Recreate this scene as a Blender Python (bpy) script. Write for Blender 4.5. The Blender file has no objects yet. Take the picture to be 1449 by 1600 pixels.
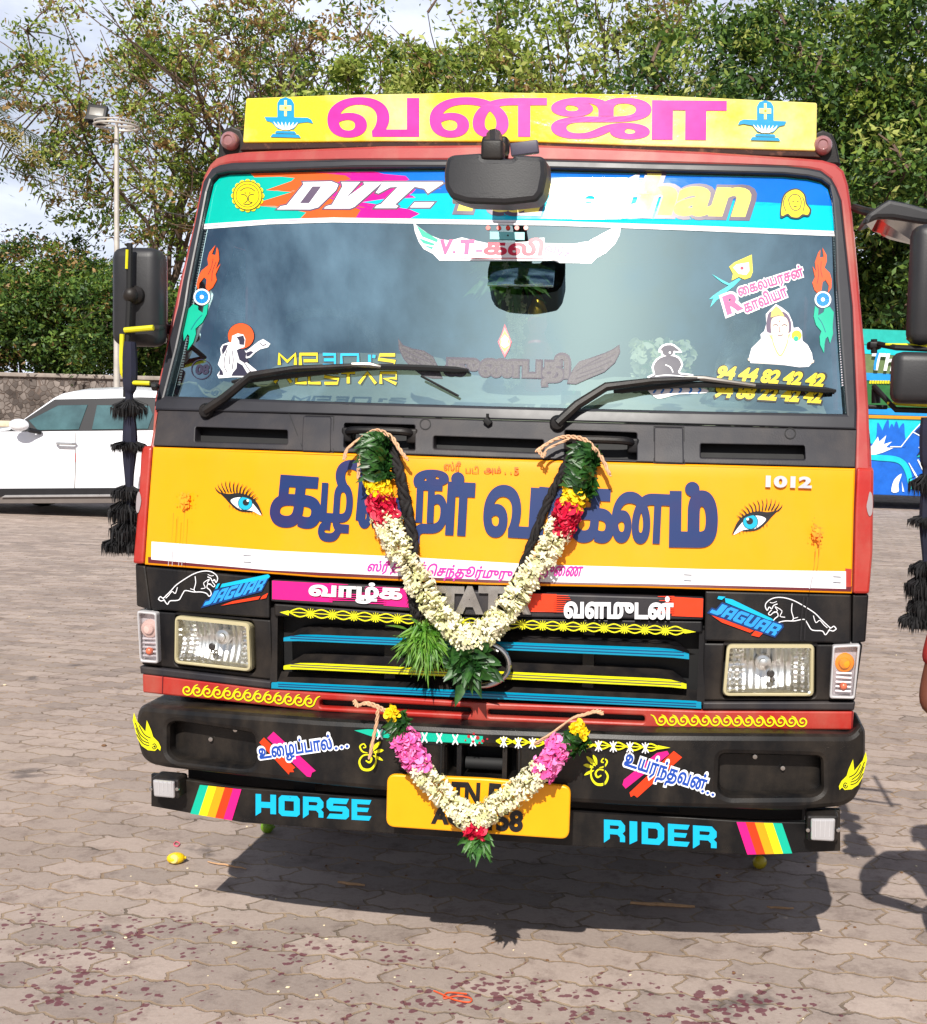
import bpy, bmesh, math, random
import numpy as np
from mathutils import Vector, Matrix

sc = bpy.context.scene
COL = sc.collection
R = math.radians

# ------------------------------------------------------------------ camera
F = 2000.0
PPX, PPY = 913.06, 794.9
CPOS = Vector((0.5744, -3.3922, 1.56))
YAW, PITCH, ROLL = R(-5.4765), R(-4.4648), R(1.5784)
FW = Vector((math.sin(YAW) * math.cos(PITCH), math.cos(YAW) * math.cos(PITCH), math.sin(PITCH)))
_rt = Vector((math.cos(YAW), -math.sin(YAW), 0)); _up = _rt.cross(FW)
RT = math.cos(ROLL) * _rt + math.sin(ROLL) * _up
UP = -math.sin(ROLL) * _rt + math.cos(ROLL) * _up
cam = bpy.data.cameras.new('camera'); cam_o = bpy.data.objects.new('camera', cam); COL.objects.link(cam_o)
cam.sensor_fit = 'VERTICAL'; cam.sensor_width = 36; cam.sensor_height = 36; cam.lens = 45.0
cam.shift_x = (724.5 - PPX) / 1600; cam.shift_y = (PPY - 800) / 1600
cam.clip_start = .05; cam.clip_end = 3000
mw = Matrix.Identity(4)
for i in range(3):
    mw[i][0] = RT[i]; mw[i][1] = UP[i]; mw[i][2] = -FW[i]; mw[i][3] = CPOS[i]
cam_o.matrix_world = mw
sc.camera = cam_o
sc.render.resolution_x, sc.render.resolution_y = 927, 1024

# ------------------------------------------------------------------ light
SUN_EL, SUN_AZ = R(42), R(.5)          # azimuth: towards the photographer's left, measured from -Y
w = bpy.data.worlds.new('World'); sc.world = w; w.use_nodes = True
wn = w.node_tree; wn.nodes.clear()
def wnode(t): return wn.nodes.new(t)
wo = wnode('ShaderNodeOutputWorld'); bg = wnode('ShaderNodeBackground'); sky = wnode('ShaderNodeTexSky')
sky.sky_type = 'NISHITA'; sky.sun_disc = False; sky.sun_elevation = SUN_EL
sky.sun_rotation = math.pi + SUN_AZ; sky.air_density = 1.0; sky.dust_density = 1.6; sky.ozone_density = 1.6
bg.inputs['Strength'].default_value = 0.05
tc = wnode('ShaderNodeTexCoord'); mp = wnode('ShaderNodeMapping'); mp.inputs['Scale'].default_value = (1, 1, 2.4)
nz = wnode('ShaderNodeTexNoise'); nz.inputs['Scale'].default_value = 3.6; nz.inputs['Detail'].default_value = 9; nz.inputs['Roughness'].default_value = .58
cr = wnode('ShaderNodeValToRGB'); cr.color_ramp.elements[0].position = .42; cr.color_ramp.elements[1].position = .66
mx = wnode('ShaderNodeMix'); mx.data_type = 'RGBA'
mx.inputs[7].default_value = (17.0, 18.2, 21.6, 1)
mf = wnode('ShaderNodeMath'); mf.operation = 'MULTIPLY_ADD'; mf.inputs[1].default_value = .60; mf.use_clamp = True
sx = wnode('ShaderNodeSeparateXYZ'); wn.links.new(tc.outputs['Generated'], sx.inputs[0])
hz = wnode('ShaderNodeMapRange'); hz.inputs['From Min'].default_value = .62; hz.inputs['From Max'].default_value = .12; hz.inputs['To Min'].default_value = 0; hz.inputs['To Max'].default_value = .72; wn.links.new(sx.outputs[2], hz.inputs['Value'])
hy = wnode('ShaderNodeMapRange'); hy.inputs['From Min'].default_value = -.1; hy.inputs['From Max'].default_value = .5; wn.links.new(sx.outputs[1], hy.inputs['Value'])
hm = wnode('ShaderNodeMath'); hm.operation = 'MULTIPLY'; wn.links.new(hz.outputs[0], hm.inputs[0]); wn.links.new(hy.outputs[0], hm.inputs[1]); wn.links.new(hm.outputs[0], mf.inputs[2])
wn.links.new(tc.outputs['Generated'], mp.inputs[0]); wn.links.new(mp.outputs[0], nz.inputs['Vector'])
wn.links.new(nz.outputs['Fac'], cr.inputs[0]); wn.links.new(cr.outputs[0], mf.inputs[0]); wn.links.new(mf.outputs[0], mx.inputs[0])
wn.links.new(sky.outputs[0], mx.inputs[6]); wn.links.new(mx.outputs[2], bg.inputs['Color']); wn.links.new(bg.outputs[0], wo.inputs[0])

sun = bpy.data.lights.new('sun', 'SUN'); sun.energy = 5.0; sun.angle = R(.5); sun.color = (1, .955, .88)
so = bpy.data.objects.new('sun', sun); COL.objects.link(so)
SUND = Vector((-math.sin(SUN_AZ) * math.cos(SUN_EL), -math.cos(SUN_AZ) * math.cos(SUN_EL), math.sin(SUN_EL)))
so.rotation_euler = SUND.to_track_quat('Z', 'Y').to_euler()
so.location = (-8, -12, 20)
sc.view_settings.view_transform = 'Standard'; sc.view_settings.look = 'None'
sc.view_settings.exposure = 0.22; sc.view_settings.gamma = 1; sc.view_settings.use_curve_mapping = False
sc.cycles.max_bounces = 8; sc.cycles.transparent_max_bounces = 12
sc.cycles.use_denoising = True

# ------------------------------------------------------------------ helpers
def lin(c):
    return tuple((v / 12.92 if v <= .04045 else ((v + .055) / 1.055) ** 2.4) for v in (x / 255 for x in c))

def mat(name, col, rough=.5, metal=0., var=.08, scale=9, bump=0., bscale=60, coat=0., col2=None, spec=.5, cov=.5, detail=6, dust=0., dustcol=(168, 148, 126)):
    """col: sRGB 0-255. A noise mottles the colour and the roughness; col2 gives worn or dirty patches."""
    m = bpy.data.materials.new(name); m.use_nodes = True; nt = m.node_tree; b = nt.nodes['Principled BSDF']
    b.inputs['Metallic'].default_value = metal; b.inputs['Specular IOR Level'].default_value = spec
    if coat: b.inputs['Coat Weight'].default_value = coat; b.inputs['Coat Roughness'].default_value = .08
    c = lin(col); t = nt.nodes.new('ShaderNodeTexCoord'); n = nt.nodes.new('ShaderNodeTexNoise')
    n.inputs['Scale'].default_value = scale; n.inputs['Detail'].default_value = detail; n.inputs['Roughness'].default_value = .62
    nt.links.new(t.outputs['Object'], n.inputs['Vector'])
    r = nt.nodes.new('ShaderNodeValToRGB')
    if col2 is None:
        a = [max(0, v * (1 - var)) for v in c]; d = [min(1, v * (1 + var)) for v in c]
        r.color_ramp.elements[0].position = .3; r.color_ramp.elements[1].position = .7
    else:
        a = c; d = lin(col2)
        r.color_ramp.elements[0].position = cov; r.color_ramp.elements[1].position = min(1, cov + .16)
    r.color_ramp.elements[0].color = (*a, 1); r.color_ramp.elements[1].color = (*d, 1)
    nt.links.new(n.outputs['Fac'], r.inputs[0]); nt.links.new(r.outputs[0], b.inputs['Base Color'])
    mr = nt.nodes.new('ShaderNodeMapRange'); mr.inputs['To Min'].default_value = max(.02, rough - .1); mr.inputs['To Max'].default_value = min(1, rough + .1)
    nt.links.new(n.outputs['Fac'], mr.inputs['Value']); nt.links.new(mr.outputs[0], b.inputs['Roughness'])
    if dust:
        mpn = nt.nodes.new('ShaderNodeMapping'); mpn.inputs['Scale'].default_value = (13, 13, 4.5); nt.links.new(t.outputs['Object'], mpn.inputs[0])
        ns = nt.nodes.new('ShaderNodeTexNoise'); ns.inputs['Scale'].default_value = 1; ns.inputs['Detail'].default_value = 5; nt.links.new(mpn.outputs[0], ns.inputs['Vector'])
        nb = nt.nodes.new('ShaderNodeTexNoise'); nb.inputs['Scale'].default_value = 3.3; nb.inputs['Detail'].default_value = 7; nb.inputs['Roughness'].default_value = .7; nt.links.new(t.outputs['Object'], nb.inputs['Vector'])
        ad = nt.nodes.new('ShaderNodeMath'); ad.operation = 'MULTIPLY'; nt.links.new(ns.outputs['Fac'], ad.inputs[0]); nt.links.new(nb.outputs['Fac'], ad.inputs[1])
        dr = nt.nodes.new('ShaderNodeMapRange'); dr.inputs['From Min'].default_value = .2; dr.inputs['From Max'].default_value = .42; dr.inputs['To Max'].default_value = dust; nt.links.new(ad.outputs[0], dr.inputs['Value'])
        dm = nt.nodes.new('ShaderNodeMix'); dm.data_type = 'RGBA'; dm.inputs[7].default_value = (*lin(dustcol), 1); nt.links.new(dr.outputs[0], dm.inputs[0]); nt.links.new(r.outputs[0], dm.inputs[6]); nt.links.new(dm.outputs[2], b.inputs['Base Color'])
    if bump:
        n2 = nt.nodes.new('ShaderNodeTexNoise'); n2.inputs['Scale'].default_value = bscale; n2.inputs['Detail'].default_value = 4
        nt.links.new(t.outputs['Object'], n2.inputs['Vector'])
        bp = nt.nodes.new('ShaderNodeBump'); bp.inputs['Strength'].default_value = bump; bp.inputs['Distance'].default_value = .01
        nt.links.new(n2.outputs['Fac'], bp.inputs['Height']); nt.links.new(bp.outputs[0], b.inputs['Normal'])
    return m

def leafmat(name, col, col2, trans=.35, rough=.55, scale=3):
    m = mat(name, col, rough, col2=col2, cov=.42, scale=scale)
    nt = m.node_tree; b = nt.nodes['Principled BSDF']; o = nt.nodes['Material Output']
    tr = nt.nodes.new('ShaderNodeBsdfTranslucent'); mi = nt.nodes.new('ShaderNodeMixShader'); mi.inputs[0].default_value = trans
    r = [n for n in nt.nodes if n.type == 'VALTORGB'][0]
    nt.links.new(r.outputs[0], tr.inputs['Color']); nt.links.new(b.outputs[0], mi.inputs[1]); nt.links.new(tr.outputs[0], mi.inputs[2])
    nt.links.new(mi.outputs[0], o.inputs['Surface'])
    return m

def glassmat(name, tint, refl, rough=.0, rcol=(1, 1, 1)):
    m = bpy.data.materials.new(name); m.use_nodes = True; nt = m.node_tree; nt.nodes.clear()
    o = nt.nodes.new('ShaderNodeOutputMaterial'); t = nt.nodes.new('ShaderNodeBsdfTransparent'); g = nt.nodes.new('ShaderNodeBsdfGlossy')
    t.inputs[0].default_value = (*tint, 1); g.inputs[0].default_value = (*rcol, 1); g.inputs['Roughness'].default_value = rough
    fr = nt.nodes.new('ShaderNodeLayerWeight'); fr.inputs[0].default_value = .25
    mr = nt.nodes.new('ShaderNodeMapRange'); mr.inputs['To Min'].default_value = refl; mr.inputs['To Max'].default_value = .95
    mi = nt.nodes.new('ShaderNodeMixShader')
    nt.links.new(fr.outputs['Fresnel'], mr.inputs['Value']); nt.links.new(mr.outputs[0], mi.inputs[0])
    nt.links.new(t.outputs[0], mi.inputs[1]); nt.links.new(g.outputs[0], mi.inputs[2]); nt.links.new(mi.outputs[0], o.inputs[0])
    return m

class MB:
    """collects faces of one mesh object; materials are slots"""
    def __init__(s): s.v = []; s.f = []; s.mi = []; s.mats = []; s.nrm = {}
    def slot(s, m):
        if m not in s.mats: s.mats.append(m)
        return s.mats.index(m)
    def add(s, vs, fs, m):
        k = len(s.v); q = s.slot(m)
        s.v += [tuple(p) for p in vs]; s.f += [tuple(k + i for i in f) for f in fs]; s.mi += [q] * len(fs)
    def box(s, c, d, m, rot=None, bev=0.):
        x, y, z = d[0] / 2, d[1] / 2, d[2] / 2; c = Vector(c)
        if bev:
            bm = bmesh.new(); bmesh.ops.create_cube(bm, size=1)
            for v in bm.verts: v.co = Vector((v.co.x * d[0], v.co.y * d[1], v.co.z * d[2]))
            bmesh.ops.bevel(bm, geom=bm.edges[:], offset=bev, segments=3, affect='EDGES', profile=.5)
            vs = [v.co.copy() for v in bm.verts]; bm.verts.index_update(); fs = [[v.index for v in f.verts] for f in bm.faces]; bm.free()
        else:
            vs = [Vector((a * x, b * y, e * z)) for a in (-1, 1) for b in (-1, 1) for e in (-1, 1)]
            fs = [(0, 1, 3, 2), (4, 6, 7, 5), (0, 4, 5, 1), (2, 3, 7, 6), (0, 2, 6, 4), (1, 5, 7, 3)]
        if rot is not None: vs = [rot @ v for v in vs]
        s.add([v + c for v in vs], fs, m)
    def tube(s, path, r, m, n=10, cap=True):
        path = [Vector(p) for p in path]; N = len(path); rs = r if isinstance(r, (list, tuple)) else [r] * N
        vs = []; up = None
        for i, p in enumerate(path):
            t = (path[min(i + 1, N - 1)] - path[max(i - 1, 0)])
            if t.length < 1e-9: t = Vector((0, 0, 1))
            t.normalize()
            if up is None: up = t.orthogonal().normalized()
            up = (up - t * up.dot(t)); up = up.normalized() if up.length > 1e-6 else t.orthogonal().normalized()
            b = t.cross(up)
            vs += [p + (up * math.cos(2 * math.pi * k / n) + b * math.sin(2 * math.pi * k / n)) * rs[i] for k in range(n)]
        fs = [(i * n + k, i * n + (k + 1) % n, (i + 1) * n + (k + 1) % n, (i + 1) * n + k) for i in range(N - 1) for k in range(n)]
        if cap: fs += [tuple(range(n - 1, -1, -1)), tuple((N - 1) * n + k for k in range(n))]
        s.add(vs, fs, m)
    def ball(s, c, r, m, seg=14, rings=9, sq=(1, 1, 1), rot=None):
        vs = [Vector((0, 0, sq[2] * r))]; c = Vector(c)
        for i in range(1, rings):
            a = math.pi * i / rings
            vs += [Vector((math.sin(a) * math.cos(2 * math.pi * k / seg) * sq[0] * r, math.sin(a) * math.sin(2 * math.pi * k / seg) * sq[1] * r, math.cos(a) * sq[2] * r)) for k in range(seg)]
        vs.append(Vector((0, 0, -sq[2] * r))); L = len(vs) - 1
        fs = [(0, 1 + k, 1 + (k + 1) % seg) for k in range(seg)]
        for i in range(rings - 2):
            fs += [(1 + i * seg + k, 1 + (i + 1) * seg + k, 1 + (i + 1) * seg + (k + 1) % seg, 1 + i * seg + (k + 1) % seg) for k in range(seg)]
        fs += [(L, 1 + (rings - 2) * seg + (k + 1) % seg, 1 + (rings - 2) * seg + k) for k in range(seg)]
        if rot is not None: vs = [rot @ v for v in vs]
        s.add([c + v for v in vs], fs, m)
    def lathe(s, c, axis, prof, m, n=24):
        """prof: (radius, distance along axis)"""
        a = Vector(axis).normalized(); u = a.orthogonal().normalized(); b = a.cross(u); c = Vector(c)
        vs = [c + a * h + (u * math.cos(2 * math.pi * k / n) + b * math.sin(2 * math.pi * k / n)) * r for r, h in prof for k in range(n)]
        fs = [(i * n + k, i * n + (k + 1) % n, (i + 1) * n + (k + 1) % n, (i + 1) * n + k) for i in range(len(prof) - 1) for k in range(n)]
        s.add(vs, fs, m)
    def build(s, name, parent=None, smooth=35, **props):
        me = bpy.data.meshes.new(name); me.from_pydata(s.v, [], s.f)
        for m in s.mats: me.materials.append(m)
        if s.mi: me.polygons.foreach_set('material_index', s.mi)
        if s.nrm:
            me.update(); pn = [p.normal.copy() for p in me.polygons]; ln = []
            for i, p in enumerate(me.polygons):
                if i in s.nrm: ln += [Vector(q) for q in s.nrm[i]]
                else: ln += [pn[i]] * p.loop_total
            me.shade_smooth(); me.normals_split_custom_set(ln)
            o = bpy.data.objects.new(name, me); COL.objects.link(o)
            if parent is not None:
                o.parent = parent
                if parent.type == 'EMPTY': o.matrix_parent_inverse = Matrix.Translation(-parent.location)
            for k, v in props.items(): o[k] = v
            return o
        bm = bmesh.new(); bm.from_mesh(me)
        if len(s.f) < 40000: bmesh.ops.remove_doubles(bm, verts=bm.verts[:], dist=2e-5)
        if smooth:
            bmesh.ops.recalc_face_normals(bm, faces=bm.faces[:]) if len(s.f) < 40000 else None
        bm.to_mesh(me); bm.free()
        if smooth:
            me.shade_smooth(); me.set_sharp_from_angle(angle=R(smooth))
        o = bpy.data.objects.new(name, me); COL.objects.link(o)
        if parent is not None:
            o.parent = parent
            if parent.type == 'EMPTY': o.matrix_parent_inverse = Matrix.Translation(-parent.location)
        for k, v in props.items(): o[k] = v
        return o

def thing(name, label, cat, loc, group=None):
    o = bpy.data.objects.new(name, None); COL.objects.link(o); o.location = loc; o.empty_display_size = .2
    o['label'] = label; o['category'] = cat
    if group: o['group'] = group
    return o

def ray(px, py): return (FW * F + RT * (px - PPX) + UP * (PPY - py)).normalized()
def at(px, py, y):
    """the place at depth y that the photograph shows at this pixel"""
    d = ray(px, py); return CPOS + d * ((y - CPOS.y) / d.y)
def gnd(px, py, z=0.):
    d = ray(px, py); return CPOS + d * ((z - CPOS.z) / d.z)
def col_at(px, y, py=640):
    p = at(px, py, y); return Vector((p.x, y, 0))
def hit(px, py, S):
    d = ray(px, py); y = 0.
    for _ in range(9):
        t = (y - CPOS.y) / d.y; p = CPOS + d * t; y = S(p.x, p.z)
    t = (y - CPOS.y) / d.y; p = CPOS + d * t; p.y = y
    return p

# the curved faces of the lorry: depth y for a place (x, z)
_zf = [.60, .93, 1.10, 1.43, 1.54, 2.45]; _yf = [-.075, -.10, -.092, -.045, .018, .018 + .91 * math.tan(R(17.5))]
_zt = np.arange(.3, 2.8, .005); _yt = np.interp(_zt, _zf, _yf); _k = np.exp(-.5 * (np.arange(-14, 15) * .005 / .022) ** 2)
_yt = np.convolve(np.pad(_yt, 14, 'edge'), _k / _k.sum(), 'valid').tolist()
def S_front(x, z):
    t = (z - .3) * 200.; i = int(t); i = 0 if i < 0 else (498 if i > 498 else i); f = t - i
    return _yt[i] * (1 - f) + _yt[i + 1] * f + .1108 * x * x
def S_bump(x, z): return -.175 + .16 * abs(x / 1.02) ** 2.6
def S_val(x, z): return -.125 + .11 * (x / .96) ** 2
def S_plate(x, z): return -.205
def S_sign(x, z): return .27 + .085 * (x / .85) ** 2 + (z - 2.3) * .1

def area2(p): return sum(p[i][0] * p[(i + 1) % len(p)][1] - p[(i + 1) % len(p)][0] * p[i][1] for i in range(len(p))) / 2
def orient(p, sgn=1): return p if area2(p) * sgn > 0 else p[::-1]
def offset(p, d):
    n = len(p); out = []
    for i in range(n):
        a = Vector(p[i - 1][:2]); b = Vector(p[i][:2]); c = Vector(p[(i + 1) % n][:2]); e1 = b - a; e2 = c - b
        if e1.length < 1e-9 or e2.length < 1e-9: out.append(tuple(b)); continue
        n1 = Vector((e1.y, -e1.x)).normalized(); n2 = Vector((e2.y, -e2.x)).normalized(); m = n1 + n2
        m = n1 if m.length < .3 else m / max(m.length_squared / 2, .35)
        out.append(tuple(b + m * d))
    return out
def nzfill(contours):
    """non-zero union of closed polygons cut into trapezoids"""
    if not contours: return []
    rng = sorted(((min(p[0] for p in c), max(p[0] for p in c), c) for c in contours), key=lambda t: t[0])
    groups = []; cur = [rng[0][2]]; hi = rng[0][1]
    for a, b, c in rng[1:]:
        if a <= hi: cur.append(c); hi = max(hi, b)
        else: groups.append(cur); cur = [c]; hi = b
    groups.append(cur); out = []
    for g in groups:
        E = []
        for c in g:
            for i in range(len(c)):
                a = c[i]; b = c[(i + 1) % len(c)]
                if abs(a[1] - b[1]) < 1e-9: continue
                E.append((a[0], a[1], b[0], b[1], 1) if a[1] < b[1] else (b[0], b[1], a[0], a[1], -1))
        if not E: continue
        E = np.array(E); x0, y0, x1, y1, wd = E.T; dx = x1 - x0; dy = y1 - y0
        den = dx[:, None] * dy[None] - dy[:, None] * dx[None]
        with np.errstate(all='ignore'):
            qx = x0[None] - x0[:, None]; qy = y0[None] - y0[:, None]
            t = (qx * dy[None] - qy * dx[None]) / den; u = (qx * dy[:, None] - qy * dx[:, None]) / den
            ok = (abs(den) > 1e-14) & (t > 1e-6) & (t < 1 - 1e-6) & (u > 1e-6) & (u < 1 - 1e-6)
            ii, jj = np.nonzero(ok); yi = y0[ii] + t[ii, jj] * dy[ii]
        span = max(y1.max() - y0.min(), 1e-9)
        ys = np.sort(np.concatenate([y0, y1, yi])); ys = ys[np.concatenate([[True], np.diff(ys) > span * 4e-4])]
        for a, b in zip(ys[:-1], ys[1:]):
            m = (a + b) / 2; s = np.nonzero((y0 < m) & (y1 > m))[0]
            if len(s) < 2: continue
            o = s[np.argsort(x0[s] + (m - y0[s]) / dy[s] * dx[s])]; wn_ = 0
            for e in o:
                pw = wn_; wn_ += wd[e]; fa = x0[e] + (a - y0[e]) / dy[e] * dx[e]; fb = x0[e] + (b - y0[e]) / dy[e] * dx[e]
                if pw == 0 and wn_ != 0: L = (fa, fb)
                elif pw != 0 and wn_ == 0: out.append(((L[0], a), (fa, a), (fb, b), (L[1], b)))
    return out
def cut(quads, sx, sy):
    out = []
    for q in quads:
        (ax, ay), (bx, _), (cx, cy), (dx, _) = q
        nx = max(1, int(math.ceil(max(bx - ax, cx - dx) / sx))); ny = max(1, int(math.ceil(max((cy - ay) / sy, abs(dx - ax) / sx, abs(cx - bx) / sx))))
        P = lambda u, v: ((ax + (bx - ax) * u) * (1 - v) + (dx + (cx - dx) * u) * v, ay + (cy - ay) * v)
        for i in range(nx):
            for j in range(ny):
                out.append((P(i / nx, j / ny), P((i + 1) / nx, j / ny), P((i + 1) / nx, (j + 1) / ny), P(i / nx, (j + 1) / ny)))
    return out
def rnd(pts, r, n=6):
    """round the corners of a polygon; a point may carry its own radius"""
    out = []; N = len(pts)
    for i in range(N):
        rr = pts[i][2] if len(pts[i]) > 2 else r
        a = Vector(pts[i - 1][:2]); b = Vector(pts[i][:2]); c = Vector(pts[(i + 1) % N][:2])
        l = min(rr, (a - b).length * .48, (c - b).length * .48)
        if l < 1e-6: out.append(tuple(b)); continue
        p = b + (a - b).normalized() * l; q = b + (c - b).normalized() * l
        for k in range(n + 1):
            t = k / n; out.append(tuple(p * (1 - t) ** 2 + b * 2 * t * (1 - t) + q * t * t))
    return out
def dens(p, step):
    out = []
    for i in range(len(p)):
        a = Vector(p[i][:2]); b = Vector(p[(i + 1) % len(p)][:2]); n = max(1, int((b - a).length / step))
        out += [tuple(a.lerp(b, k / n)) for k in range(n)]
    return out
def crom(pts, n=6, closed=False):
    """Catmull-Rom through the points (any dimension)"""
    P = [np.array(p, float) for p in pts]; N = len(P); out = []
    for i in range(N if closed else N - 1):
        a = P[(i - 1) % N] if (closed or i > 0) else P[0]; b = P[i]; c = P[(i + 1) % N]; d = P[(i + 2) % N] if (closed or i + 2 < N) else P[-1]
        for k in range(n):
            t = k / n; out.append(.5 * (2 * b + (c - a) * t + (2 * a - 5 * b + 4 * c - d) * t * t + (3 * b - a - 3 * c + d) * t ** 3))
    if not closed: out.append(P[-1])
    return [tuple(float(v) for v in o) for o in out]

def plate(mb, outline, S, m, holes=(), thick=.03, proud=0., bev=.004, step=30, m_side=None, space='px'):
    """a panel that follows the curved face S: outline and holes in pixels of the photograph (or x,z metres)"""
    def conv(c):
        c = dens(c, step)
        return [(lambda p: (p.x, p.z))(hit(x, y, S)) for x, y in c] if space == 'px' else c
    cs = [orient(conv(outline), 1)] + [orient(conv(h), -1) for h in holes]
    ins = [offset(c, -bev) for c in cs]; ms = m_side or m
    fq = cut(nzfill(ins), .05, .07)
    k0 = len(mb.f)
    mb.add([(x, S(x, z) - proud, z) for q in fq for x, z in q], [tuple(range(4 * i, 4 * i + 4)) for i in range(len(fq))], m)
    e = .004
    for i, q in enumerate(fq): mb.nrm[k0 + i] = [Vector(((S(x + e, z) - S(x - e, z)) / (2 * e), -1, (S(x, z + e) - S(x, z - e)) / (2 * e))).normalized() for x, z in q]
    for c, d in zip(cs, ins):
        n = len(c)
        mid = [((a[0] * .35 + b[0] * .65), (a[1] * .35 + b[1] * .65)) for a, b in zip(d, c)]
        v = [(x, S(x, z) - proud, z) for x, z in d] + [(x, S(x, z) - proud + bev * .3, z) for x, z in mid] + [(x, S(x, z) - proud + bev, z) for x, z in c] + [(x, S(x, z) - proud + thick, z) for x, z in c]
        mb.add(v, [(k * n + i, k * n + (i + 1) % n, (k + 1) * n + (i + 1) % n, (k + 1) * n + i) for k in range(2) for i in range(n)], m)
        mb.add(v[2 * n:], [(i, (i + 1) % n, n + (i + 1) % n, n + i) for i in range(n)], ms)
def plate_obj(name, parent, outline, S, m, holes=(), **k):
    mb = MB(); plate(mb, outline, S, m, holes, **k); return mb.build(name, parent)

_tc = {}
def text_contours(s, res=4):
    if s in _tc: return _tc[s]
    c = bpy.data.curves.new('lettering', 'FONT'); c.body = s; c.size = 1
    o = bpy.data.objects.new('lettering', c); COL.objects.link(o)
    dg = bpy.context.evaluated_depsgraph_get(); dg.update(); cu = o.to_curve(dg); out = []
    for sp in cu.splines:
        pts = []
        if sp.type == 'BEZIER':
            bp = sp.bezier_points; n = len(bp)
            for i in range(n):
                a = bp[i]; b = bp[(i + 1) % n]; A, B, C, D = a.co, a.handle_right, b.handle_left, b.co
                for k in range(res):
                    t = k / res; u = 1 - t; p = A * u ** 3 + B * 3 * u * u * t + C * 3 * u * t * t + D * t ** 3
                    if not pts or (Vector(pts[-1]) - p.xy).length > 1e-4: pts.append((p.x, p.y))
        else: pts = [(p.co.x, p.co.y) for p in sp.points]
        if len(pts) > 2: out.append(pts)
    o.to_curve_clear(); bpy.data.objects.remove(o); bpy.data.curves.remove(c)
    _tc[s] = out
    return out

class Decal:
    """paint and stickers on a surface S; every call lies a tenth of a millimetre above the one before"""
    def __init__(s, S, base=.0016, dz=.00012): s.S = S; s.off = base; s.dz = dz; s.mb = MB()
    def _p(s, x, y):
        p = hit(x, y, s.S); p.y -= s.off; return p
    def quads(s, qs, m, sx=26, sy=18):
        qs = cut(qs, sx, sy); s.off += s.dz
        s.mb.add([s._p(x, y) for q in qs for x, y in q], [tuple(range(4 * i, 4 * i + 4)) for i in range(len(qs))], m)
    def poly(s, pts, m, holes=(), smooth=0):
        if smooth: pts = crom(pts, smooth, True)
        s.quads(nzfill([orient(pts, 1)] + [orient(h, -1) for h in holes]), m)
    def polys(s, L, m): s.quads(nzfill([orient(p, 1) for p in L]), m)
    def circle(s, c, r, m, n=24, hole=0, ry=None):
        ry = ry or r
        e = lambda q, qy: [(c[0] + q * math.cos(2 * math.pi * k / n), c[1] + qy * math.sin(2 * math.pi * k / n)) for k in range(n)]
        s.poly(e(r, ry), m, [e(hole, hole * ry / r)] if hole else [])
    def ribbon(s, pts, wd, m, smooth=5, closed=False):
        """wd: width in pixels, or one width per point"""
        W = list(wd) if isinstance(wd, (list, tuple)) else [wd] * len(pts)
        P = [(*p[:2], q) for p, q in zip(pts, W)]
        if smooth: P = crom(P, smooth, closed)
        if closed: P = P + [P[0]]
        s.off += s.dz; N = len(P); L = []; Q = []
        for i in range(N):
            a = P[max(i - 1, 0)] if not closed else P[i - 1 if i else N - 2]; b = P[min(i + 1, N - 1)] if not closed else P[(i + 1) if i < N - 1 else 1]
            t = Vector((b[0] - a[0], b[1] - a[1])); t = t.normalized() if t.length > 1e-9 else Vector((1, 0)); n = Vector((-t.y, t.x)) * max(P[i][2], .05) / 2
            L.append((P[i][0] + n.x, P[i][1] + n.y)); Q.append((P[i][0] - n.x, P[i][1] - n.y))
        s.mb.add([s._p(*p) for p in L + Q], [(i, i + 1, N + i + 1, N + i) for i in range(N - 1)], m)
    def ribbons(s, L, wd, m, **k):
        for p in L: s.ribbon(p, wd, m, **k)
    def text(s, t, p0, p1, h, m, bold=.02, slant=0., wob=0., box=None):
        """fits the lettering's bounding box onto the line p0-p1 (bottom edge) with height h pixels"""
        A = text_contours(t); sg = 1 if area2(max(A, key=lambda c: abs(area2(c)))) > 0 else -1
        if box is None:
            xs = [p[0] for c in A for p in c]; ys = [p[1] for c in A for p in c]; box = (min(xs), min(ys), max(xs), max(ys))
        x0, y0, x1, y1 = box
        p0 = Vector(p0); p1 = Vector(p1); ux = (p1 - p0) / (x1 - x0); n = Vector((ux.y, -ux.x)).normalized()
        if n.y > 0: n = -n
        uy = n * (h / (y1 - y0)) + ux.normalized() * slant * (h / (y1 - y0))
        fz = lambda p: p0 + ux * (p[0] - x0) + uy * (p[1] - y0)
        s.quads(nzfill([[tuple(fz(p)) for p in offset(c, sg * bold)] for c in A]), m)
    def build(s, name, parent, **k): return s.mb.build(name, parent, smooth=0, **k)
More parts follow.
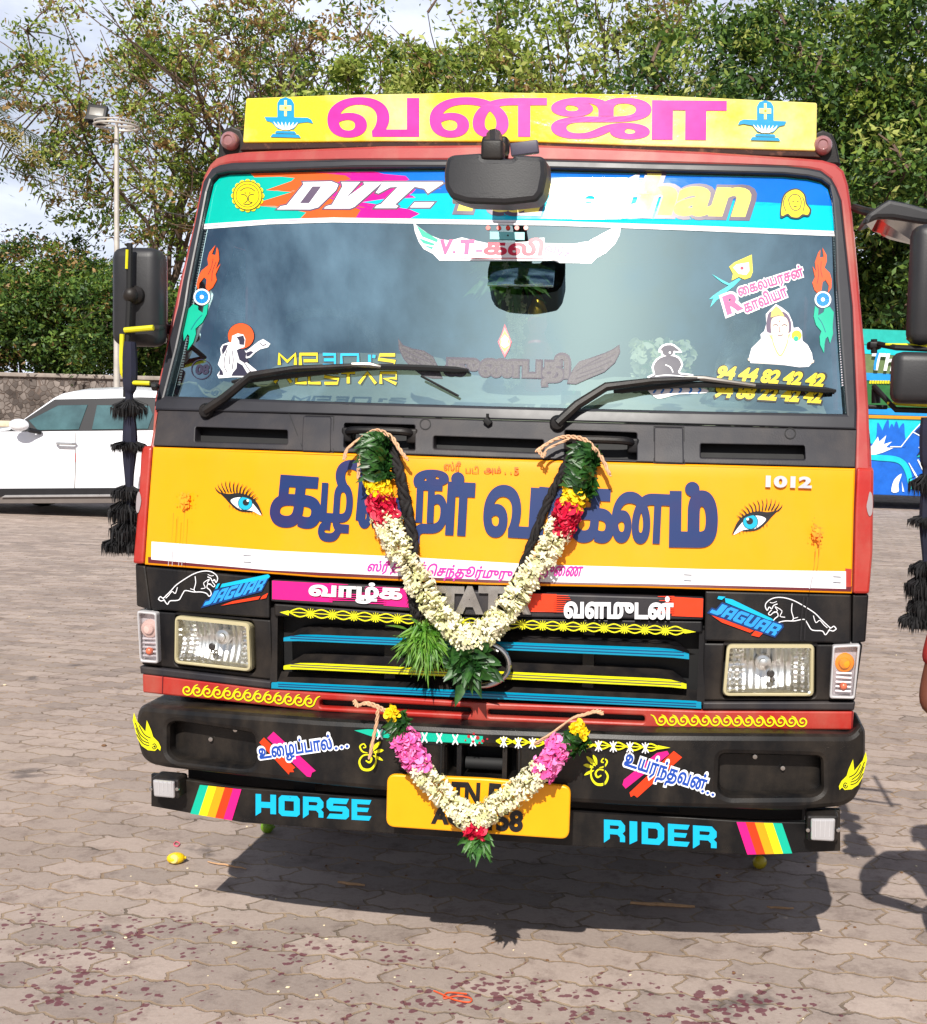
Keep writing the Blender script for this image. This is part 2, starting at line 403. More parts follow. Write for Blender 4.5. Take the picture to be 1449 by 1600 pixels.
# ------------------------------------------------------------------ ground
def ground_mat():
    m = bpy.data.materials.new('paver_blocks'); m.use_nodes = True; nt = m.node_tree; N = nt.nodes.new; L = nt.links.new
    b = nt.nodes['Principled BSDF']; tc = N('ShaderNodeTexCoord'); mp = N('ShaderNodeMapping'); mp.inputs['Rotation'].default_value = (0, 0, R(5))
    L(tc.outputs['Object'], mp.inputs[0]); sp = N('ShaderNodeSeparateXYZ'); L(mp.outputs[0], sp.inputs[0])
    def math_(op, a, b_=None, c=None):
        n = N('ShaderNodeMath'); n.operation = op
        for i, v in enumerate((a, b_, c)):
            if v is None: continue
            if isinstance(v, (int, float)): n.inputs[i].default_value = v
            else: L(v, n.inputs[i])
        return n.outputs[0]
    def noise(scale, det=6, rough=.6, vec=None, out='Fac', dist=0):
        n = N('ShaderNodeTexNoise'); n.inputs['Scale'].default_value = scale; n.inputs['Detail'].default_value = det; n.inputs['Roughness'].default_value = rough; n.inputs['Distortion'].default_value = dist
        L(vec or tc.outputs['Object'], n.inputs['Vector']); return n.outputs[out]
    def ramp(v, p0, c0, p1, c1):
        n = N('ShaderNodeValToRGB'); e = n.color_ramp.elements; e[0].position = p0; e[1].position = p1
        e[0].color = (*c0, 1) if len(c0) == 3 else c0; e[1].color = (*c1, 1) if len(c1) == 3 else c1; L(v, n.inputs[0]); return n.outputs[0]
    def mixc(f, a, b_, mode='MIX'):
        n = N('ShaderNodeMix'); n.data_type = 'RGBA'; n.blend_type = mode
        for i, v in ((0, f), (6, a), (7, b_)):
            if isinstance(v, (int, float)): n.inputs[i].default_value = v
            elif isinstance(v, tuple): n.inputs[i].default_value = (*v, 1)
            else: L(v, n.inputs[i])
        return n.outputs[2]
    RH, BW = .125, .225
    wob = math_('MULTIPLY_ADD', noise(9, 5, .7), .055, -.027)
    zx = math_('MULTIPLY', math_('PINGPONG', math_('ADD', sp.outputs[1], .03), RH / 2), .62)
    zy = math_('MULTIPLY', math_('PINGPONG', sp.outputs[0], BW / 4), .34)
    cx = math_('ADD', math_('ADD', sp.outputs[0], zx), wob); cy = math_('ADD', math_('ADD', sp.outputs[1], zy), wob)
    cb = N('ShaderNodeCombineXYZ'); L(cx, cb.inputs[0]); L(cy, cb.inputs[1])
    br = N('ShaderNodeTexBrick'); br.inputs['Scale'].default_value = 1; br.inputs['Brick Width'].default_value = BW; br.inputs['Row Height'].default_value = RH
    br.inputs['Mortar Size'].default_value = .0060; br.inputs['Mortar Smooth'].default_value = .35; br.inputs['Bias'].default_value = 0; br.offset = .5
    br.inputs['Color1'].default_value = (*lin((188, 171, 160)), 1); br.inputs['Color2'].default_value = (*lin((156, 142, 133)), 1); br.inputs['Mortar'].default_value = (*lin((176, 148, 120)), 1)
    L(cb.outputs[0], br.inputs['Vector'])
    # sand comes and goes in the joints
    jm = mixc(ramp(noise(5, 4), .30, (0, 0, 0), .56, (1, 1, 1)), lin((92, 83, 76)), lin((166, 146, 122)))
    c = mixc(math_('MULTIPLY', br.outputs['Fac'], ramp(noise(1.9, 5, .65), .34, (.25, .25, .25), .58, (1, 1, 1))), br.outputs['Color'], jm)
    c = mixc(ramp(noise(1.3, 8, .68), .32, (1, 1, 1), .72, (0, 0, 0)), c, mixc(1., c, (.80, .78, .78), 'MULTIPLY'))
    c = mixc(ramp(noise(9, 8, .75), .50, (0, 0, 0), .68, (.85, .85, .85)), c, mixc(1., c, (.52, .48, .47), 'MULTIPLY'))
    c = mixc(ramp(noise(70, 4, .7), .35, (.5, .5, .5), .65, (0, 0, 0)), c, mixc(1., c, (.78, .76, .75), 'MULTIPLY'))
    c = mixc(ramp(noise(.23, 4, .6), .5, (0, 0, 0), .75, (.4, .4, .4)), c, lin((172, 154, 136)))
    # dark wet patches
    c = mixc(ramp(noise(2.1, 5, .6, dist=.4), .64, (0, 0, 0), .70, (.62, .62, .62)), c, lin((66, 60, 60)))
    # maroon drops from the offering, spattered in a band before the lorry
    g = sp.outputs[1]
    band = math_('MULTIPLY', math_('SMOOTH_MIN', math_('MULTIPLY', math_('SUBTRACT', .22, sp.outputs[1]), 7.), 1., .2), math_('GREATER_THAN', sp.outputs[1], -1.6))
    band = math_('MAXIMUM', band, 0.)
    vo = N('ShaderNodeTexVoronoi'); vo.inputs['Scale'].default_value = 34; vo.inputs['Randomness'].default_value = 1
    wv = N('ShaderNodeVectorMath'); wv.operation = 'MULTIPLY_ADD'; L(noise(40, 3, out='Color'), wv.inputs[0]); wv.inputs[1].default_value = (.03, .03, 0); L(tc.outputs['Object'], wv.inputs[2]); L(wv.outputs[0], vo.inputs['Vector'])
    dens_ = ramp(noise(2.2, 4, .62), .34, (0, 0, 0), .62, (.72, .72, .72))
    rad = math_('MULTIPLY', math_('MULTIPLY', dens_, band), math_('MULTIPLY', noise(21, 2), 1.25))
    drop = ramp(math_('SUBTRACT', rad, vo.outputs['Distance']), .0, (0, 0, 0), .05, (.80, .80, .80))
    c = mixc(drop, c, lin((96, 30, 50)))
    L(c, b.inputs['Base Color']); b.inputs['Roughness'].default_value = .86
    h = math_('ADD', math_('MULTIPLY', br.outputs['Fac'], -1.), math_('MULTIPLY', noise(55, 6, .7), .35))
    bp = N('ShaderNodeBump'); bp.inputs['Strength'].default_value = .75; bp.inputs['Distance'].default_value = .005
    L(h, bp.inputs['Height']); L(bp.outputs[0], b.inputs['Normal'])
    return m

mb = MB(); gs = 900.
mb.add([(-gs, -900, 0), (gs, -900, 0), (gs, 1500, 0), (-gs, 1500, 0)], [(0, 1, 2, 3)], ground_mat())
mb.build('ground', smooth=0, kind='structure')

# ------------------------------------------------------------------ boundary wall of rubble stone
WY = 57.
def stone_mat():
    m = bpy.data.materials.new('rubble_stone'); m.use_nodes = True; nt = m.node_tree; N = nt.nodes.new; L = nt.links.new; b = nt.nodes['Principled BSDF']
    tc = N('ShaderNodeTexCoord'); v = N('ShaderNodeTexVoronoi'); v.inputs['Scale'].default_value = 3.6; L(tc.outputs['Object'], v.inputs['Vector'])
    v2 = N('ShaderNodeTexVoronoi'); v2.feature = 'DISTANCE_TO_EDGE'; v2.inputs['Scale'].default_value = 3.6; L(tc.outputs['Object'], v2.inputs['Vector'])
    sx = N('ShaderNodeSeparateColor'); L(v.outputs['Color'], sx.inputs[0])
    r = N('ShaderNodeValToRGB'); L(sx.outputs[0], r.inputs[0]); e = r.color_ramp.elements
    e[0].color = (*lin((84, 76, 72)), 1); e[1].color = (*lin((150, 140, 134)), 1)
    r2 = N('ShaderNodeValToRGB'); L(v2.outputs['Distance'], r2.inputs[0]); r2.color_ramp.elements[0].position = .02; r2.color_ramp.elements[1].position = .07
    mi = N('ShaderNodeMix'); mi.data_type = 'RGBA'; L(r2.outputs[0], mi.inputs[0]); mi.inputs[6].default_value = (*lin((112, 98, 90)), 1); L(r.outputs[0], mi.inputs[7])
    n = N('ShaderNodeTexNoise'); n.inputs['Scale'].default_value = .8; n.inputs['Detail'].default_value = 6; L(tc.outputs['Object'], n.inputs['Vector'])
    r3 = N('ShaderNodeValToRGB'); L(n.outputs['Fac'], r3.inputs[0]); r3.color_ramp.elements[0].position = .35; r3.color_ramp.elements[1].position = .6
    r3.color_ramp.elements[0].color = (.45, .42, .4, 1); r3.color_ramp.elements[1].color = (1, 1, 1, 1)
    m2 = N('ShaderNodeMix'); m2.data_type = 'RGBA'; m2.blend_type = 'MULTIPLY'; m2.inputs[0].default_value = 1; L(mi.outputs[2], m2.inputs[6]); L(r3.outputs[0], m2.inputs[7])
    L(m2.outputs[2], b.inputs['Base Color']); b.inputs['Roughness'].default_value = .9
    bp = N('ShaderNodeBump'); bp.inputs['Distance'].default_value = .06; bp.inputs['Strength'].default_value = .8; L(r2.outputs[0], bp.inputs['Height']); L(bp.outputs[0], b.inputs['Normal'])
    return m
zt = at(60, 583, WY).z
mb = MB(); mb.box((-10, WY + .25, zt / 2 - .1), (110, .5, zt - .2), stone_mat())
wall = mb.build('stone_wall', None, 0)
wall['label'] = 'long rubble stone boundary wall with a cement coping behind the white car'; wall['category'] = 'wall'
mb = MB(); mb.box((-10, WY + .2, zt - .1), (110, .7, .2), mat('coping_cement', (150, 140, 132), .9, var=.25, scale=2), bev=.03); mb.build('coping', wall)
mb = MB()
for i in range(60):
    mb.box((-62 + i * 1.62, WY - 4.2, .14), (1.58, .3, .28), mat('kerb_cement', (205, 190, 165), .9, var=.2, scale=3) if i == 0 else mb.mats[0], bev=.03)
mb.build('kerb', None, 30, kind='structure')

# ------------------------------------------------------------------ trees
LG = leafmat('leaf_green', (112, 136, 44), (146, 162, 66)); LD = leafmat('leaf_dark', (56, 88, 32), (92, 116, 46)); LL = leafmat('leaf_light', (158, 172, 78), (186, 190, 108))
LB = leafmat('leaf_brown', (166, 136, 84), (136, 104, 62), .25); BARK = mat('bark', (96, 78, 66), .95, var=.35, scale=6, bump=.6, bscale=14)
LR1 = leafmat('leaf_deep', (36, 64, 24), (62, 94, 36), .25); LR2 = leafmat('leaf_mid', (78, 112, 42), (112, 138, 58), .3)
def tree(name, label, base, height, spread, crown_lo, pal, nclump, leaf=.3, per=26, seed=1, clump=.8, lean=(0, 0), twig=.05, group=None, airy=.55):
    """a trunk, forking limbs and leaf sprays; clumps sit at the limb ends so gaps stay open"""
    rg = np.random.default_rng(seed); rr = random.Random(seed)
    root = thing(name, label, 'tree', base, group); bx, by = base[0], base[1]
    tb = MB(); tips = []
    def limb(p, d, ln, r, lev):
        path = [p]; q = p.copy(); dd = d.copy()
        for k in range(4):
            dd = (dd + Vector((rr.gauss(0, .16), rr.gauss(0, .16), rr.gauss(.05, .1)))).normalized(); q = q + dd * ln / 4; path.append(q.copy())
        tb.tube(path, [r * (1 - .13 * k) for k in range(5)], BARK, n=8 if lev < 2 else 5, cap=False)
        if lev >= 2: tips.extend(path[2:] if lev < 4 else path[1:])
        if lev >= 4: return
        for k in range(rr.choice((2, 3, 3)) if lev < 3 else 2):
            a = rr.uniform(0, 6.28); sp_ = rr.uniform(.45, .95)
            nd = (dd + Vector((math.cos(a) * sp_, math.sin(a) * sp_, rr.uniform(-.25, .35)))).normalized()
            limb(path[-1 - (k % 2)], nd, ln * rr.uniform(.66, .86), r * .56, lev + 1)
    H = height; r0 = .028 * H * .6
    t1 = Vector((bx + lean[0] * .4, by + lean[1] * .4, crown_lo * .8))
    tb.tube([Vector((bx, by, -.1)), Vector((bx, by, .5)), t1], [r0 * 1.35, r0, r0 * .85], BARK, n=12)
    nl = 6
    for k in range(nl):
        a = 2 * math.pi * k / nl + rr.uniform(-.4, .4); o = rr.uniform(.25, .9) * spread / H * 1.5
        limb(t1 - Vector((0, 0, .1 * k)), Vector((math.cos(a) * o + lean[0] * .1, math.sin(a) * o, 1)).normalized(), (H - crown_lo * .8) * .335, r0 * .5, 1)
    T = np.array([tuple(t) for t in tips]); c0 = np.array([bx + lean[0], by + lean[1], 0])
    # crown envelope: clumps near the tips plus a shell, thinned at random
    zc = (H + crown_lo) / 2; hz = (H - crown_lo) / 2
    u = rg.normal(size=(nclump, 3)); u /= np.linalg.norm(u, axis=1)[:, None]; rad = rg.uniform(.35, 1, nclump) ** .6
    E = c0 + np.array([0, 0, zc]) + u * rad[:, None] * np.array([spread, spread, hz])
    near = T[((E[:, None, :] - T[None]) ** 2).sum(-1).argmin(1)]
    E = near + (E - near) * rg.uniform(airy * .5, airy * 1.25, nclump)[:, None]
    keep = rg.uniform(size=nclump) < .9; E = E[keep]; n = len(E)
    cs = clump * rg.uniform(.5, 1.35, n); k = per
    # twigs
    tw = tb
    for i in range(0, n, 2):
        a = Vector(near[keep][i]); b = Vector(E[i])
        if (a - b).length > .3: tw.tube([a, a.lerp(b, .5) + Vector((0, 0, .15)), b], [twig, twig * .7, twig * .35], BARK, n=4, cap=False)
    tw.build('trunk', root)
    ctr = np.repeat(E, k, 0) + rg.normal(size=(n * k, 3)) * np.repeat(cs, k)[:, None] * np.array([.5, .5, .30])
    M_ = len(ctr); nn = rg.normal(size=(M_, 3)) + np.array([0, -.25, .8]); nn /= np.linalg.norm(nn, axis=1)[:, None]
    t = np.cross(nn, rg.normal(size=(M_, 3))); t /= np.linalg.norm(t, axis=1)[:, None]; b = np.cross(nn, t)
    ls = leaf * rg.uniform(.6, 1.3, M_)[:, None]; t = t * ls; b = b * ls * .42
    V = np.stack([ctr - t, ctr + b - nn * ls * .1, ctr + t, ctr - b - nn * ls * .1], 1).reshape(-1, 3)
    me = bpy.data.meshes.new('crown'); me.vertices.add(4 * M_); me.vertices.foreach_set('co', V.astype(np.float32).ravel())
    me.loops.add(4 * M_); me.loops.foreach_set('vertex_index', np.arange(4 * M_, dtype=np.int32)); me.polygons.add(M_)
    me.polygons.foreach_set('loop_start', np.arange(0, 4 * M_, 4, dtype=np.int32))
    for m, _ in pal: me.materials.append(m)
    pr = np.array([q for _, q in pal], float); pr /= pr.sum()
    cm = rg.choice(len(pal), n, p=pr); lm = np.where(rg.uniform(size=M_) < .72, np.repeat(cm, k), rg.choice(len(pal), M_, p=pr))
    me.polygons.foreach_set('material_index', lm.astype(np.int32)); me.update(); me.validate()
    o = bpy.data.objects.new('crown', me); COL.objects.link(o); o.parent = root; o.matrix_parent_inverse = Matrix.Translation(-root.location)
    return root
def htop(px, py, Y): return at(px, py, Y).z
PL = [(LG, 3), (LB, 2.2), (LL, 1.2), (LD, 1.6)]; PC = [(LL, 3), (LG, 3), (LD, 1.4)]; PR = [(LR1, 3), (LR2, 3), (LG, 1), (LL, .5)]
G_ = 'trees behind the parking ground'
TREES = [
  ('tall thin-leaved tree with brown pods standing behind the lamp post', 250, 64, -40, 9.8, 6.5, PL, 520, .17, 21),
  ('brown-twigged tree leaning over the left end of the yellow roof board', 430, 62, -100, 8.2, 7.5, PL, 480, .17, 22),
  ('small bushy tree with grey-green leaves low at the left edge', 40, 63, 345, 6.5, 1.5, [(LD, 3), (LB, 1.6), (LG, 1.6), (LR1, 1.5)], 800, .14, 23),
  ('dense dark bush-like tree hanging over the stone wall', 140, 61, 395, 7.5, 1.2, [(LR1, 3), (LD, 2), (LR2, 2), (LG, 1), (LB, .5)], 1100, .15, 24),
  ('bright feathery tree just right of the gap above the roof board', 590, 44, 40, 4.6, 4., PC, 640, .15, 25),
  ('light green tree with a pointed crown behind the middle of the roof board', 730, 47, 30, 4.6, 4.5, PC, 560, .15, 26),
  ('tall airy tree with visible upright branches behind the pink lettering', 890, 43, -150, 6.0, 5., [(LL, 2), (LG, 3), (LD, 2), (LB, .5)], 460, .14, 27),
  ('large dark leafy tree towering behind the right marker lamp', 1225, 31, -60, 5.6, 2.2, PR, 1250, .105, 28),
  ('dark dense tree at the far right behind the wing mirrors', 1450, 29, -90, 5.2, 1.2, PR, 1500, .105, 29),
  ('dark leafy tree between the cab and the painted lorry', 1345, 34, 150, 4.2, .6, PR, 1200, .12, 30),
]
for lab, px, Y, pt, spr, lo, pal, nc, lf, sd in TREES:
    b = col_at(px, Y); tree('broadleaf_tree', lab, b, htop(px, pt, Y), spr, lo, pal, int(nc * (1 if pal is PL and lo > 5 else .62)), lf, 40 if pal is PL and lo > 5 else 74, sd, clump=spr * (.095 if pal is PL and lo > 5 else .15), group=G_, airy=.75 if pal is PL and lo > 5 else .6)

# coconut palm at the left edge
PALM = leafmat('palm_frond', (108, 128, 96), (136, 146, 104), .3); PALMD = leafmat('palm_frond_dry', (168, 158, 96), (150, 138, 84), .3)
pb = col_at(-44, 58.6); palm = thing('palm_tree', 'coconut palm with drooping fronds at the left edge', 'tree', pb)
zc = htop(-44, 190, 58.6); mb = MB()
mb.tube([pb + Vector((0, 0, -.1)), pb + Vector((.5, 0, zc * .5)), pb + Vector((.2, 0, zc))], [.32, .24, .2], BARK, n=12); mb.build('trunk', palm)
rr = random.Random(5); top = pb + Vector((.2, 0, zc))
for i in range(22):
    a = i * 2.4 + .3; el = rr.uniform(-.2, 1.25); ln = rr.uniform(4.2, 5.6); mb = MB(); path = []
    for k in range(9):
        s = k / 8; r_ = ln * s * math.cos(el * (1 - .2 * s)); path.append(top + Vector((math.cos(a) * r_, math.sin(a) * r_, math.sin(el) * ln * s - 2.9 * s * s)))
    pm = PALMD if el < .1 else PALM
    mb.tube(path, [.04 * (1 - .1 * k) for k in range(9)], PALMD, n=5)
    P = crom([tuple(p) for p in path], 6)
    for k in range(4, len(P) - 1, 2):
        p = Vector(P[k]); t = (Vector(P[k + 1]) - p).normalized(); sd = t.cross(Vector((0, 0, 1))).normalized(); s = k / len(P); L_ = 1.15 * (1 - abs(s - .45)) + .25
        for g in (-1, 1):
            e = p + (sd * g * .75 + t * .45 + Vector((0, 0, -.22))) * L_; mdl = p.lerp(e, .5) + Vector((0, 0, .12))
            w_ = t * .045
            mb.add([p - w_, p + w_, mdl + w_, mdl - w_, e], [(0, 1, 2, 3), (3, 2, 4)], pm)
    mb.build('frond', palm, 0)

# ------------------------------------------------------------------ lamp mast
LY = 33.
lp = col_at(183, LY); mast = thing('light_mast', 'slim galvanised lamp mast with a ring platform and one floodlight', 'street lamp', lp)
GALV = mat('galvanised', (196, 190, 182), .55, .3, var=.12, scale=4); DKM = mat('dark_metal', (24, 23, 26), .5, .3)
zr = at(183, 197, LY).z; mb = MB(); mb.tube([lp, lp + Vector((0, 0, 4)), lp + Vector((0, 0, zr))], [.10, .085, .065], GALV, n=14)
mb.box(lp + Vector((0, 0, .02)), (.4, .4, .04), GALV, bev=.008); mb.build('pole', mast)
rx = .62; mb = MB(); c = lp + Vector((0, 0, zr)); ring = [c + Vector((rx * math.cos(t * .2618), rx * math.sin(t * .2618), .0)) for t in range(25)]
mb.tube(ring, .035, GALV, n=8, cap=False); mb.tube([p + Vector((0, 0, .1)) for p in ring], .02, GALV, n=6, cap=False)
for k in range(6): mb.tube([c, ring[k * 4]], .022, GALV, n=6)
mb.build('ring_platform', mast)
fp = at(152, 178, LY); mb = MB(); rt_ = Matrix.Rotation(R(-22), 3, 'X') @ Matrix.Rotation(R(12), 3, 'Z')
mb.box(fp, (.56, .16, .52), DKM, rt_, .02); mb.box(fp + Vector((.02, 0, -.26)), (.5, .2, .1), DKM, None, .02)
mb.tube([fp + Vector((.03, .05, -.3)), Vector((fp.x + .1, fp.y, zr))], .03, DKM)
fl = mb.build('floodlight', mast); mb = MB(); mb.box(fp + rt_ @ Vector((0, -.083, .02)), (.40, .01, .26), mat('lamp_glass', (104, 100, 94), .4), rt_, .003); mb.build('lens', fl)

# ------------------------------------------------------------------ overhead cable
cb_ = MB(); a, b = at(-60, 236, 40), at(420, 360, 40)
cb_.tube([a.lerp(b, k / 12) - Vector((0, 0, .9 * 4 * (k / 12) * (1 - k / 12) * .35)) for k in range(13)], .018, DKM, n=5)
o = cb_.build('overhead_cable'); o['label'] = 'thin black cable sagging across the trees past the lamp mast'; o['category'] = 'cable'

# ------------------------------------------------------------------ white car
CY = 12.1
def S_car(x, z): return CY + .02 + (.0 if z < .9 else .26 * ((z - .9) / .7) ** 1.1) + (.05 * (.55 - z) if z < .55 else 0)
CW = mat('car_paint_white', (236, 237, 242), .25, var=.02, coat=.6); CBK = mat('car_trim_black', (26, 26, 30), .5); CGR = mat('car_skirt', (108, 100, 96), .6); CSV = mat('car_trim_silver', (190, 190, 192), .3, .6)
CGL = mat('car_window_glass', (66, 96, 100), .06, var=.35, scale=3, spec=1.); TYRE = mat('tyre_rubber', (30, 29, 30), .85, bump=.2); RIM = mat('rim_alloy', (150, 150, 154), .3, .9)
cb0 = gnd(118, 815); car = thing('white_car', 'white compact SUV with black door pillars parked before the stone wall', 'car', (cb0.x, CY + .9, 0))
body_px = [(-166, 764), (-170, 730), (-160, 700), (-120, 684), (-60, 676), (-6, 671), (20, 667), (84, 622), (98, 615), (117, 611), (179, 608.5), (239, 611), (290, 620), (332, 645), (352, 656), (362, 690), (360, 764)]
def arch(cx, cy=760, r=50): return [(cx + r * math.cos(a), cy - r * math.sin(a)) for a in [math.pi - .02 - k * (math.pi - .04) / 12 for k in range(13)]]
body_o = body_px + [(318, 765)] + arch(266)[::-1] + [(216, 765), (-10, 765)] + arch(-66)[::-1] + [(-118, 764)]
mb = MB(); loop = [(p.x, p.z) for p in (hit(x, y, S_car) for x, y in dens(rnd(body_px, 6, 3), 14))]
n = len(loop); fy = CY + 1.75
ringv = []
for t in np.linspace(0, 1, 7):
    for x, z in loop:
        ya = S_car(x, z) + .02; yb = 2 * CY + 1.75 - ya; crown = .05 * math.sin(math.pi * t) * (1 if z > .85 else 0)
        ringv.append((x, ya + (yb - ya) * t, z + crown))
mb.add(ringv, [(k * n + i, k * n + (i + 1) % n, (k + 1) * n + (i + 1) % n, (k + 1) * n + i) for k in range(6) for i in range(n)], CW)
plate(mb, body_o, S_car, CW, thick=.05, bev=.012, step=12)
mb.add([(x, 2 * CY + 1.75 - S_car(x, z) - .02, z) for q in cut(nzfill([orient(loop)]), .3, .2) for x, z in q], [tuple(range(4 * i, 4 * i + 4)) for i in range(len(cut(nzfill([orient(loop)]), .3, .2)))], CW)
cbody = mb.build('body', car)
D = Decal(S_car, .004)
D.poly([(-5, 674), (15, 672), (44, 652), (86, 624), (239, 621), (262, 628), (276, 648), (262, 672), (59, 674)], CBK)
D.ribbon([(118, 676), (118.5, 720), (117, 764)], 1.1, CGR, 3); D.ribbon([(212, 676), (210, 700), (200, 730)], 1.1, CGR, 3); D.ribbon([(118.5, 708), (118, 722)], 1.6, mat('red_scratch', (168, 70, 66)), 0)
D.build('door_seams', cbody)
for nm, pts in (('door_window', [(46, 657), (92, 633.5), (138, 632.5), (124, 671), (60, 672)]), ('door_window', [(152.5, 633), (234, 634), (240, 648), (232, 670), (144.5, 671)])):
    plate_obj(nm, car, pts, S_car, CGL, thick=.012, proud=.016, bev=.004, step=12)
mb = MB(); plate(mb, [(-112, 764), (206, 762), (206, 774), (-108, 776)], S_car, CBK, thick=.3, proud=.02, step=20); plate(mb, [(-108, 775), (206, 773), (208, 786), (-100, 787)], S_car, CGR, thick=.4, proud=.0, step=20); sk = mb.build('sill', car)
plate_obj('trim_strip', sk, [(10, 773.5), (206, 772), (206, 775.5), (4, 777)], S_car, CSV, thick=.02, proud=.03, bev=.002)
mb = MB(); p = at(30, 664, CY - .12); mb.ball(p, .13, CW, sq=(1.0, .6, .6)); mr = mb.build('door_mirror', car); mb = MB(); mb.tube([p + Vector((.1, .05, -.06)), p + Vector((.2, .16, -.09))], .03, CBK); mb.build('mirror_stalk', mr)
mb = MB(); p = at(102, 693, CY - .03); mb.tube([p + Vector((-.13, .03, 0)), p + Vector((-.1, -.01, 0)), p + Vector((.1, -.01, 0)), p + Vector((.13, .03, 0))], .018, CSV); mb.build('door_handle', car)
for px in (-66, 266):
    for yy in (CY + .12, CY + 1.6):
        p = at(px + (34 if yy > CY + 1 else 0), 761, CY); p = Vector((p.x, yy, .345)); mb = MB(); s_ = -1 if yy < CY + 1 else 1
        mb.lathe(p, (0, s_, 0), [(.2, .08), (.24, .1), (.335, .1), (.345, .07), (.345, -.09), (.2, -.1)], TYRE, 28); wh = mb.build('wheel', car)
        mb = MB(); mb.lathe(p, (0, s_, 0), [(0, .09), (.05, .09), (.06, .07), (.2, .085), (.21, .1), (.235, .1)], RIM, 28); mb.build('rim', wh)
mb = MB(); p = at(100, 770, CY); mb.box((p.x, CY + .9, .40), (3.6, 1.4, .12), CBK); mb.build('underbody', car)

# ------------------------------------------------------------------ painted lorry at the right edge
TY = 18.6
def S_t(x, z): return TY
tb_ = gnd(1420, 800); lor = thing('painted_lorry', 'lorry with a teal and blue painted side body parked at the right edge', 'truck', (tb_.x + 1.5, TY + 1.1, 0))
TEAL = mat('paint_teal', (20, 170, 160), .4, var=.1); TEALL = mat('paint_aqua', (10, 190, 200), .4, var=.08); TBL = mat('paint_blue', (14, 96, 196), .35, var=.15); TBLD = mat('paint_navy', (12, 34, 78), .4); TGN = mat('paint_green', (26, 98, 44), .45, var=.2)
TOL = mat('paint_olive', (96, 118, 72), .5, var=.2); TWH = mat('paint_white_lorry', (230, 235, 236), .4); TYE = mat('paint_yellow_lorry', (214, 200, 20), .4); TOR = mat('paint_orange_lorry', (206, 140, 10), .4); TSK = mat('paint_sky', (20, 140, 210), .4)
x0, x1 = 1235, 1640
mb = MB(); plate(mb, [(x0, 646), (x1, 658), (x1, 783), (x0, 768)], S_t, TBL, thick=2.1, bev=.01, step=200); bd = mb.build('side_body', lor)
mb = MB(); plate(mb, [(x0, 508), (x1, 525), (x1, 657), (x0, 644)], S_t, TGN, thick=2.0, proud=-.06, bev=.02, step=200); ub = mb.build('upper_body', lor)
D = Decal(S_t, -.055, .002)
D.poly([(x0, 510), (x1, 524), (x1, 548), (x0, 534)], TEAL); D.poly([(x0, 535), (x1, 549), (x1, 566), (x0, 547)], TEALL); D.poly([(x0, 548), (x1, 566), (x1, 595), (x0, 577)], TOL)
D.poly([(x0, 577), (x1, 595), (x1, 606), (x0, 589)], TSK); D.poly([(x0, 633), (x1, 646), (x1, 657), (x0, 643)], TSK)
for k in range(30): D.poly([(1360 + k * 4, 594), (1363 + k * 4, 594.5), (1361.6 + k * 4, 599.6), (1358.6 + k * 4, 599)], TYE)
D.text('Thin', (1359, 577), (1420, 580), 25, TWH, .03, .15); D.ribbon([(1372, 551), (1368, 566), (1367, 578)], 4, TSK)
D.build('painted_bands', ub)
mb = MB(); plate(mb, [(x0, 645), (x1, 656), (x1, 661), (x0, 650)], S_t, TOR, thick=.05, proud=.03, bev=.004, step=200); mb.build('rail', lor)
D = Decal(S_t, .003, .0012)
D.poly([(1340, 653), (1445, 654), (1409, 697), (1390, 697), (1340, 690)], TEALL)
for k, (bx, hx, hy) in enumerate([(1378, 1372, 660), (1386, 1388, 655), (1396, 1394, 662), (1403, 1401, 658), (1410, 1412, 661)]): D.poly([(bx - 9, 697), (bx - 8, 676), (hx, hy), (bx + 4, 680), (bx + 6, 697)], TBL, smooth=4)
D.poly([(1356, 712), (1342, 690), (1362, 697), (1372, 682), (1374, 690), (1385, 680), (1381, 694), (1394, 690), (1384, 699), (1396, 700), (1380, 707), (1366, 711)], TWH)
D.ribbon([(1448, 652), (1426, 675), (1408, 698), (1391, 698)], 1.6, TWH, 0); D.ribbon([(1427, 675), (1445, 685), (1436, 700)], 1.8, TWH, 0)
D.ribbon([(1345, 714), (1372, 715), (1404, 719), (1418, 735), (1424, 764)], [6, 9, 9, 9, 7], TEALL); D.poly([(1393, 768), (1397, 750), (1409, 740), (1404, 756), (1404, 768)], TWH, smooth=3); D.poly([(1410, 768), (1409, 752), (1413, 768)], TWH)
D.ribbon([(1420, 723), (1433, 746), (1447, 768)], [1, 3.2, 3.5], TWH); D.ribbon([(1434, 718), (1447, 742), (1460, 768)], [2, 4, 3.5], TWH)
D.poly([(1450, 656), (1500, 658), (1500, 700), (1432, 712), (1440, 700), (1447, 684), (1430, 674)], TBLD); D.poly([(1432, 714), (1445, 704), (1448, 698), (1452, 706), (1460, 696), (1462, 708), (1475, 703), (1470, 714)], TEAL)
for k in range(7): D.poly([(1480 + k * 22, 766), (1476 + k * 22, 700), (1490 + k * 22, 668), (1496 + k * 22, 720), (1494 + k * 22, 766)], TEALL if k % 2 else TWH, smooth=4)
D.build('mural', bd)
mb = MB(); p0 = at(x0, 765, TY); p1 = at(x1, 765, TY); mb.box(((p0.x + p1.x) / 2, TY + 1.05, .62), (p1.x - p0.x - .1, 1.7, .3), mat('chassis_black', (24, 23, 24), .7)); mb.build('chassis', lor)
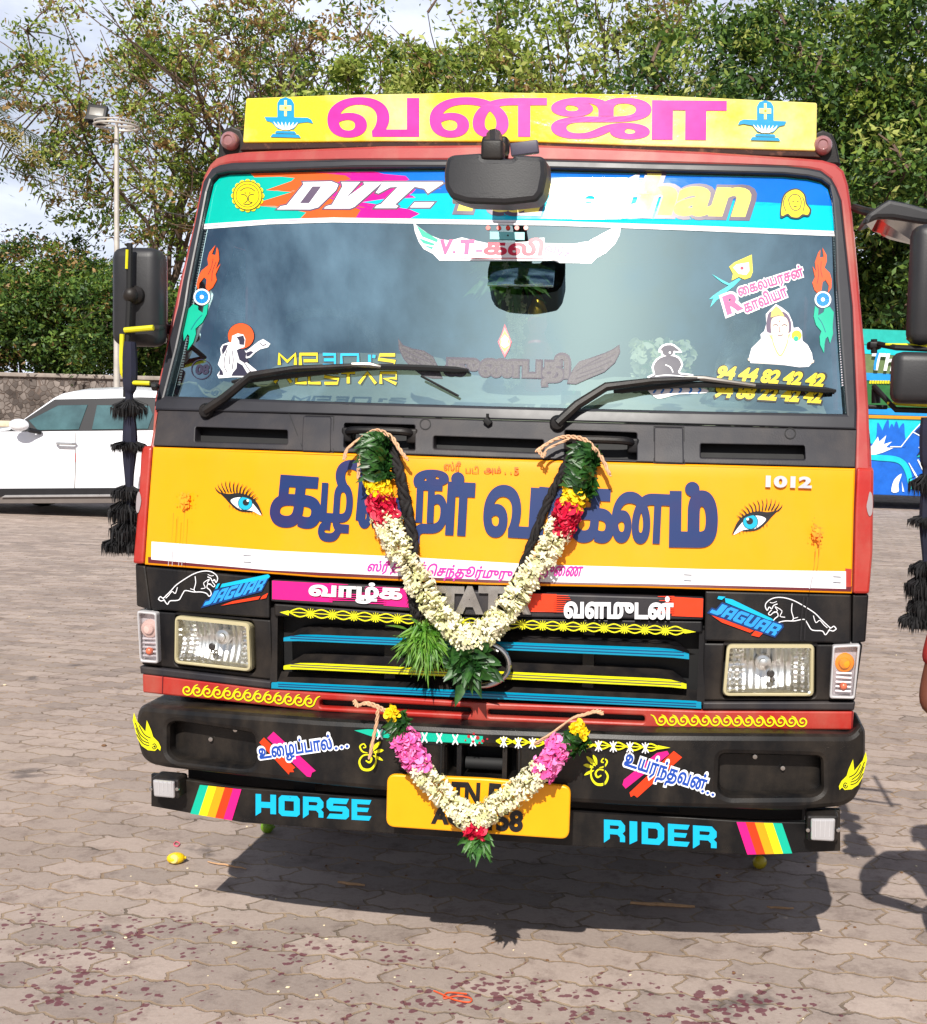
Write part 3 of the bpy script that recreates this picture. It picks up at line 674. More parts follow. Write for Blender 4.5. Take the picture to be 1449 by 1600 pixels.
for fx in (.15, .72, .92):
    for yy in (TY + .25, TY + 1.85):
        p = Vector((p0.x + (p1.x - p0.x) * fx, yy, .48)); s_ = -1 if yy < TY + 1 else 1
        mb = MB(); mb.lathe(p, (0, s_, 0), [(.24, .1), (.3, .13), (.46, .13), (.48, .09), (.48, -.12), (.25, -.13)], TYRE, 28); wh = mb.build('wheel', lor)
        mb = MB(); mb.lathe(p, (0, s_, 0), [(0, .04), (.1, .05), (.12, .02), (.23, .0), (.25, .1), (.29, .12)], RIM, 24); mb.build('rim', wh)
# ------------------------------------------------------------------ the lorry
RED = mat('cab_red', (172, 36, 28), .38, var=.10, scale=5, coat=.25, bump=.03, bscale=120, dust=.22); REDF = mat('cab_red_faded', (160, 52, 50), .5, var=.14, scale=4, dust=.3)
YEL = mat('panel_yellow', (255, 158, 0), .40, var=.04, scale=3, coat=.1, spec=.35, dust=.05, bump=.025, bscale=5); BLK = mat('plastic_black', (15, 14, 17), .5, var=.2, scale=6, bump=.06, bscale=260, dust=.07, spec=.35); BLK2 = mat('plastic_grey_black', (38, 37, 43), .52, var=.14, scale=6, bump=.05, bscale=260, dust=.08, spec=.4)
BLKD = mat('recess_black', (14, 14, 16), .7); RUB = mat('rubber', (40, 40, 46), .42, var=.1); BUMPM = mat('bumper_black', (11, 11, 13), .44, var=.2, scale=4, col2=(20, 19, 20), cov=.56, bump=.05, bscale=300, dust=.08, spec=.35)
WHT = mat('paint_white', (232, 232, 236), .45, var=.03); STRIPW = mat('reflective_white', (226, 226, 228), .35, var=.04); MAR = mat('maroon_edge', (96, 22, 34), .4)
CYA = mat('paint_cyan', (0, 178, 222), .4, col2=(34, 32, 34), cov=.68, scale=60); SLB = mat('paint_slat_blue', (0, 142, 178), .35, col2=(34, 32, 34), cov=.68, scale=60); PYE = mat('paint_yellow', (224, 220, 20), .45, col2=(34, 32, 34), cov=.68, scale=60); MAG = mat('paint_magenta', (222, 18, 128), .42, col2=(34, 32, 34), cov=.68, scale=60); MAGP = mat('paint_magenta_lettering', (206, 44, 156), .35, var=.12, scale=14)
ORR = mat('paint_red_orange', (238, 58, 14), .42, col2=(34, 32, 34), cov=.68, scale=60); TQ = mat('paint_turquoise', (0, 182, 152), .42, col2=(34, 32, 34), cov=.68, scale=60); ORG = mat('paint_orange', (250, 158, 14), .42, col2=(34, 32, 34), cov=.68, scale=60); INK = mat('paint_black', (22, 20, 24), .45); BLUL = mat('paint_royal_blue', (24, 72, 168), .42)
CHR = mat('chrome', (190, 188, 186), .18, .95, var=.1); GRY = mat('grey_paint', (74, 70, 86), .45); JBL = mat('paint_jaguar_blue', (42, 150, 232), .4); JDK = mat('paint_deep_blue', (8, 54, 112), .4)

TR = thing('lorry', 'decorated yellow and red lorry with painted lettering and a name board on top', 'truck', (0, 1.2, 0))

# cab shell: roof, back, floor, doors
def S_in(x, z): return S_front(x, z) + .05
hdr = [(213, 879), (222, 790), (231, 740), (238, 690), (252, 605), (265, 520), (283, 440), (300, 370), (312, 315), (321, 275), (330, 258), (340, 248), (356, 242), (385, 238), (600, 229), (830, 227), (1100, 238), (1250, 248), (1285, 251), (1305, 257), (1318, 268), (1325, 290), (1331, 330), (1341, 440), (1352, 560), (1357, 640), (1360, 729), (1364, 732), (1362, 860), (1357, 926)]
ws_out = [(245, 697), (250, 622), (268, 540), (284, 478), (291, 440), (310, 350), (323, 286), (336, 266), (348, 260), (367, 256.6), (533, 251.5), (853, 251.5), (1223, 261), (1262, 265), (1282, 269), (1298, 281), (1306, 295), (1313.6, 315), (1331, 480), (1337.7, 641), (1336, 731)]
mb = MB(); plate(mb, hdr + [(1330, 926)] + ws_out[::-1] + [(230, 880)], S_front, REDF, thick=.09, proud=.012, bev=.008, step=18)
frame = mb.build('windscreen_surround', TR)
prof = [(p.x, p.z) for p in (hit(x, y, S_front) for x, y in dens([(227, 1046), (219, 950)] + hdr + [(1350, 1000), (1334, 1104)], 30)) if p.z > .5]
_n = len(dens([(227, 1046), (219, 950)] + hdr + [(1350, 1000), (1334, 1104)], 30)); prof = prof[:_n - int(math.hypot(1334 - 227, 1104 - 1046) / 30)]
BACK = 1.92
mb = MB(); n = len(prof); rings = []
for t in (0, .06, .16, .62, .7, .93, 1.):
    for x, z in prof:
        y0 = S_front(x, z) + .06; bul = 1 + .03 * math.sin(math.pi * min(1, t * 2)) * (1 if t < .5 else 1); s_ = 1 if t < 1 else .97
        zz = z + (.035 * math.sin(math.pi * t) if z > 2.0 else 0)
        rings.append((x * (1 + .012 * math.sin(math.pi * t)) * s_, y0 + (BACK - y0) * t, zz * (1 if t < 1 else .995)))
mb.add(rings, [(k * n + i, k * n + i + 1, (k + 1) * n + i + 1, (k + 1) * n + i) for k in range(6) for i in range(n - 1) if not (k == 2 and prof[i][1] > 1.56 and prof[i + 1][1] > 1.56 and prof[i][1] < 2.10 and prof[i + 1][1] < 2.10)], RED)
zl = prof[0][1]
mb.add(rings[6 * n:] + [], [tuple(range(n))], RED)
shell = mb.build('cab_shell', TR)
# closed dark inside: floor, bulkhead and rear trim
INT = mat('cab_lining', (46, 44, 44), .9, var=.2); INTB = mat('cab_rear_trim', (58, 52, 52), .9)
mb = MB(); mb.box((0, 1.0, .84), (1.86, 1.75, .06), INT); mb.box((0, 1.84, 1.5), (1.84, .05, 1.3), INTB); mb.box((0, .16, 1.05), (1.84, .06, .8), INT); mb.build('cab_interior', TR)

# windscreen rubber, glass
glass_px = [(264, 619), (283, 545), (297, 480), (303, 440), (321, 350), (330, 302), (336, 283), (344, 275), (360, 271.5), (533, 265.5), (700, 264.5), (856, 266), (1223, 275), (1262, 279), (1283, 284), (1295, 293), (1299, 312), (1303.5, 361), (1306, 440), (1313, 545), (1321, 647), (1100, 643), (760, 634.5), (500, 627)]
rub_out = [(248, 641), (250, 622), (268, 540), (284, 478), (291, 440), (310, 350), (323, 286), (336, 266), (348, 260), (367, 256.6), (533, 251.5), (853, 251.5), (1223, 261), (1262, 265), (1282, 269), (1298, 281), (1306, 295), (1313.6, 315), (1331, 480), (1337.7, 641), (1337, 671), (1100, 664), (760, 655), (500, 647)]
plate_obj('windscreen_rubber', TR, rub_out, S_front, RUB, [glass_px], thick=.05, proud=.028, bev=.007, step=14)
GL = glassmat('windscreen_glass', (.84, .97, .96), .56, .0, (.60, .90, .97))
S_glass = lambda x, z: S_front(x, z) - .006
mb = MB(); gl = [(p.x, p.z) for p in (hit(x, y, S_front) for x, y in dens(glass_px, 20))]
gq = cut(nzfill([orient(offset(orient(gl), .006))]), .04, .04)
bm = bmesh.new()
vm = {}
def gv(x, z):
    k = (round(x, 4), round(z, 4))
    if k not in vm: vm[k] = bm.verts.new((x, S_front(x, z) - .006, z))
    return vm[k]
for q in gq:
    vs = []
    for x, z in q:
        v = gv(x, z)
        if v not in vs: vs.append(v)
    if len(vs) > 2:
        try: bm.faces.new(vs)
        except ValueError: pass
me = bpy.data.meshes.new('windscreen')
bmesh.ops.recalc_face_normals(bm, faces=bm.faces[:]); bm.to_mesh(me); bm.free(); me.materials.append(GL); me.shade_smooth()
# exact normals of the bowed sheet, so the sky mirrors cleanly
def S_norm(x, z, e=.004):
    v = Vector(((S_front(x + e, z) - S_front(x - e, z)) / (2 * e), -1, (S_front(x, max(z, 1.57) + e) - S_front(x, max(z, 1.57) - e)) / (2 * e))); return v.normalized()
me.normals_split_custom_set_from_vertices([S_norm(v.co.x, v.co.z) for v in me.vertices])
wsc = bpy.data.objects.new('windscreen', me); COL.objects.link(wsc); wsc.parent = TR; wsc.matrix_parent_inverse = Matrix.Translation(-TR.location)

# roof board
board_px = [(384, 153), (520, 148), (760, 143.5), (1000, 147), (1277, 160), (1276, 236), (1000, 228), (830, 222), (600, 221), (379, 223)]
SGY = mat('board_yellow', (248, 222, 50), .2, col2=(250, 240, 150), cov=.42, scale=2.2, bump=.5, bscale=20, coat=.4); SGW = mat('board_wood', (52, 30, 26), .85, col2=(112, 74, 58), cov=.55, scale=26)
plate_obj('roof_board', TR, rnd(board_px, 3, 2), S_sign, SGY, thick=.09, bev=.006, step=16, m_side=SGW); rb = bpy.data.objects['roof_board']
mb = MB(); plate(mb, [(379, 222), (600, 220), (830, 221), (1000, 227), (1276, 235), (1283, 245), (1000, 237), (830, 229), (600, 229), (374, 234)], S_sign, SGW, thick=.11, proud=-.006, bev=.003, step=18); mb.build('board_base', rb)
D = Decal(S_sign); PALE = mat('board_pale_yellow', (252, 246, 150), .25, bump=.3, bscale=22)
D.text('வன', (515, 213), (852, 213), 59, MAGP, .02); D.text('ஜ', (866, 215), (1013, 216), 61, MAGP, .03); D.text('ா', (1027, 214), (1127, 215), 53, MAGP, .045)
LBL = mat('board_blue', (30, 148, 200), .35)
def lamp_emblem(cx, cy, s, f):
    p = lambda x, y: (cx + f * x * s, cy + y * s + x * f * s * .03)
    D.poly([p(-13, 30), p(-13, 8), p(-9, 1), p(0, -2), p(9, 1), p(13, 8), p(13, 30)], LBL); D.poly([p(-33, 30), p(34, 29), p(40, 32), p(43, 38), p(34, 36), p(20, 38), p(12, 48), p(-12, 48), p(-22, 38), p(-30, 36)], LBL)
    for k in range(-3, 4): D.ribbon([p(k * 1.5, 49), p(k * 4.6, 43), p(k * 6.2, 37)], [1.2, 3, .8], WHT)
    D.poly([p(-20, 56), p(20, 56), p(24, 61), p(-24, 61)], LBL); D.poly([p(-14, 51), p(14, 51), p(17, 55), p(-17, 55)], LBL)
    D.poly([p(-2, 3), p(2, 3), p(2, 11), p(9, 11), p(9, 19), p(2, 19), p(2, 28), p(-2, 28), p(-2, 19), p(-9, 19), p(-9, 11), p(-2, 11)], PALE); D.circle(p(0, 15), 2, ORG, 10)
lamp_emblem(447, 154, 1.0, 1); lamp_emblem(1196, 159, 1.0, -1)
D.build('lettering', rb)
# marker lamps
LENSR = mat('lamp_smoked_lens', (150, 104, 104), .12, spec=1., coat=.6); LENSC = mat('lamp_clear_lens', (170, 168, 170), .08, spec=1., coat=.8)
for cx, cy in ((354, 217), (1287, 224)):
    yy = S_front(0, 2.3) + .13; p = at(cx, cy, yy - .05); mb = MB(); k = .0021 * 1.0
    o = [(p.x + a * k, p.z + b * k) for a, b in [(-21, -24), (-18, 4), (-13, 17), (0, 22), (13, 17), (19, 4), (26, -24)]]
    Sl = lambda x, z: yy - .01
    plate(mb, rnd([(x * 1e4, z * 1e4) for x, z in o], 0, 1) and dens(o, .01), Sl, BLK, thick=.09, bev=.006, space='xz'); ml = mb.build('marker_lamp', TR)
    mb = MB(); mb.lathe((p.x, yy - .012, p.z), (0, -1, 0), [(.027, 0), (.027, .016), (.023, .024), (.015, .029), (.012, .025), (0, .027)], LENSR, 26); mb.build('lens', ml)

# black cowl panel below the glass
cowl = [(252, 640), (500, 647), (760, 656), (1100, 665), (1338, 671), (1335.5, 730), (1000, 721.5), (760, 714), (500, 705), (244, 696)]
H1 = rnd([(310, 667), (453, 672), (453, 694), (309, 690)], 3); H2 = rnd([(680, 681), (851, 687), (851, 708), (680, 701)], 3); H3 = rnd([(1095, 693), (1257, 696), (1258, 718), (1095, 715)], 3)
H4 = rnd([(541, 661), (651, 664), (651, 703), (540, 699)], 3); H5 = rnd([(884, 672), (996, 676), (996, 719), (884, 715)], 3)
plate_obj('cowl_panel', TR, cowl, S_front, BLK2, [H1, H2, H3, H4, H5], thick=.05, proud=.02, bev=.003, step=18); cw = bpy.data.objects['cowl_panel']
for h in (H1, H2, H3, H4, H5):
    mb = MB(); plate(mb, [(x + (4 if x > sum(q[0] for q in h) / len(h) else -4), y + (4 if y > sum(q[1] for q in h) / len(h) else -4)) for x, y in h], S_front, BLKD, thick=.004, proud=-.022, bev=.0005, step=30); mb.build('vent_recess', cw)
D = Decal(lambda x, z: S_front(x, z) - .02)
for q in ([(478, 649), (522, 650), (521, 707), (475, 705)], [(1022, 666), (1069, 667), (1070, 725), (1022, 723)]): D.ribbon(q, 1.6, BLKD, 0, closed=True)
for c in ((665, 662.5), (1235, 677)): D.circle(c, 9, BLKD, 20, hole=7.4)
D.ribbon([(452, 645), (475, 704)], 1.2, BLKD, 0)
D.build('panel_gaps', cw)
for q in ([(478, 650), (521.5, 651), (520.5, 706), (476, 704.5)], [(1023, 667), (1068, 668), (1069, 724), (1023, 722)]): mb = MB(); plate(mb, rnd(q, 3, 2), S_front, BLK2, thick=.02, proud=.025, bev=.003); mb.build('blanking_cover', cw)
for (a, b, c, d) in (((545, 677), (560, 672), (632, 674), (646, 679)), ((888, 690), (900, 686), (975, 688), (990, 694))):
    mb = MB(); P = [hit(*q, S_front) for q in (a, b, c, d)]; P[0].y -= .0; P[3].y -= .0; P[1].y -= .035; P[2].y -= .035
    mb.tube(crom([tuple(p) for p in P], 6), .011, BLK, 10)
    for q in (P[0], P[3]): mb.box(q + Vector((0, -.005, -.004)), (.03, .03, .04), BLK, None, .006)
    mb.build('grab_handle', cw)
mb = MB(); p = hit(765, 661, S_front); mb.box(p + Vector((0, -.027, .004)), (.022, .02, .016), BLKD, Matrix.Rotation(R(45), 3, 'Y'), .003); mb.tube([p + Vector((0, -.03, .008)), p + Vector((0, -.032, .025))], .004, BLKD, 8); mb.build('washer_nozzle', cw)

# yellow front panel
panel = [(244, 698), (500, 706.5), (760, 716), (1000, 723), (1335.5, 731.5), (1333, 800), (1330, 926), (1000, 917), (760, 912.5), (500, 901), (231, 881), (237, 790)]
plate_obj('front_panel', TR, panel, S_front, YEL, thick=.05, proud=.022, bev=.005, step=18, m_side=MAR); fp = bpy.data.objects['front_panel']
S_pan = lambda x, z: S_front(x, z) - .022
D = Decal(S_pan)
D.poly([(232, 870), (500, 892), (760, 903), (1000, 909), (1331, 916), (1330, 924), (1000, 915), (760, 910), (500, 899), (232, 879)], MAR)
D.poly([(1321, 888), (1331, 889), (1330, 917), (1321, 917)], RED)
D.poly([(237.5, 846), (424, 860), (625, 869.5), (842, 882), (1100, 889), (1322, 892.5), (1322, 920), (1100, 914), (842, 909), (625, 900), (424, 891), (237, 874)], STRIPW)
for x, y in ((387, 868), (387, 878), (1075, 898), (1075, 907), (1308, 901), (1308, 910)): D.ribbon([(x - 6, y), (x + 6, y + .5)], 1.4, GRY, 0)
D.text('ஸ்ரீ', (573, 896), (606, 897), 21, MAGP, .03, .25); D.text('திருச்', (610, 897), (662, 899), 22, MAGP, .03, .25); D.text('ெசந்தூர்முருகன்', (664, 905), (835, 913), 25, MAGP, .03, .25); D.text('துைண', (842, 907), (906, 908), 23, MAGP, .03, .25)
# blue hand-painted lettering
LET = bpy.data.materials.new('paint_blue_violet'); LET.use_nodes = True; _n = LET.node_tree; _b = _n.nodes['Principled BSDF']; _b.inputs['Roughness'].default_value = .42
_t = _n.nodes.new('ShaderNodeTexCoord'); _nz = _n.nodes.new('ShaderNodeTexNoise'); _nz.inputs['Scale'].default_value = 7; _nz.inputs['Detail'].default_value = 3; _r = _n.nodes.new('ShaderNodeValToRGB')
_n.links.new(_t.outputs['Object'], _nz.inputs['Vector']); _n.links.new(_nz.outputs['Fac'], _r.inputs[0]); _n.links.new(_r.outputs[0], _b.inputs['Base Color'])
_r.color_ramp.elements[0].position = .48; _r.color_ramp.elements[0].color = (*lin((11, 42, 98)), 1); _r.color_ramp.elements[1].position = .74; _r.color_ramp.elements[1].color = (*lin((42, 34, 88)), 1)
W_ = 15
D.text('க', (424, 818), (497, 823), 73, LET, .036, .03)
D.text('ழ', (499, 842), (546, 845), 86, LET, .036, .0); D.text('ி', (523, 806), (568, 810), 86, LET, .036)
D.text('வ', (560, 822), (607, 823), 56, LET, .036); D.text('ு', (607, 823), (628, 824), 40, LET, .05)
D.text('ந', (648, 846), (695, 848), 92, LET, .036); D.text('ீ', (650, 758), (697, 762), 24, LET, .036)
D.text('ா', (700, 829), (736, 831), 70, LET, .055); D.circle((716, 748), 10.5, LET, 22)
D.text('வ', (757, 834), (836, 839), 74, LET, .036)
D.text('ா', (840, 837), (874, 840), 70, LET, .055)
D.text('க', (893, 842), (956, 845), 76, LET, .036)
D.text('ன', (957, 843), (1041, 847), 72, LET, .036)
D.text('ம', (1051, 847), (1116, 848), 74, LET, .06); D.circle((1082, 764), 11.5, LET, 22)
# worn red writing above
FR = mat('faded_red', (214, 104, 14), .5)
D.text('ஸ்ரீ', (694, 737), (720, 738), 17, FR, .01); D.text('படி', (728, 738), (748, 739), 11, FR, .01); D.text('அம்', (757, 739), (783, 740), 11, mat('faded_red_lettering', (224, 84, 20), .5), .02); D.circle((790, 739), 1.2, FR); D.circle((799, 739), 1.2, FR); D.text('5', (804, 741), (811, 741), 11, FR, .02)
# vermilion smears
SM = mat('turmeric_smear', (242, 150, 10), .6, col2=(246, 170, 6), cov=.5, scale=30); SM2 = mat('vermilion_smear', (238, 128, 12), .6, col2=(246, 160, 6), cov=.5, scale=40); DRP = mat('drip_stain', (176, 116, 16), .5)
rr = random.Random(9)
for (cx, cy, rx, ry, m, n_) in ((290, 782, 15, 22, SM, 70), (1276, 832, 11, 20, SM2, 80)):
    for k in range(n_):
        a = rr.uniform(0, 6.28); q = abs(rr.gauss(0, .55)); D.circle((cx + math.cos(a) * rx * q, cy + math.sin(a) * ry * q), rr.uniform(.8, 3.6) * (1.3 - min(q, 1)), m, 8, ry=rr.uniform(1.5, 4.5) * (1.3 - min(q, 1)))
for x, y0, y1 in ((277, 800, 845), (284, 806, 848), (294, 800, 849)): D.ribbon([(x, y0), (x - 1, (y0 + y1) / 2), (x - 3, y1)], [.7, .5, .3], DRP)
for x, y0, y1 in ((1274, 850, 888), (1280, 846, 884)): D.ribbon([(x, y0), (x - 1, (y0 + y1) / 2), (x - 4, y1)], [1.2, 1, .6], SM2)
SPK = mat('kumkum_drip', (150, 40, 70), .5)
for x in (271, 277, 287, 292): D.ribbon([(x, 850), (x - 1, 868), (x - 2, 882)], .7, mat('strip_drip', (196, 190, 196), .5) if x == 271 else bpy.data.materials['strip_drip'], 0)
D.ribbon([(1270, 890), (1264, 918)], 1.4, bpy.data.materials['strip_drip'], 0)
D.build('lettering', fp)
def eye(cx, cy, s, f, nm='painted_eye'):
    E_ = Decal(S_pan, .0022); p = lambda x, y: (cx + f * x * s, cy + y * s)
    E_.poly([p(-35, -13), p(-22, -10), p(-8, -10), p(8, -7), p(20, 2), p(30, 20), p(22, 16), p(10, 17), p(-6, 15), p(-18, 6), p(-27, -4)], INK, smooth=4)
    E_.poly([p(-19, -1), p(-8, -6), p(6, -4), p(17, 5), p(29, 22), p(14, 15), p(0, 14), p(-10, 9)], WHT, smooth=4)
    E_.circle(p(4, 3), 11.5 * s, INK, 24); E_.circle(p(4, 3), 10.6 * s, mat('iris_blue', (30, 168, 200), .3) if 'iris_blue' not in bpy.data.materials else bpy.data.materials['iris_blue'], 24); E_.circle(p(5, 2), 5 * s, INK, 18); E_.circle(p(8, -1), 2 * s, WHT, 10)
    E_.ribbon([p(-38, -14), p(-22, -9), p(-6, -10), p(10, -6), p(22, 4), p(31, 22)], [1, 5, 5.5, 4, 3, .6], INK)
    for k in range(13):
        t = k / 12; x = -36 + 54 * t; y = -13 + 11 * t * t - (3 * math.sin(t * 3.1)); L_ = (11, 14, 16, 17, 17, 16, 16, 15, 15, 14, 12, 9, 7)[k]; a = -2.25 + t * 1.75
        E_.ribbon([p(x, y), p(x + math.cos(a) * L_ * .55 - 1.5, y + math.sin(a) * L_ * .6), p(x + math.cos(a) * L_, y + math.sin(a) * L_ * .95 - 1)], [2.3, 1.6, .5], INK, 3)
    for k in range(9):
        t = k / 8; x = -20 + 40 * t; y = 6 + 11 * t; E_.ribbon([p(x, y), p(x - 1, y + 5 - abs(t - .5) * 3)], [1.1, .3], INK, 0)
    E_.build(nm, fp)
eye(380, 783, 1.0, 1); eye(1177, 812, 1.06, -1)
# raised number badge
mb = MB(); B_ = Decal(S_pan, .006); B_.text('1012', (1198, 760), (1266, 762), 16, CHR if False else mat('badge_silver', (222, 222, 226), .25, .4), .05)
bdg = B_.build('number_badge', fp); md = bdg.modifiers.new('thickness', 'SOLIDIFY'); md.thickness = .006; md.offset = 0
# red corner pieces beside the panel
CHIP = mat('chipped_grey', (150, 140, 142), .7)
for pts, ch in (([(226, 696), (243, 697.5), (236, 790), (230, 880), (213, 879), (221, 790)], [(215, 775), (219, 768), (222, 782), (218, 800), (214, 797)]), ([(1338, 730), (1364, 732), (1362.5, 860), (1357, 926), (1332, 926), (1335, 800)], [(1356, 780), (1359, 768), (1363, 775), (1363, 800), (1358, 806), (1354, 792)])):
    mb = MB(); plate(mb, rnd(pts, 4, 3), S_front, RED, thick=.08, proud=.024, bev=.007, step=14); c_ = mb.build('corner_panel', TR)
    D = Decal(S_pan, .0045); D.poly(ch, CHIP, smooth=3); D.build('chipped_paint', c_)

# black fascia: upper band with the leaping cat, lamp panels, grille
def slab(name, pts, m=BLK, proud=.016, thick=.05, holes=(), parent=TR, bev=.005, r=3, step=16):
    return plate_obj(name, parent, rnd(pts, r, 3), S_front, m, holes, thick=thick, proud=proud, bev=bev, step=step)
fl_ = slab('fascia_panel', [(231, 884), (424, 902), (424, 965), (330, 958), (240, 951)]); fr_ = slab('fascia_panel', [(1102, 922), (1330, 928), (1329, 1003), (1240, 1003), (1101, 1000)])
slab('fascia_end', [(214, 880), (230, 883), (239, 951), (236, 952), (216, 946)], proud=.012); slab('fascia_end', [(1332, 928), (1357, 928), (1352, 1002), (1331, 1004)], proud=.012)
hl_hole = rnd([(275, 957), (398, 969), (401, 1052), (274, 1039)], 10); hr_hole = rnd([(1133, 1001), (1275, 1001), (1275, 1090), (1126, 1090)], 10)
lpl = slab('lamp_panel', [(219, 952), (240, 954), (424, 968), (427, 1062), (223, 1038)], holes=[hl_hole], proud=.006); lpr = slab('lamp_panel', [(1100, 1004), (1240, 1006), (1348, 1006), (1336, 1094), (1098, 1094)], holes=[hr_hole], proud=.006)
slab('lamp_panel_lip', [(222, 1039), (427, 1063), (426, 1075), (223, 1051)], BLK2, proud=.016, r=2); slab('lamp_panel_lip', [(1098, 1095), (1336, 1095), (1334, 1108), (1098, 1107)], BLK2, proud=.016, r=2)
mb = MB(); plate(mb, [(225, 940), (430, 950), (1100, 985), (1340, 990), (1333, 1112), (760, 1108), (430, 1078), (226, 1050)], S_front, BLKD, thick=.02, proud=-.055, bev=.001, step=40); mb.build('grille_backing', TR)

def cat(D, M_, m):
    D.ribbon([M_(*p) for p in [(0, 62), (4, 57), (9, 60), (16, 53), (24, 44), (34, 32), (52, 18), (68, 8), (84, 3), (98, 4), (108, 11), (111, 19), (108, 27), (105, 21), (101, 24), (98, 18), (92, 15)]], 1.5, m)
    D.ribbon([M_(*p) for p in [(0, 62), (5, 66), (11, 65), (17, 73), (22, 66), (34, 65), (40, 62), (46, 50), (51, 44), (66, 47), (80, 47), (90, 50), (95, 56), (99, 52), (97, 44), (91, 38)]], 1.5, m)
    D.ribbon([M_(*p) for p in [(91, 38), (92, 32), (97, 30), (103, 36), (106, 33), (101, 26)]], 1.3, m); D.ribbon([M_(*p) for p in [(69, 14), (70, 28), (67, 42), (70, 47)]], 1.3, m); D.ribbon([M_(*p) for p in [(60, 40), (68, 43)]], 1.1, m, smooth=0)
    D.ribbon([M_(*p) for p in [(80, 40), (88, 38), (85, 28), (96, 20), (92, 28), (99, 32)]], 1.2, m, smooth=3); D.ribbon([M_(*p) for p in [(36, 37), (32, 50), (26, 46), (19, 55), (14, 60)]], 1.2, m); D.ribbon([M_(*p) for p in [(9, 60), (13, 66)]], 1.1, m, smooth=0)
    D.ribbon([M_(*p) for p in [(93, 10), (99, 13), (104, 12)]], 1., m)
S_fas = lambda x, z: S_front(x, z) - .016
D = Decal(S_fas); cat(D, lambda x, y: (248 + x * .835, 890 + y * .74 + x * .0), WHT)
BLOCK = {'J': [[(4, 0), (9, 0), (9, 8), (7, 10), (0, 10), (0, 7), (4, 7)]], 'A': [[(0, 10), (0, 2), (2, 0), (9, 0), (9, 10), (6, 10), (6, 7), (3, 7), (3, 10)]], 'G': [[(9, 0), (9, 2.6), (3.2, 2.6), (3.2, 7.4), (6, 7.4), (6, 6), (4.6, 6), (4.6, 4.4), (9, 4.4), (9, 10), (1.5, 10), (0, 8.4), (0, 1.6), (1.5, 0)]], 'U': [[(0, 0), (3.2, 0), (3.2, 7.4), (5.8, 7.4), (5.8, 0), (9, 0), (9, 8.5), (7.5, 10), (1.5, 10), (0, 8.5)]], 'R': [[(0, 0), (7.6, 0), (9, 1.4), (9, 5), (7.6, 6), (9, 7), (9, 10), (6, 10), (6, 7.2), (3, 7.2), (3, 10), (0, 10)]]}
BHOLE = {'A': [[(3, 2.4), (6, 2.4), (6, 4.8), (3, 4.8)]], 'R': [[(3, 2.4), (6, 2.4), (6, 4.8), (3, 4.8)]]}
def block_word(D, word, M_, m, grow=0.):
    for i, ch in enumerate(word):
        for g in BLOCK[ch]:
            g = offset(orient(g, 1), grow) if grow else orient(g, 1)
            D.poly([M_(i * 10 + x, y) for x, y in g], m, [[M_(i * 10 + x, y) for x, y in h] for h in BHOLE.get(ch, [])] if not grow else [])
def jag(D, o, ex, ey):
    M_ = lambda u, v: (o[0] + ex[0] * u + ey[0] * v, o[1] + ex[1] * u + ey[1] * v)
    block_word(D, 'JAGUAR', M_, JDK, 1.4); block_word(D, 'JAGUAR', M_, JBL)
    return M_
M_ = jag(D, (330, 925), (1.54, -.42), (-1.15, 2.15))
D.poly([(348, 912), (420, 897), (423, 900), (421, 903), (345, 918)], CYA); D.poly([(341, 912), (345, 911), (341, 919), (337, 920)], CYA); D.poly([(346, 946), (365, 939), (408, 931), (405, 936)], ORR); D.poly([(411, 931), (420, 926), (417, 934), (408, 936)], ORR)
D.build('cat_emblem', fl_)
D = Decal(S_fas); cat(D, lambda x, y: (1307 - x * 1.0, 931 + y * .83 - (x - 50) * .0), WHT)
M_ = jag(D, (1122, 941), (1.72, .62), (-1.3, 1.55))
D.poly([(1133, 934), (1144, 936), (1206, 966), (1210, 970), (1200, 968), (1134, 941)], CYA); D.poly([(1123, 931), (1134, 932), (1128, 937), (1121, 935)], CYA); D.poly([(1112, 961), (1130, 967), (1178, 985), (1172, 988), (1128, 972)], ORR); D.poly([(1180, 985), (1192, 989), (1186, 995), (1174, 992)], ORR)
for x in (1256, 1262): D.ribbon([(x, 932), (x - 3, 960), (x - 5, 1000)], 2, INK, 0)
D.build('cat_emblem', fr_)

# upper grille bar with the greeting
gbar = slab('grille_bar', [(427, 905), (760, 923), (1100, 933), (1099, 967), (760, 962), (427, 938)], BLK2, proud=.02)
S_gb = lambda x, z: S_front(x, z) - .02
D = Decal(S_gb)
rr = random.Random(3)
D.poly([(426, 907), (520, 912), (520, 941), (426, 936)], MAG); D.poly([(600, 917), (650, 920), (650, 950), (600, 946)], MAG)
for k in range(9):
    y = 912 + k * 3.1; D.ribbon([(515, y), (530 + rr.uniform(5, 45), y + 1.5)], [2.2, .8], MAG, 0); D.ribbon([(604, y + 6), (585 - rr.uniform(0, 25), y + 5)], [2.2, .8], MAG, 0)
D.poly([(1050, 932), (1099, 935), (1098, 964), (1050, 962)], ORR); D.poly([(800, 926), (870, 928), (870, 956), (800, 955)], ORR)
for k in range(9):
    y = 930 + k * 3.1; D.ribbon([(866, y), (876 + rr.uniform(5, 20), y + .5)], [2.2, .8], ORR, 0); D.ribbon([(1054, y + 2), (1040 - rr.uniform(0, 16), y + 1.6)], [2.2, .8], ORR, 0)
D.text('வாழ்க', (485, 938), (627, 944), 31, WHT, .045); D.text('வளமுடன்', (883, 964), (1051, 966), 33, WHT, .045)
D.build('lettering', gbar)
B_ = Decal(S_gb, .006); CM = mat('badge_chrome', (176, 172, 168), .25, .8, var=.2, scale=30)
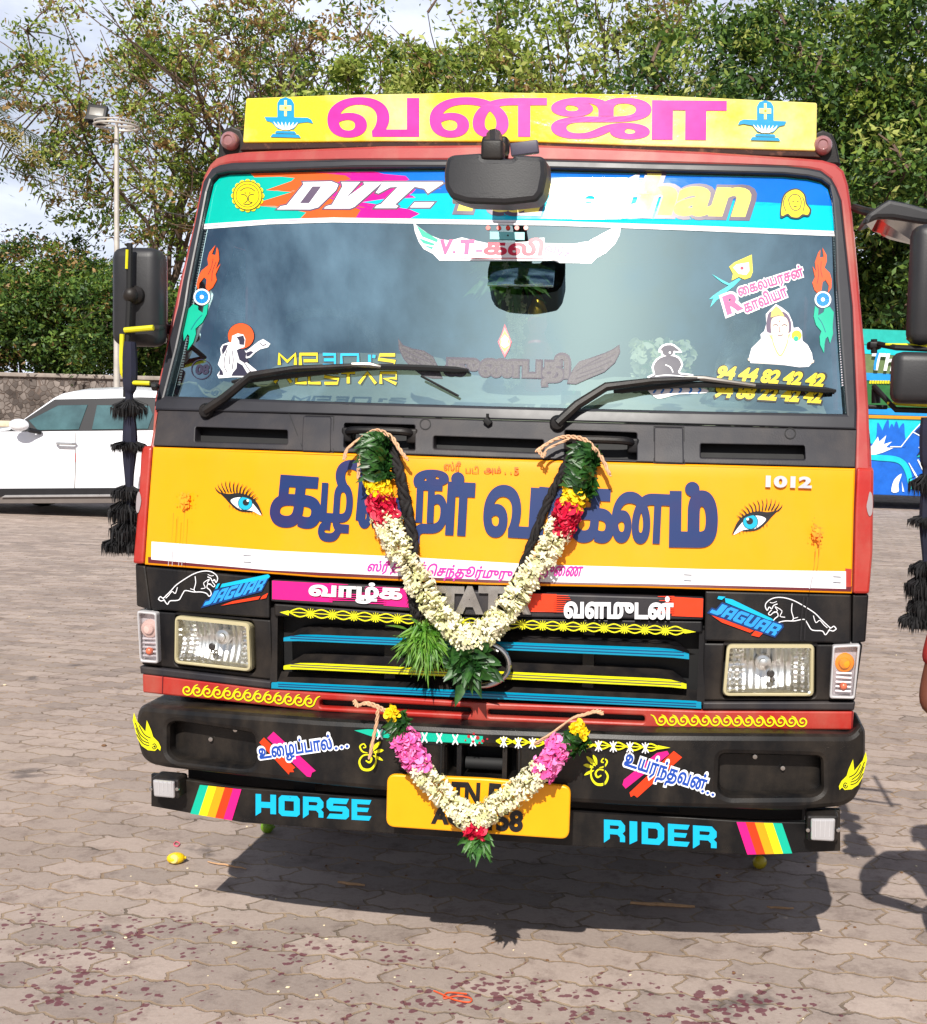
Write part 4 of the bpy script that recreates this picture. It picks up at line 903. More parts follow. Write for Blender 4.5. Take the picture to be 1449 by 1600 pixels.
for t, a, b in (('T', 686, 722), ('A', 717, 752), ('T', 752, 790), ('A', 790, 826)): B_.text(t, (a, 955), (b, 956), 37, CM, .06)
bdg = B_.build('maker_badge', gbar); md = bdg.modifiers.new('thickness', 'SOLIDIFY'); md.thickness = .008; md.offset = 0
gb2 = slab('grille_bar', [(430, 942), (656, 958), (800, 964), (1098, 969), (1098, 988), (800, 982), (656, 976), (430, 962)], BLK, proud=.01)
D = Decal(lambda x, z: S_front(x, z) - .01)
def chain(D, a, b, nn, h, m, star=True, wl=2.0):
    a = Vector(a); b = Vector(b); d = (b - a) / nn
    for k in range(nn):
        p = a + d * k; q = a + d * (k + 1); mdl = (p + q) / 2
        for s_ in (-1, 1): D.ribbon([tuple(p), tuple(mdl + Vector((0, s_ * h * .5))), tuple(q)], wl, m, 5)
        D.ribbon([tuple(p), tuple(q)], wl * .7, m, 0)
        if star and k < nn:
            for an in (90, 60, 120, 35, 145): D.ribbon([(q.x - math.cos(R(an)) * h * .62, q.y - math.sin(R(an)) * h * .62), (q.x + math.cos(R(an)) * h * .62, q.y + math.sin(R(an)) * h * .62)], [.8, wl * .9, .8], m, 2) if k < nn - 1 else None
chain(D, (452, 956), (690, 970), 7, 13, PYE); chain(D, (690, 970), (1072, 984), 12, 13, PYE); D.poly([(441, 955), (455, 952), (455, 960)], PYE); D.poly([(1088, 985.5), (1070, 981), (1070, 988)], PYE)
D.build('painted_chain', gb2)
# painted slats
def slat(a, b, h0, h1, m, deep=.055, lines=True):
    """a slat from pixel a to pixel b: grey sloping top and painted striped nose"""
    mb = MB(); n = 26; A0 = []; rows = ([], [], [], [], [], [])
    for k in range(n + 1):
        t = k / n; x = a[0] + (b[0] - a[0]) * t; y = a[1] + (b[1] - a[1]) * t; hh = h0 + (h1 - h0) * t; tp = min(1, t * 22, (1 - t) * 22) if lines else 1
        lo = hit(x, y + hh / 2, S_front); hi = hit(x, y - hh * .5 + (1 - tp) * hh * .5, S_front); c = lo.lerp(hi, .5)
        for i, (p, dy, dz) in enumerate(((hi, deep * .6, .022), (hi, -.004, .0), (hi, -.014, -.003), (lo, -.014, .003), (lo, -.004, 0), (lo, deep * .6, -.004))): rows[i].append(Vector((p.x, p.y + dy, p.z + dz * tp)))
    v = [p for r_ in rows for p in r_]; N = n + 1
    mb.add(v, [(k * N + i, k * N + i + 1, (k + 1) * N + i + 1, (k + 1) * N + i) for k in (1, 2, 3) for i in range(n)], m); mb.add(v, [(k * N + i, k * N + i + 1, (k + 1) * N + i + 1, (k + 1) * N + i) for k in (0, 4) for i in range(n)], BLK)
    o = mb.build('grille_slat', TR, 25)
    D = Decal(lambda x, z: S_front(x, z) - .0145, .0006)
    for f in (-.12, .2): D.ribbon([(a[0] + 8, a[1] + h0 * f), ((a[0] + b[0]) / 2, (a[1] + b[1]) / 2 + (h0 + h1) / 2 * f), (b[0] - 8, b[1] + h1 * f)], 1.1, JDK if m is SLB else GRY, 10)
    D.build('pinstripe', o)
slat((446, 995), (1077, 1021), 11, 15, SLB); slat((446, 1039), (1073, 1068), 11, 13, PYE); slat((427, 1070), (1096, 1101), 11, 12, SLB, .05, False)
for x, y0, y1 in ((606, 965, 1080), (918, 980, 1095)):
    mb = MB(); a, b = hit(x, y0, S_front), hit(x, y1, S_front); mb.box(((a.x + b.x) / 2, (a.y + b.y) / 2 + .04, (a.z + b.z) / 2), (.03, .03, a.z - b.z), BLK); mb.build('grille_upright', TR)
for a, b in (((430, 950), (428, 1078)), ((1097, 985), (1097, 1100))):
    mb = MB(); p, q = hit(*a, S_front), hit(*b, S_front); mb.box(((p.x + q.x) / 2, (p.y + q.y) / 2 + .02, (p.z + q.z) / 2), (.02, .05, p.z - q.z), BLK); mb.build('grille_upright', TR)
# oval ring badge
mb = MB(); c = hit(753, 1033, S_front); N = 40; ring = []
for k in range(N + 1):
    t = 2 * math.pi * k / N; ring.append(c + Vector((.078 * math.cos(t), -.035, .058 * math.sin(t))))
mb.tube(ring, .0075, CHR, 10, False); mb.tube([c + Vector((-.05, -.034, .035)), c + Vector((0, -.036, .048)), c + Vector((.05, -.034, .035))], .006, CHR, 8); mb.tube([c + Vector((0, -.034, .046)), c + Vector((0, -.034, -.056))], .009, CHR, 8); mb.build('oval_badge', TR)

# headlights
RFL = mat('reflector', (244, 244, 242), .30, 1., var=.03); BEZ = mat('lamp_bezel_cream', (184, 174, 138), .3, var=.06, coat=.3); LGL = glassmat('headlamp_glass', (.97, .98, .98), .05)
BULB = mat('bulb_dark', (40, 38, 38), .3)
for outer, inner, par, f in (([(278, 960), (394, 972), (398, 1048), (277, 1035)], [(284, 965), (390, 976), (393, 1041), (283, 1029)], TR, 1), ([(1136, 1005), (1272, 1005), (1271, 1086), (1129, 1085)], [(1141, 1009), (1265, 1009), (1264, 1079), (1135, 1079)], TR, -1)):
    mb = MB(); plate(mb, rnd(outer, 9, 5), S_front, BEZ, [rnd(inner, 6, 5)], thick=.06, proud=.026, bev=.008, step=8); hd = mb.build('headlight', TR)
    P = [hit(*q, S_front) for q in inner]; c = (P[0] + P[1] + P[2] + P[3]) / 4; hw = (P[1].x - P[0].x + P[2].x - P[3].x) / 4; hh = (P[0].z - P[3].z + P[1].z - P[2].z) / 4
    mb = MB(); nu, nv = 44, 26; V = []
    for j in range(nv + 1):
        for i in range(nu + 1):
            u = -1 + 2 * i / nu; v = -1 + 2 * j / nv; d = .034 * (1 - (u * u * .75 + v * v * .8)); fl2 = .0035 * math.sin(u * 38) * (1 if v > .1 else .5) + (.0025 * math.sin(v * 30) if abs(u) > .55 else 0)
            V.append((c.x + u * hw * 1.03, c.y + .012 + d + fl2 + (u * hw) * .1 * 0, c.z + v * hh * 1.05))
    mb.add(V, [(j * (nu + 1) + i, j * (nu + 1) + i + 1, (j + 1) * (nu + 1) + i + 1, (j + 1) * (nu + 1) + i) for j in range(nv) for i in range(nu)], RFL); mb.build('reflector', hd, 60)
    mb = MB(); b0 = c + Vector((f * .015, .02, .012)); mb.lathe(b0, (0, -1, 0), [(.021, -.02), (.022, .0), (.02, .01), (.012, .012), (.011, .02), (.0, .024)], RFL, 20); mb.ball(c + Vector((-f * .005, -.012, -.012)), .0105, BULB, 14, 8, (1, .25, 1)); mb.lathe(c + Vector((-f * .012, .018, -.032)), (0, -1, 0), [(.008, -.01), (.008, .006), (.005, .008)], CHR, 14); mb.build('bulb', hd)
    mb = MB(); V = []; nu, nv = 16, 10
    for j in range(nv + 1):
        for i in range(nu + 1):
            u = -1 + 2 * i / nu; v = -1 + 2 * j / nv; p = (P[3] * (1 - u) / 2 + P[2] * (1 + u) / 2) * (1 - v) / 2 + (P[0] * (1 - u) / 2 + P[1] * (1 + u) / 2) * (1 + v) / 2
            V.append((p.x, p.y - .024 - .012 * (1 - u * u) * (1 - v * v), p.z))
    mb.add(V, [(j * (nu + 1) + i, j * (nu + 1) + i + 1, (j + 1) * (nu + 1) + i + 1, (j + 1) * (nu + 1) + i) for j in range(nv) for i in range(nu)], LGL); mb.build('lens', hd, 60)
# indicators
IRF = mat('indicator_reflector', (214, 208, 212), .3, .35, var=.2, scale=60)
AMB = mat('amber_bulb', (246, 150, 30), .2, coat=.5); LFR = mat('lamp_frame_grey', (188, 186, 188), .35)
for q, f in (([(221, 952), (251, 955), (254, 1034), (226, 1032)], 1), ([(1300, 1006), (1343, 1004), (1334, 1089), (1295, 1088)], -1)):
    mb = MB(); ins = [((x - sum(a[0] for a in q) / 4) * .82 + sum(a[0] for a in q) / 4, (y - sum(a[1] for a in q) / 4) * .9 + sum(a[1] for a in q) / 4) for x, y in q]
    plate(mb, rnd(q, 4, 3), S_front, LFR, [rnd(ins, 3, 3)], thick=.05, proud=.03, bev=.004, step=10); il = mb.build('indicator_lamp', TR)
    mb = MB(); plate(mb, rnd(ins, 3, 3), S_front, IRF, thick=.004, proud=.010, bev=.001, step=8)
    c = hit(sum(a[0] for a in ins) / 4, sum(a[1] for a in ins) / 4, S_front) + Vector((0, -.0075, 0))
    for k in range(-2, 3): mb.tube([c + Vector((-.02, -.006, k * .012 - .03)), c + Vector((.02, -.006, k * .012 - .03))], .004, IRF, 8)
    mb.build('reflector', il)
    mb = MB(); mb.lathe(c + Vector((0, -.004, .022)), (0, -1, 0), [(.027, 0), (.024, .006), (.016, .008), (.013, .014), (0, .017)], AMB if f < 0 else mat('amber_bulb_pale', (206, 176, 168), .2, coat=.5), 20); mb.ball(c + Vector((0, -.008, -.04)), .011, mat('red_bulb', (214, 110, 80), .25) if 'red_bulb' not in bpy.data.materials else bpy.data.materials['red_bulb']); mb.build('bulb', il)
    plate_obj('lens', il, rnd(ins, 3, 3), S_front, glassmat('indicator_glass', (.96, .95, .96), .06) if 'indicator_glass' not in bpy.data.materials else bpy.data.materials['indicator_glass'], thick=.002, proud=.026, bev=.0005, step=10)

# red lower bar
S1 = rnd([(501, 1092), (738, 1104.5), (738, 1115), (501, 1103.5)], 5); S2 = rnd([(763, 1107), (1008, 1117), (1008, 1128), (763, 1118)], 5)
rbar = slab('lower_bar', [(225, 1051), (426, 1076), (760, 1097), (1098, 1109), (1334, 1110), (1332, 1139), (1098, 1138), (760, 1126), (501, 1110), (226, 1081)], RED, holes=[S1, S2], proud=.012, thick=.04)
mb = MB(); plate(mb, [(495, 1088), (1012, 1112), (1012, 1132), (495, 1107)], S_front, BLKD, thick=.004, proud=-.02, bev=.001); mb.build('slot_backing', rbar)
def scrolls(a, b, n, h, f):
    D = Decal(lambda x, z: S_front(x, z) - .012)
    for k in range(n):
        t = k / (n - 1); cx = a[0] + (b[0] - a[0]) * t; cy = a[1] + (b[1] - a[1]) * t; pts = []
        for i in range(17):
            an = f * (i * .55) + (math.pi if f < 0 else 0); r_ = h * .52 * (1 - i / 19); pts.append((cx + r_ * math.cos(an) * .98, cy + r_ * math.sin(an)))
        pts = [(cx + f * h * 1.0, cy - h * .50), (cx + f * h * .72, cy - h * .36)] + pts; D.ribbon(pts, [1.2, 2.2] + [2.5] * 17, PYE, 3)
    D.build('scroll_ornament', rbar)
scrolls((293, 1078), (484, 1096), 13, 17, 1); scrolls((1034, 1125), (1254, 1127), 14, 17, -1)
D = Decal(lambda x, z: S_front(x, z) - .012); D.ribbon([(1336 - 4, 1111), (1331, 1138)], 1.2, MAR, 0); D.ribbon([(255, 1055), (254, 1084)], 1.2, MAR, 0); D.build('seam', rbar)

# bumper
b_out = [(221, 1102), (260, 1106), (500, 1124), (760, 1138), (1000, 1147), (1330, 1149), (1346, 1131), (1353, 1142), (1353, 1180), (1347, 1230), (1335, 1252), (1318, 1262), (1236, 1269), (1000, 1262), (893, 1256), (760, 1246), (603, 1238), (500, 1228), (257, 1201), (232, 1195), (220, 1184), (213, 1160), (211, 1130), (213, 1112)]
p1_ = rnd([(262, 1133), (275, 1129), (396, 1148), (397, 1196), (380, 1200), (275, 1188), (262, 1178)], 9); p2_ = rnd([(1126, 1180), (1284, 1184), (1285, 1236), (1272, 1244), (1138, 1245), (1124, 1236)], 9)
op = rnd([(697, 1166), (806, 1172), (806, 1222), (697, 1216)], 5)
plate_obj('bumper', TR, rnd(b_out, 8, 4), S_bump, BUMPM, [p1_, p2_, op], thick=.15, bev=.016, step=14); bp_ = bpy.data.objects['bumper']
for h in (p1_, p2_): mb = MB(); plate(mb, [(x + (3 if x > sum(q[0] for q in h) / len(h) else -3), y + (3 if y > sum(q[1] for q in h) / len(h) else -3)) for x, y in h], S_bump, BUMPM, thick=.004, proud=-.055, bev=.0005); mb.build('fog_lamp_pocket', bp_)
for x, y in ((319, 1162), (358, 1147), (1181, 1190), (1225, 1208)):
    mb = MB(); c = hit(x, y, S_bump); c.y += .05; mb.lathe(c, (0, -1, 0), [(.006, 0), (.006, .005), (0, .006)], CHR, 12); mb.build('bolt', bp_)
mb = MB(); c = hit(752, 1196, S_bump); mb.box(c + Vector((0, .11, 0)), (.26, .01, .14), BLKD); mb.tube([c + Vector((-.05, .06, -.01)), c + Vector((.05, .06, -.01))], .018, BLKD, 14)
mb.box(c + Vector((-.06, .05, 0)), (.012, .08, .1), BLK); mb.box(c + Vector((.06, .05, 0)), (.012, .08, .1), BLK); mb.build('tow_pin', bp_)
D = Decal(S_bump)
for x, y0 in ((645, 1160), (690, 1163), (812, 1170), (868, 1172), (945, 1176)): D.ribbon([(x, y0), (x - 1, y0 + 52)], 2., BLKD, 0)
D.ribbon([(646, 1160), (690, 1163)], 1.5, BLKD, 0); D.ribbon([(812, 1169), (945, 1176)], 1.5, BLKD, 0)
D.build('mould_line', bp_)
D = Decal(S_bump)
D.poly([(418, 1153), (428, 1143), (494, 1204), (488, 1207), (486, 1214), (480, 1213)], MAG); D.poly([(406, 1160), (413, 1152), (462, 1199), (458, 1202), (460, 1206), (453, 1206), (452, 1210)], ORR)
UWH = mat('sticker_white', (240, 242, 248), .4)
D.text('உைழப்பால்', (407, 1195), (522, 1179), 34, UWH, .10); D.text('உைழப்பால்', (408, 1194), (521, 1178), 31, BLUL, .035)
for k in range(3): D.circle((526 + k * 8.5, 1169 - k * 1.6), 4.2, UWH, 14); D.circle((526 + k * 8.5, 1169 - k * 1.6), 2.4, BLUL, 12)
D.build('slogan_sticker', bp_)
D = Decal(S_bump)
D.poly([(1027, 1176), (1043, 1173), (1046, 1178), (978, 1232), (973, 1226), (975, 1218)], MAG); D.poly([(1053, 1173), (1066, 1183), (996, 1246), (991, 1242), (986, 1245), (984, 1238)], ORR)
D.text('உயர்ந்தவன்', (971, 1205), (1098, 1246), 38, UWH, .10); D.text('உயர்ந்தவன்', (972, 1204), (1097, 1245), 35, BLUL, .035)
for k in range(3): D.circle((1098 + k * 8, 1236 + k * 2.6), 4.2, UWH, 14); D.circle((1098 + k * 8, 1236 + k * 2.6), 2.4, BLUL, 12)
D.build('slogan_sticker', bp_)
def wingbird(cx, cy, s, f):
    D = Decal(S_bump); p = lambda x, y: (cx + f * x * s, cy + y * s)
    D.poly([p(0, -52), p(5, -38), p(18, -22), p(20, -40), p(27, -24), p(30, -14), p(38, -6), p(42, 2), p(41, 8), p(37, 4), p(33, 8), p(22, 7), p(12, 0), p(5, -12), p(1, -28), p(-2, -40)], PYE)
    for q in ([(2, -36), (10, -18), (22, -8)], [(3, -28), (12, -10), (24, -4)], [(4, -18), (14, -4), (24, 0)], [(8, -32), (16, -18), (26, -12)]): D.ribbon([p(*t) for t in q], 1.5, BUMPM)
    D.ribbon([p(28, 1), p(31, 5), p(35, 2), p(33, -3), p(29, -2)], 1.3, BUMPM); D.circle(p(32, 1), 1.6 * s, INK, 10)
    D.build('bird_emblem', bp_)
wingbird(210, 1165, 1.0, 1); wingbird(1353, 1226, 1.0, -1)
def flourish(cx, cy, s, f):
    D = Decal(S_bump); p = lambda x, y: (cx + f * x * s, cy + y * s)
    D.ribbon([p(-3, 8), p(3, 11), p(6, 5), p(1, -1), p(-8, 1), p(-13, 10), p(-8, 21), p(4, 22), p(12, 13), p(13, 0), p(8, -10)], [2, 3, 3, 2.5, 2.5, 3, 4, 4, 3, 2, 1], PYE)
    D.ribbon([p(0, -4), p(-8, -6), p(-12, -14), p(-6, -18), p(-3, -13), p(-7, -12)], [1, 2.5, 2.5, 2, 2, 2], PYE)
    for q in ([(6, -6), (10, -16), (20, -22), (17, -14)], [(9, -4), (18, -10), (25, -8), (18, -4)], [(8, 0), (18, 2), (24, 8), (16, 6)], [(4, -8), (4, -18), (10, -24), (9, -16)]): D.poly([p(*t) for t in q], PYE, smooth=4)
    D.build('scroll_emblem', bp_)
flourish(575, 1180, 1.0, 1); flourish(937, 1203, 1.0, -1)
D = Decal(S_bump)
D.poly([(554, 1141), (575, 1139), (640, 1143), (755, 1150), (755, 1162), (640, 1157), (580, 1150)], TQ)
KK = mat('kumkum_red', (168, 24, 40), .7)
for x, y in ((594, 1147), (615, 1149), (640, 1151), (664, 1152), (687, 1153), (712, 1155), (740, 1157)):
    m = WHT
    for s_ in (-1, 1): D.ribbon([(x - 4.2, y - 8 * s_), (x, y), (x + 4.2, y + 8 * s_)], [2., 3.2, 2.], m, 3)
for x, y, r_ in ((733, 1150, 2.5), (741, 1146, 2), (747, 1152, 3), (755, 1157, 2.5), (740, 1158, 2.2), (750, 1160, 2), (762, 1154, 1.6), (728, 1156, 1.5)): D.circle((x, y), r_, KK, 9)
chain(D, (776, 1157), (1030, 1167), 10, 11, PYE, False, 2.4); D.poly([(1048, 1167), (1028, 1163), (1028, 1170)], PYE)
for x, y in ((788, 1158), (811, 1159.5), (833, 1160), (857, 1161), (884, 1162), (910, 1163), (936, 1164), (959, 1165), (985, 1166), (1009, 1167)):
    for an in (90, 55, 125): D.ribbon([(x - math.cos(R(an)) * 9, y - math.sin(R(an)) * 9), (x, y), (x + math.cos(R(an)) * 9, y + math.sin(R(an)) * 9)], [1.6, 3, 1.6], WHT, 2)
D.build('painted_border', bp_)

# valance below with the name in two halves
val = [(236, 1217), (377, 1232), (603, 1248), (893, 1266), (1145, 1284), (1160, 1264), (1313, 1265), (1313, 1331), (1168, 1336), (891, 1322), (603, 1302), (379, 1285), (237, 1261)]
val = [(236, 1210), (377, 1231), (603, 1247), (893, 1265), (1145, 1282), (1200, 1284), (1262, 1285), (1264, 1264), (1313, 1266), (1313.5, 1330), (1168, 1336), (891, 1322), (603, 1302), (379, 1285.5), (236, 1260)]
plate_obj('valance', TR, val, S_val, BUMPM, thick=.02, bev=.003, step=18); vl = bpy.data.objects['valance']
mb = MB(); mb.box((0, .14, .5), (1.5, .14, .06), BLKD); mb.box((0, .055, .535), (1.72, .03, .2), BLKD); mb.box((-.5, .12, .55), (.06, .3, .12), BLKD); mb.box((.5, .12, .55), (.06, .3, .12), BLKD); mb.build('bumper_bracket', TR)
cl = [TQ, PYE, ORG, ORR, MAG]; L_ = lambda p, q, t: (p[0] + (q[0] - p[0]) * t, p[1] + (q[1] - p[1]) * t)
for T0, T1, B0, B1, cs_ in (((313, 1226), (378, 1233), (298, 1271), (363, 1281.5), cl), ((1151, 1284), (1222, 1286), (1168, 1335), (1238, 1333), cl[::-1])):
    D = Decal(S_val)
    for k in range(5): a, b = k / 5, (k + 1) / 5; D.poly([L_(T0, T1, a), L_(T0, T1, b), L_(B0, B1, b), L_(B0, B1, a)], cs_[k])
    D.build('rainbow_stripes', vl)
HR = {'H': [[(0, 0), (27, 0), (27, 36), (72, 36), (72, 0), (100, 0), (100, 92), (72, 92), (72, 64), (27, 64), (27, 86), (0, 104)]], 'O': [[(14, 0), (88, 0), (100, 14), (100, 86), (86, 98), (16, 98), (0, 84), (0, 14)]], 'R': [[(0, 0), (80, 0), (100, 22), (100, 46), (88, 58), (100, 70), (100, 96), (76, 96), (76, 76), (64, 64), (28, 64), (28, 84), (0, 104)]], 'S': [[(14, 0), (100, 0), (88, 26), (30, 26), (28, 36), (86, 36), (100, 52), (100, 84), (86, 98), (0, 98), (14, 74), (70, 74), (72, 62), (14, 62), (0, 46), (0, 16)]], 'E': [[(0, 0), (100, 0), (90, 22), (28, 22), (28, 38), (88, 38), (80, 58), (28, 58), (28, 76), (100, 76), (88, 98), (0, 98)]], 'I': [[(0, 0), (100, 0), (100, 86), (0, 104)]], 'D': [[(0, 0), (78, 0), (100, 22), (100, 74), (78, 98), (0, 98)]]}
HH = {'O': [[(28, 26), (72, 26), (72, 72), (28, 72)]], 'R': [[(28, 24), (68, 24), (72, 30), (66, 40), (28, 40)]], 'D': [[(28, 26), (64, 26), (72, 34), (72, 64), (64, 72), (28, 72)]]}
def speed_word(word, spans, yl, h, sl, m):
    D = Decal(S_val)
    for ch, (a, b) in zip(word, spans):
        M_ = lambda u, v: (a + (b - a) * u / 100, yl + (a + (b - a) * u / 100 - spans[0][0]) * sl + h * v / 100)
        for g in HR[ch]: D.poly([M_(*p) for p in g], m, [[M_(*p) for p in q] for q in HH.get(ch, [])])
    D.build('lettering', vl)
speed_word('HORSE', [(400, 432), (436, 469), (474, 506), (511, 546), (550, 581)], 1240, 33, .054, CYA)
speed_word('RIDER', [(944, 977), (984, 996), (1003, 1038), (1044, 1078), (1083, 1120)], 1280, 35, .065, CYA)
# working lamps on the ends
for q, c0, f in (([(241, 1217), (274, 1220), (275, 1246), (243, 1243)], (258, 1232), 1), ([(1267, 1278), (1305, 1278), (1303, 1313), (1267, 1311)], (1286, 1296), -1)):
    mb = MB(); cx, cy = c0; S_l = lambda x, z: S_val(x, z) - .05
    plate(mb, rnd([((x - cx) * 1.32 + cx, (y - cy) * 1.2 + cy) for x, y in q], 5, 3), S_l, BLK, thick=.06, bev=.006, step=10); fg = mb.build('fog_lamp', TR)
    mb = MB(); plate(mb, rnd(q, 3, 3), S_l, LENSC, thick=.01, proud=.012, bev=.005, step=8); mb.build('lens', fg)
    D = Decal(lambda x, z: S_l(x, z) - .012, .0008)
    for k in range(1, 5): t = k / 5; D.ribbon([(q[0][0] + (q[1][0] - q[0][0]) * t, q[0][1] + 3), (q[3][0] + (q[2][0] - q[3][0]) * t, q[3][1] - 3)], .7, LFR, 0)
    D.build('lens_rib', fg)
    mb = MB()
    for s_ in (-1, 1):
        mb = MB(); c = hit(cx + s_ * (q[1][0] - q[0][0]) * .62, cy, S_l); mb.lathe(c + Vector((0, -.002, 0)), (0, -1, 0), [(.006, 0), (.005, .006), (0, .007)], CHR, 10); mb.build('mounting_bolt', fg)
# number plate
plq = rnd([(605, 1210), (760, 1217), (892, 1229), (889, 1312), (760, 1303), (603, 1292)], 14, 6)
PLY = mat('plate_amber', (248, 168, 4), .4, var=.04)
plate_obj('number_plate', TR, plq, S_plate, PLY, thick=.012, bev=.004, step=14); np_ = bpy.data.objects['number_plate']
D = Decal(S_plate)
D.text('TN', (706, 1254), (748, 1256), 31, INK, .05); D.text('51', (762, 1256), (797, 1259), 31, INK, .05)
D.text('AQ', (676, 1290), (724, 1293), 30, INK, .05); D.text('2158', (736, 1294), (815, 1298), 30, INK, .05)
D.build('lettering', np_)
# ------------------------------------------------------------------ stickers on the windscreen
S_ws = lambda x, z: S_front(x, z) - .0068
BTQ = mat('band_turquoise', (0, 176, 160), .14); BOR = mat('band_orange', (232, 92, 34), .14); BMG = mat('band_magenta', (222, 24, 142), .14); BBL = mat('band_blue', (10, 108, 206), .14); BCY = mat('band_cyan', (0, 190, 222), .14)
BWH = mat('band_white', (236, 238, 242), .14); BYE = mat('band_pale_yellow', (246, 228, 112), .14); BGR = mat('band_outline', (92, 78, 100), .3); EMY = mat('emblem_yellow', (232, 208, 0), .35)
D = Decal(S_ws, .0006)
top = [(335, 288), (345, 277), (360, 273.5), (533, 267.5), (700, 266.5), (856, 268), (1223, 277), (1262, 281), (1282, 286), (1293, 295), (1298, 312), (1303, 361)]
D.poly(top + [(1072, 352), (860, 345), (720, 343), (520, 340), (420, 343), (320, 350)], BTQ)
D.poly([(392, 271), (398, 277), (440, 276), (461, 278), (456, 283), (416, 297), (457, 300), (405, 316), (400, 321), (450, 326), (479, 332), (470, 341), (560, 341), (600, 330), (600, 268.5), (533, 268)], BOR)
D.poly([(492, 269), (540, 274), (549, 280), (522, 286), (545, 296), (500, 305), (540, 318), (564, 328), (556, 341), (655, 341), (690, 330), (690, 268), (600, 267.5)], BMG)
D.poly([(585, 268), (600, 272), (634, 275), (640, 281), (610, 288), (650, 296), (640, 306), (1303, 330), (1298, 312), (1293, 296), (1282, 287), (1262, 282), (1223, 278), (856, 268.5), (700, 267.2)], BBL)
D.poly([(566, 316), (600, 311), (650, 309), (640, 303), (700, 302), (860, 305), (1100, 311), (1301, 322), (1303, 361), (1072, 352), (860, 345), (720, 343), (640, 342), (656, 334), (640, 327), (600, 321)], BCY)
D.polys([[(320, 350), (420, 343), (520, 340), (720, 343), (860, 345), (1072, 352), (1303, 361), (1304, 369), (1072, 360), (860, 352.5), (720, 350.5), (520, 347.5), (420, 350.5), (319, 358)]], BWH)
D.ribbon([(320, 354), (420, 346.5), (520, 343.6), (720, 346.5), (860, 348.6), (1072, 355.8), (1303, 365)], .9, BGR)
Z = lambda L: [(320 + x / 3.6225, 250 + y / 3.6225) for x, y in L]
dvt = [Z([(556, 125), (720, 122), (758, 138), (745, 170), (645, 268), (600, 280), (410, 280), (432, 262), (466, 256), (560, 140)]), Z([(775, 125), (882, 125), (868, 140), (800, 215), (905, 140), (900, 125), (1012, 125), (990, 142), (850, 265), (825, 275), (676, 275), (690, 262), (722, 254), (782, 150)]), Z([(1012, 125), (1345, 125), (1352, 132), (1265, 190), (1245, 162), (1190, 152), (1080, 252), (1098, 262), (1085, 273), (962, 273), (975, 258), (1000, 250), (1095, 152), (1050, 155), (985, 190), (970, 185)]), Z([(1190, 240), (1302, 240), (1276, 269), (1163, 269)])]
hol = Z([(612, 150), (662, 150), (592, 245), (540, 245)])
for q in dvt: D.poly(offset(orient(q, 1), 2.2), BGR)
for i, q in enumerate(dvt): D.poly(q, BWH, [hol] if i == 0 else [])
D.text('Yanothan', (688, 328), (1163, 338), 62, BGR, .085, .30); D.text('Yanothan', (690, 326), (1160, 336), 58, BYE, .045, .30)
def medallion(c, r, kind):
    for k in range(16): a = k * .3927; D.circle((c[0] + math.cos(a) * r * .93, c[1] + math.sin(a) * r * .93), r * .2, INK if 0 else EMY, 10)
    D.circle(c, r, INK, 30); D.circle(c, r * .95, EMY, 30); D.circle(c, r * .8, INK, 30, hole=r * .76)
    for q in ([(-.5, -.3), (-.2, -.5), (.2, -.5), (.5, -.3)], [(-.45, -.1), (-.1, 0), (0, .3), (-.2, .5)], [(.45, -.1), (.1, 0), (.1, .4), (.35, .45)], [(-.3, .55), (0, .62), (.3, .5)], [(-.2, -.2), (-.1, -.16)], [(.1, -.16), (.2, -.2)]):
        D.ribbon([(c[0] + x * r, c[1] + y * r) for x, y in q], 1.2, INK, 4)
medallion((388, 306), 23, 0)
D.poly([(1219, 340), (1222, 310), (1232, 298), (1246, 295), (1258, 304), (1261, 318), (1268, 328), (1264, 338), (1256, 338), (1248, 342), (1236, 341), (1230, 337)], INK, smooth=3); D.poly([(1221, 337), (1224, 311), (1233, 300), (1246, 297), (1256, 305), (1259, 319), (1265, 328), (1262, 336), (1254, 335), (1247, 340), (1237, 339), (1231, 334)], EMY, smooth=3)
for q in ([(1232, 312), (1238, 305), (1248, 306), (1252, 316), (1249, 327), (1241, 329), (1235, 323), (1232, 312)], [(1228, 330), (1224, 318), (1228, 306)], [(1255, 330), (1257, 318), (1254, 308)], [(1238, 315), (1241, 315)], [(1245, 315), (1248, 315)], [(1240, 323), (1245, 323)]): D.ribbon(q, 1.3, INK, 4)
D.build('sun_band', wsc)

STW = mat('sticker_gloss_white', (238, 236, 240), .3, coat=.2); PNK = mat('sticker_pink', (214, 70, 132), .4); PKR = mat('sticker_crimson', (196, 10, 62), .4); STQ = mat('sticker_green', (0, 172, 140), .4); STO = mat('sticker_orange', (236, 84, 26), .4); STD = mat('sticker_dark', (38, 34, 58), .45); STB = mat('sticker_blue', (28, 120, 206), .4)
STY = mat('sticker_yellow', (234, 212, 30), .4); STC = mat('sticker_cyan', (20, 176, 220), .4); STA = mat('sticker_aqua', (0, 190, 196), .4); GLI = mat('glitter_silver', (74, 72, 76), .5, .2, var=.8, scale=260); GLD = mat('glitter_edge', (58, 52, 70), .5)
Z = lambda L: [(640 + x / 4.025, 330 + y / 4.025) for x, y in L]
D = Decal(S_ws, .001)
D.poly(Z([(25, 70), (60, 100), (130, 150), (190, 175), (260, 185), (330, 165), (390, 180), (500, 203), (740, 192), (780, 170), (850, 168), (850, 200), (1040, 205), (1130, 190), (1200, 150), (1290, 100), (1330, 80), (1322, 150), (1290, 210), (1230, 265), (1180, 290), (1140, 325), (940, 325), (910, 312), (190, 312), (150, 270), (90, 238), (60, 195), (35, 130)]), STW)
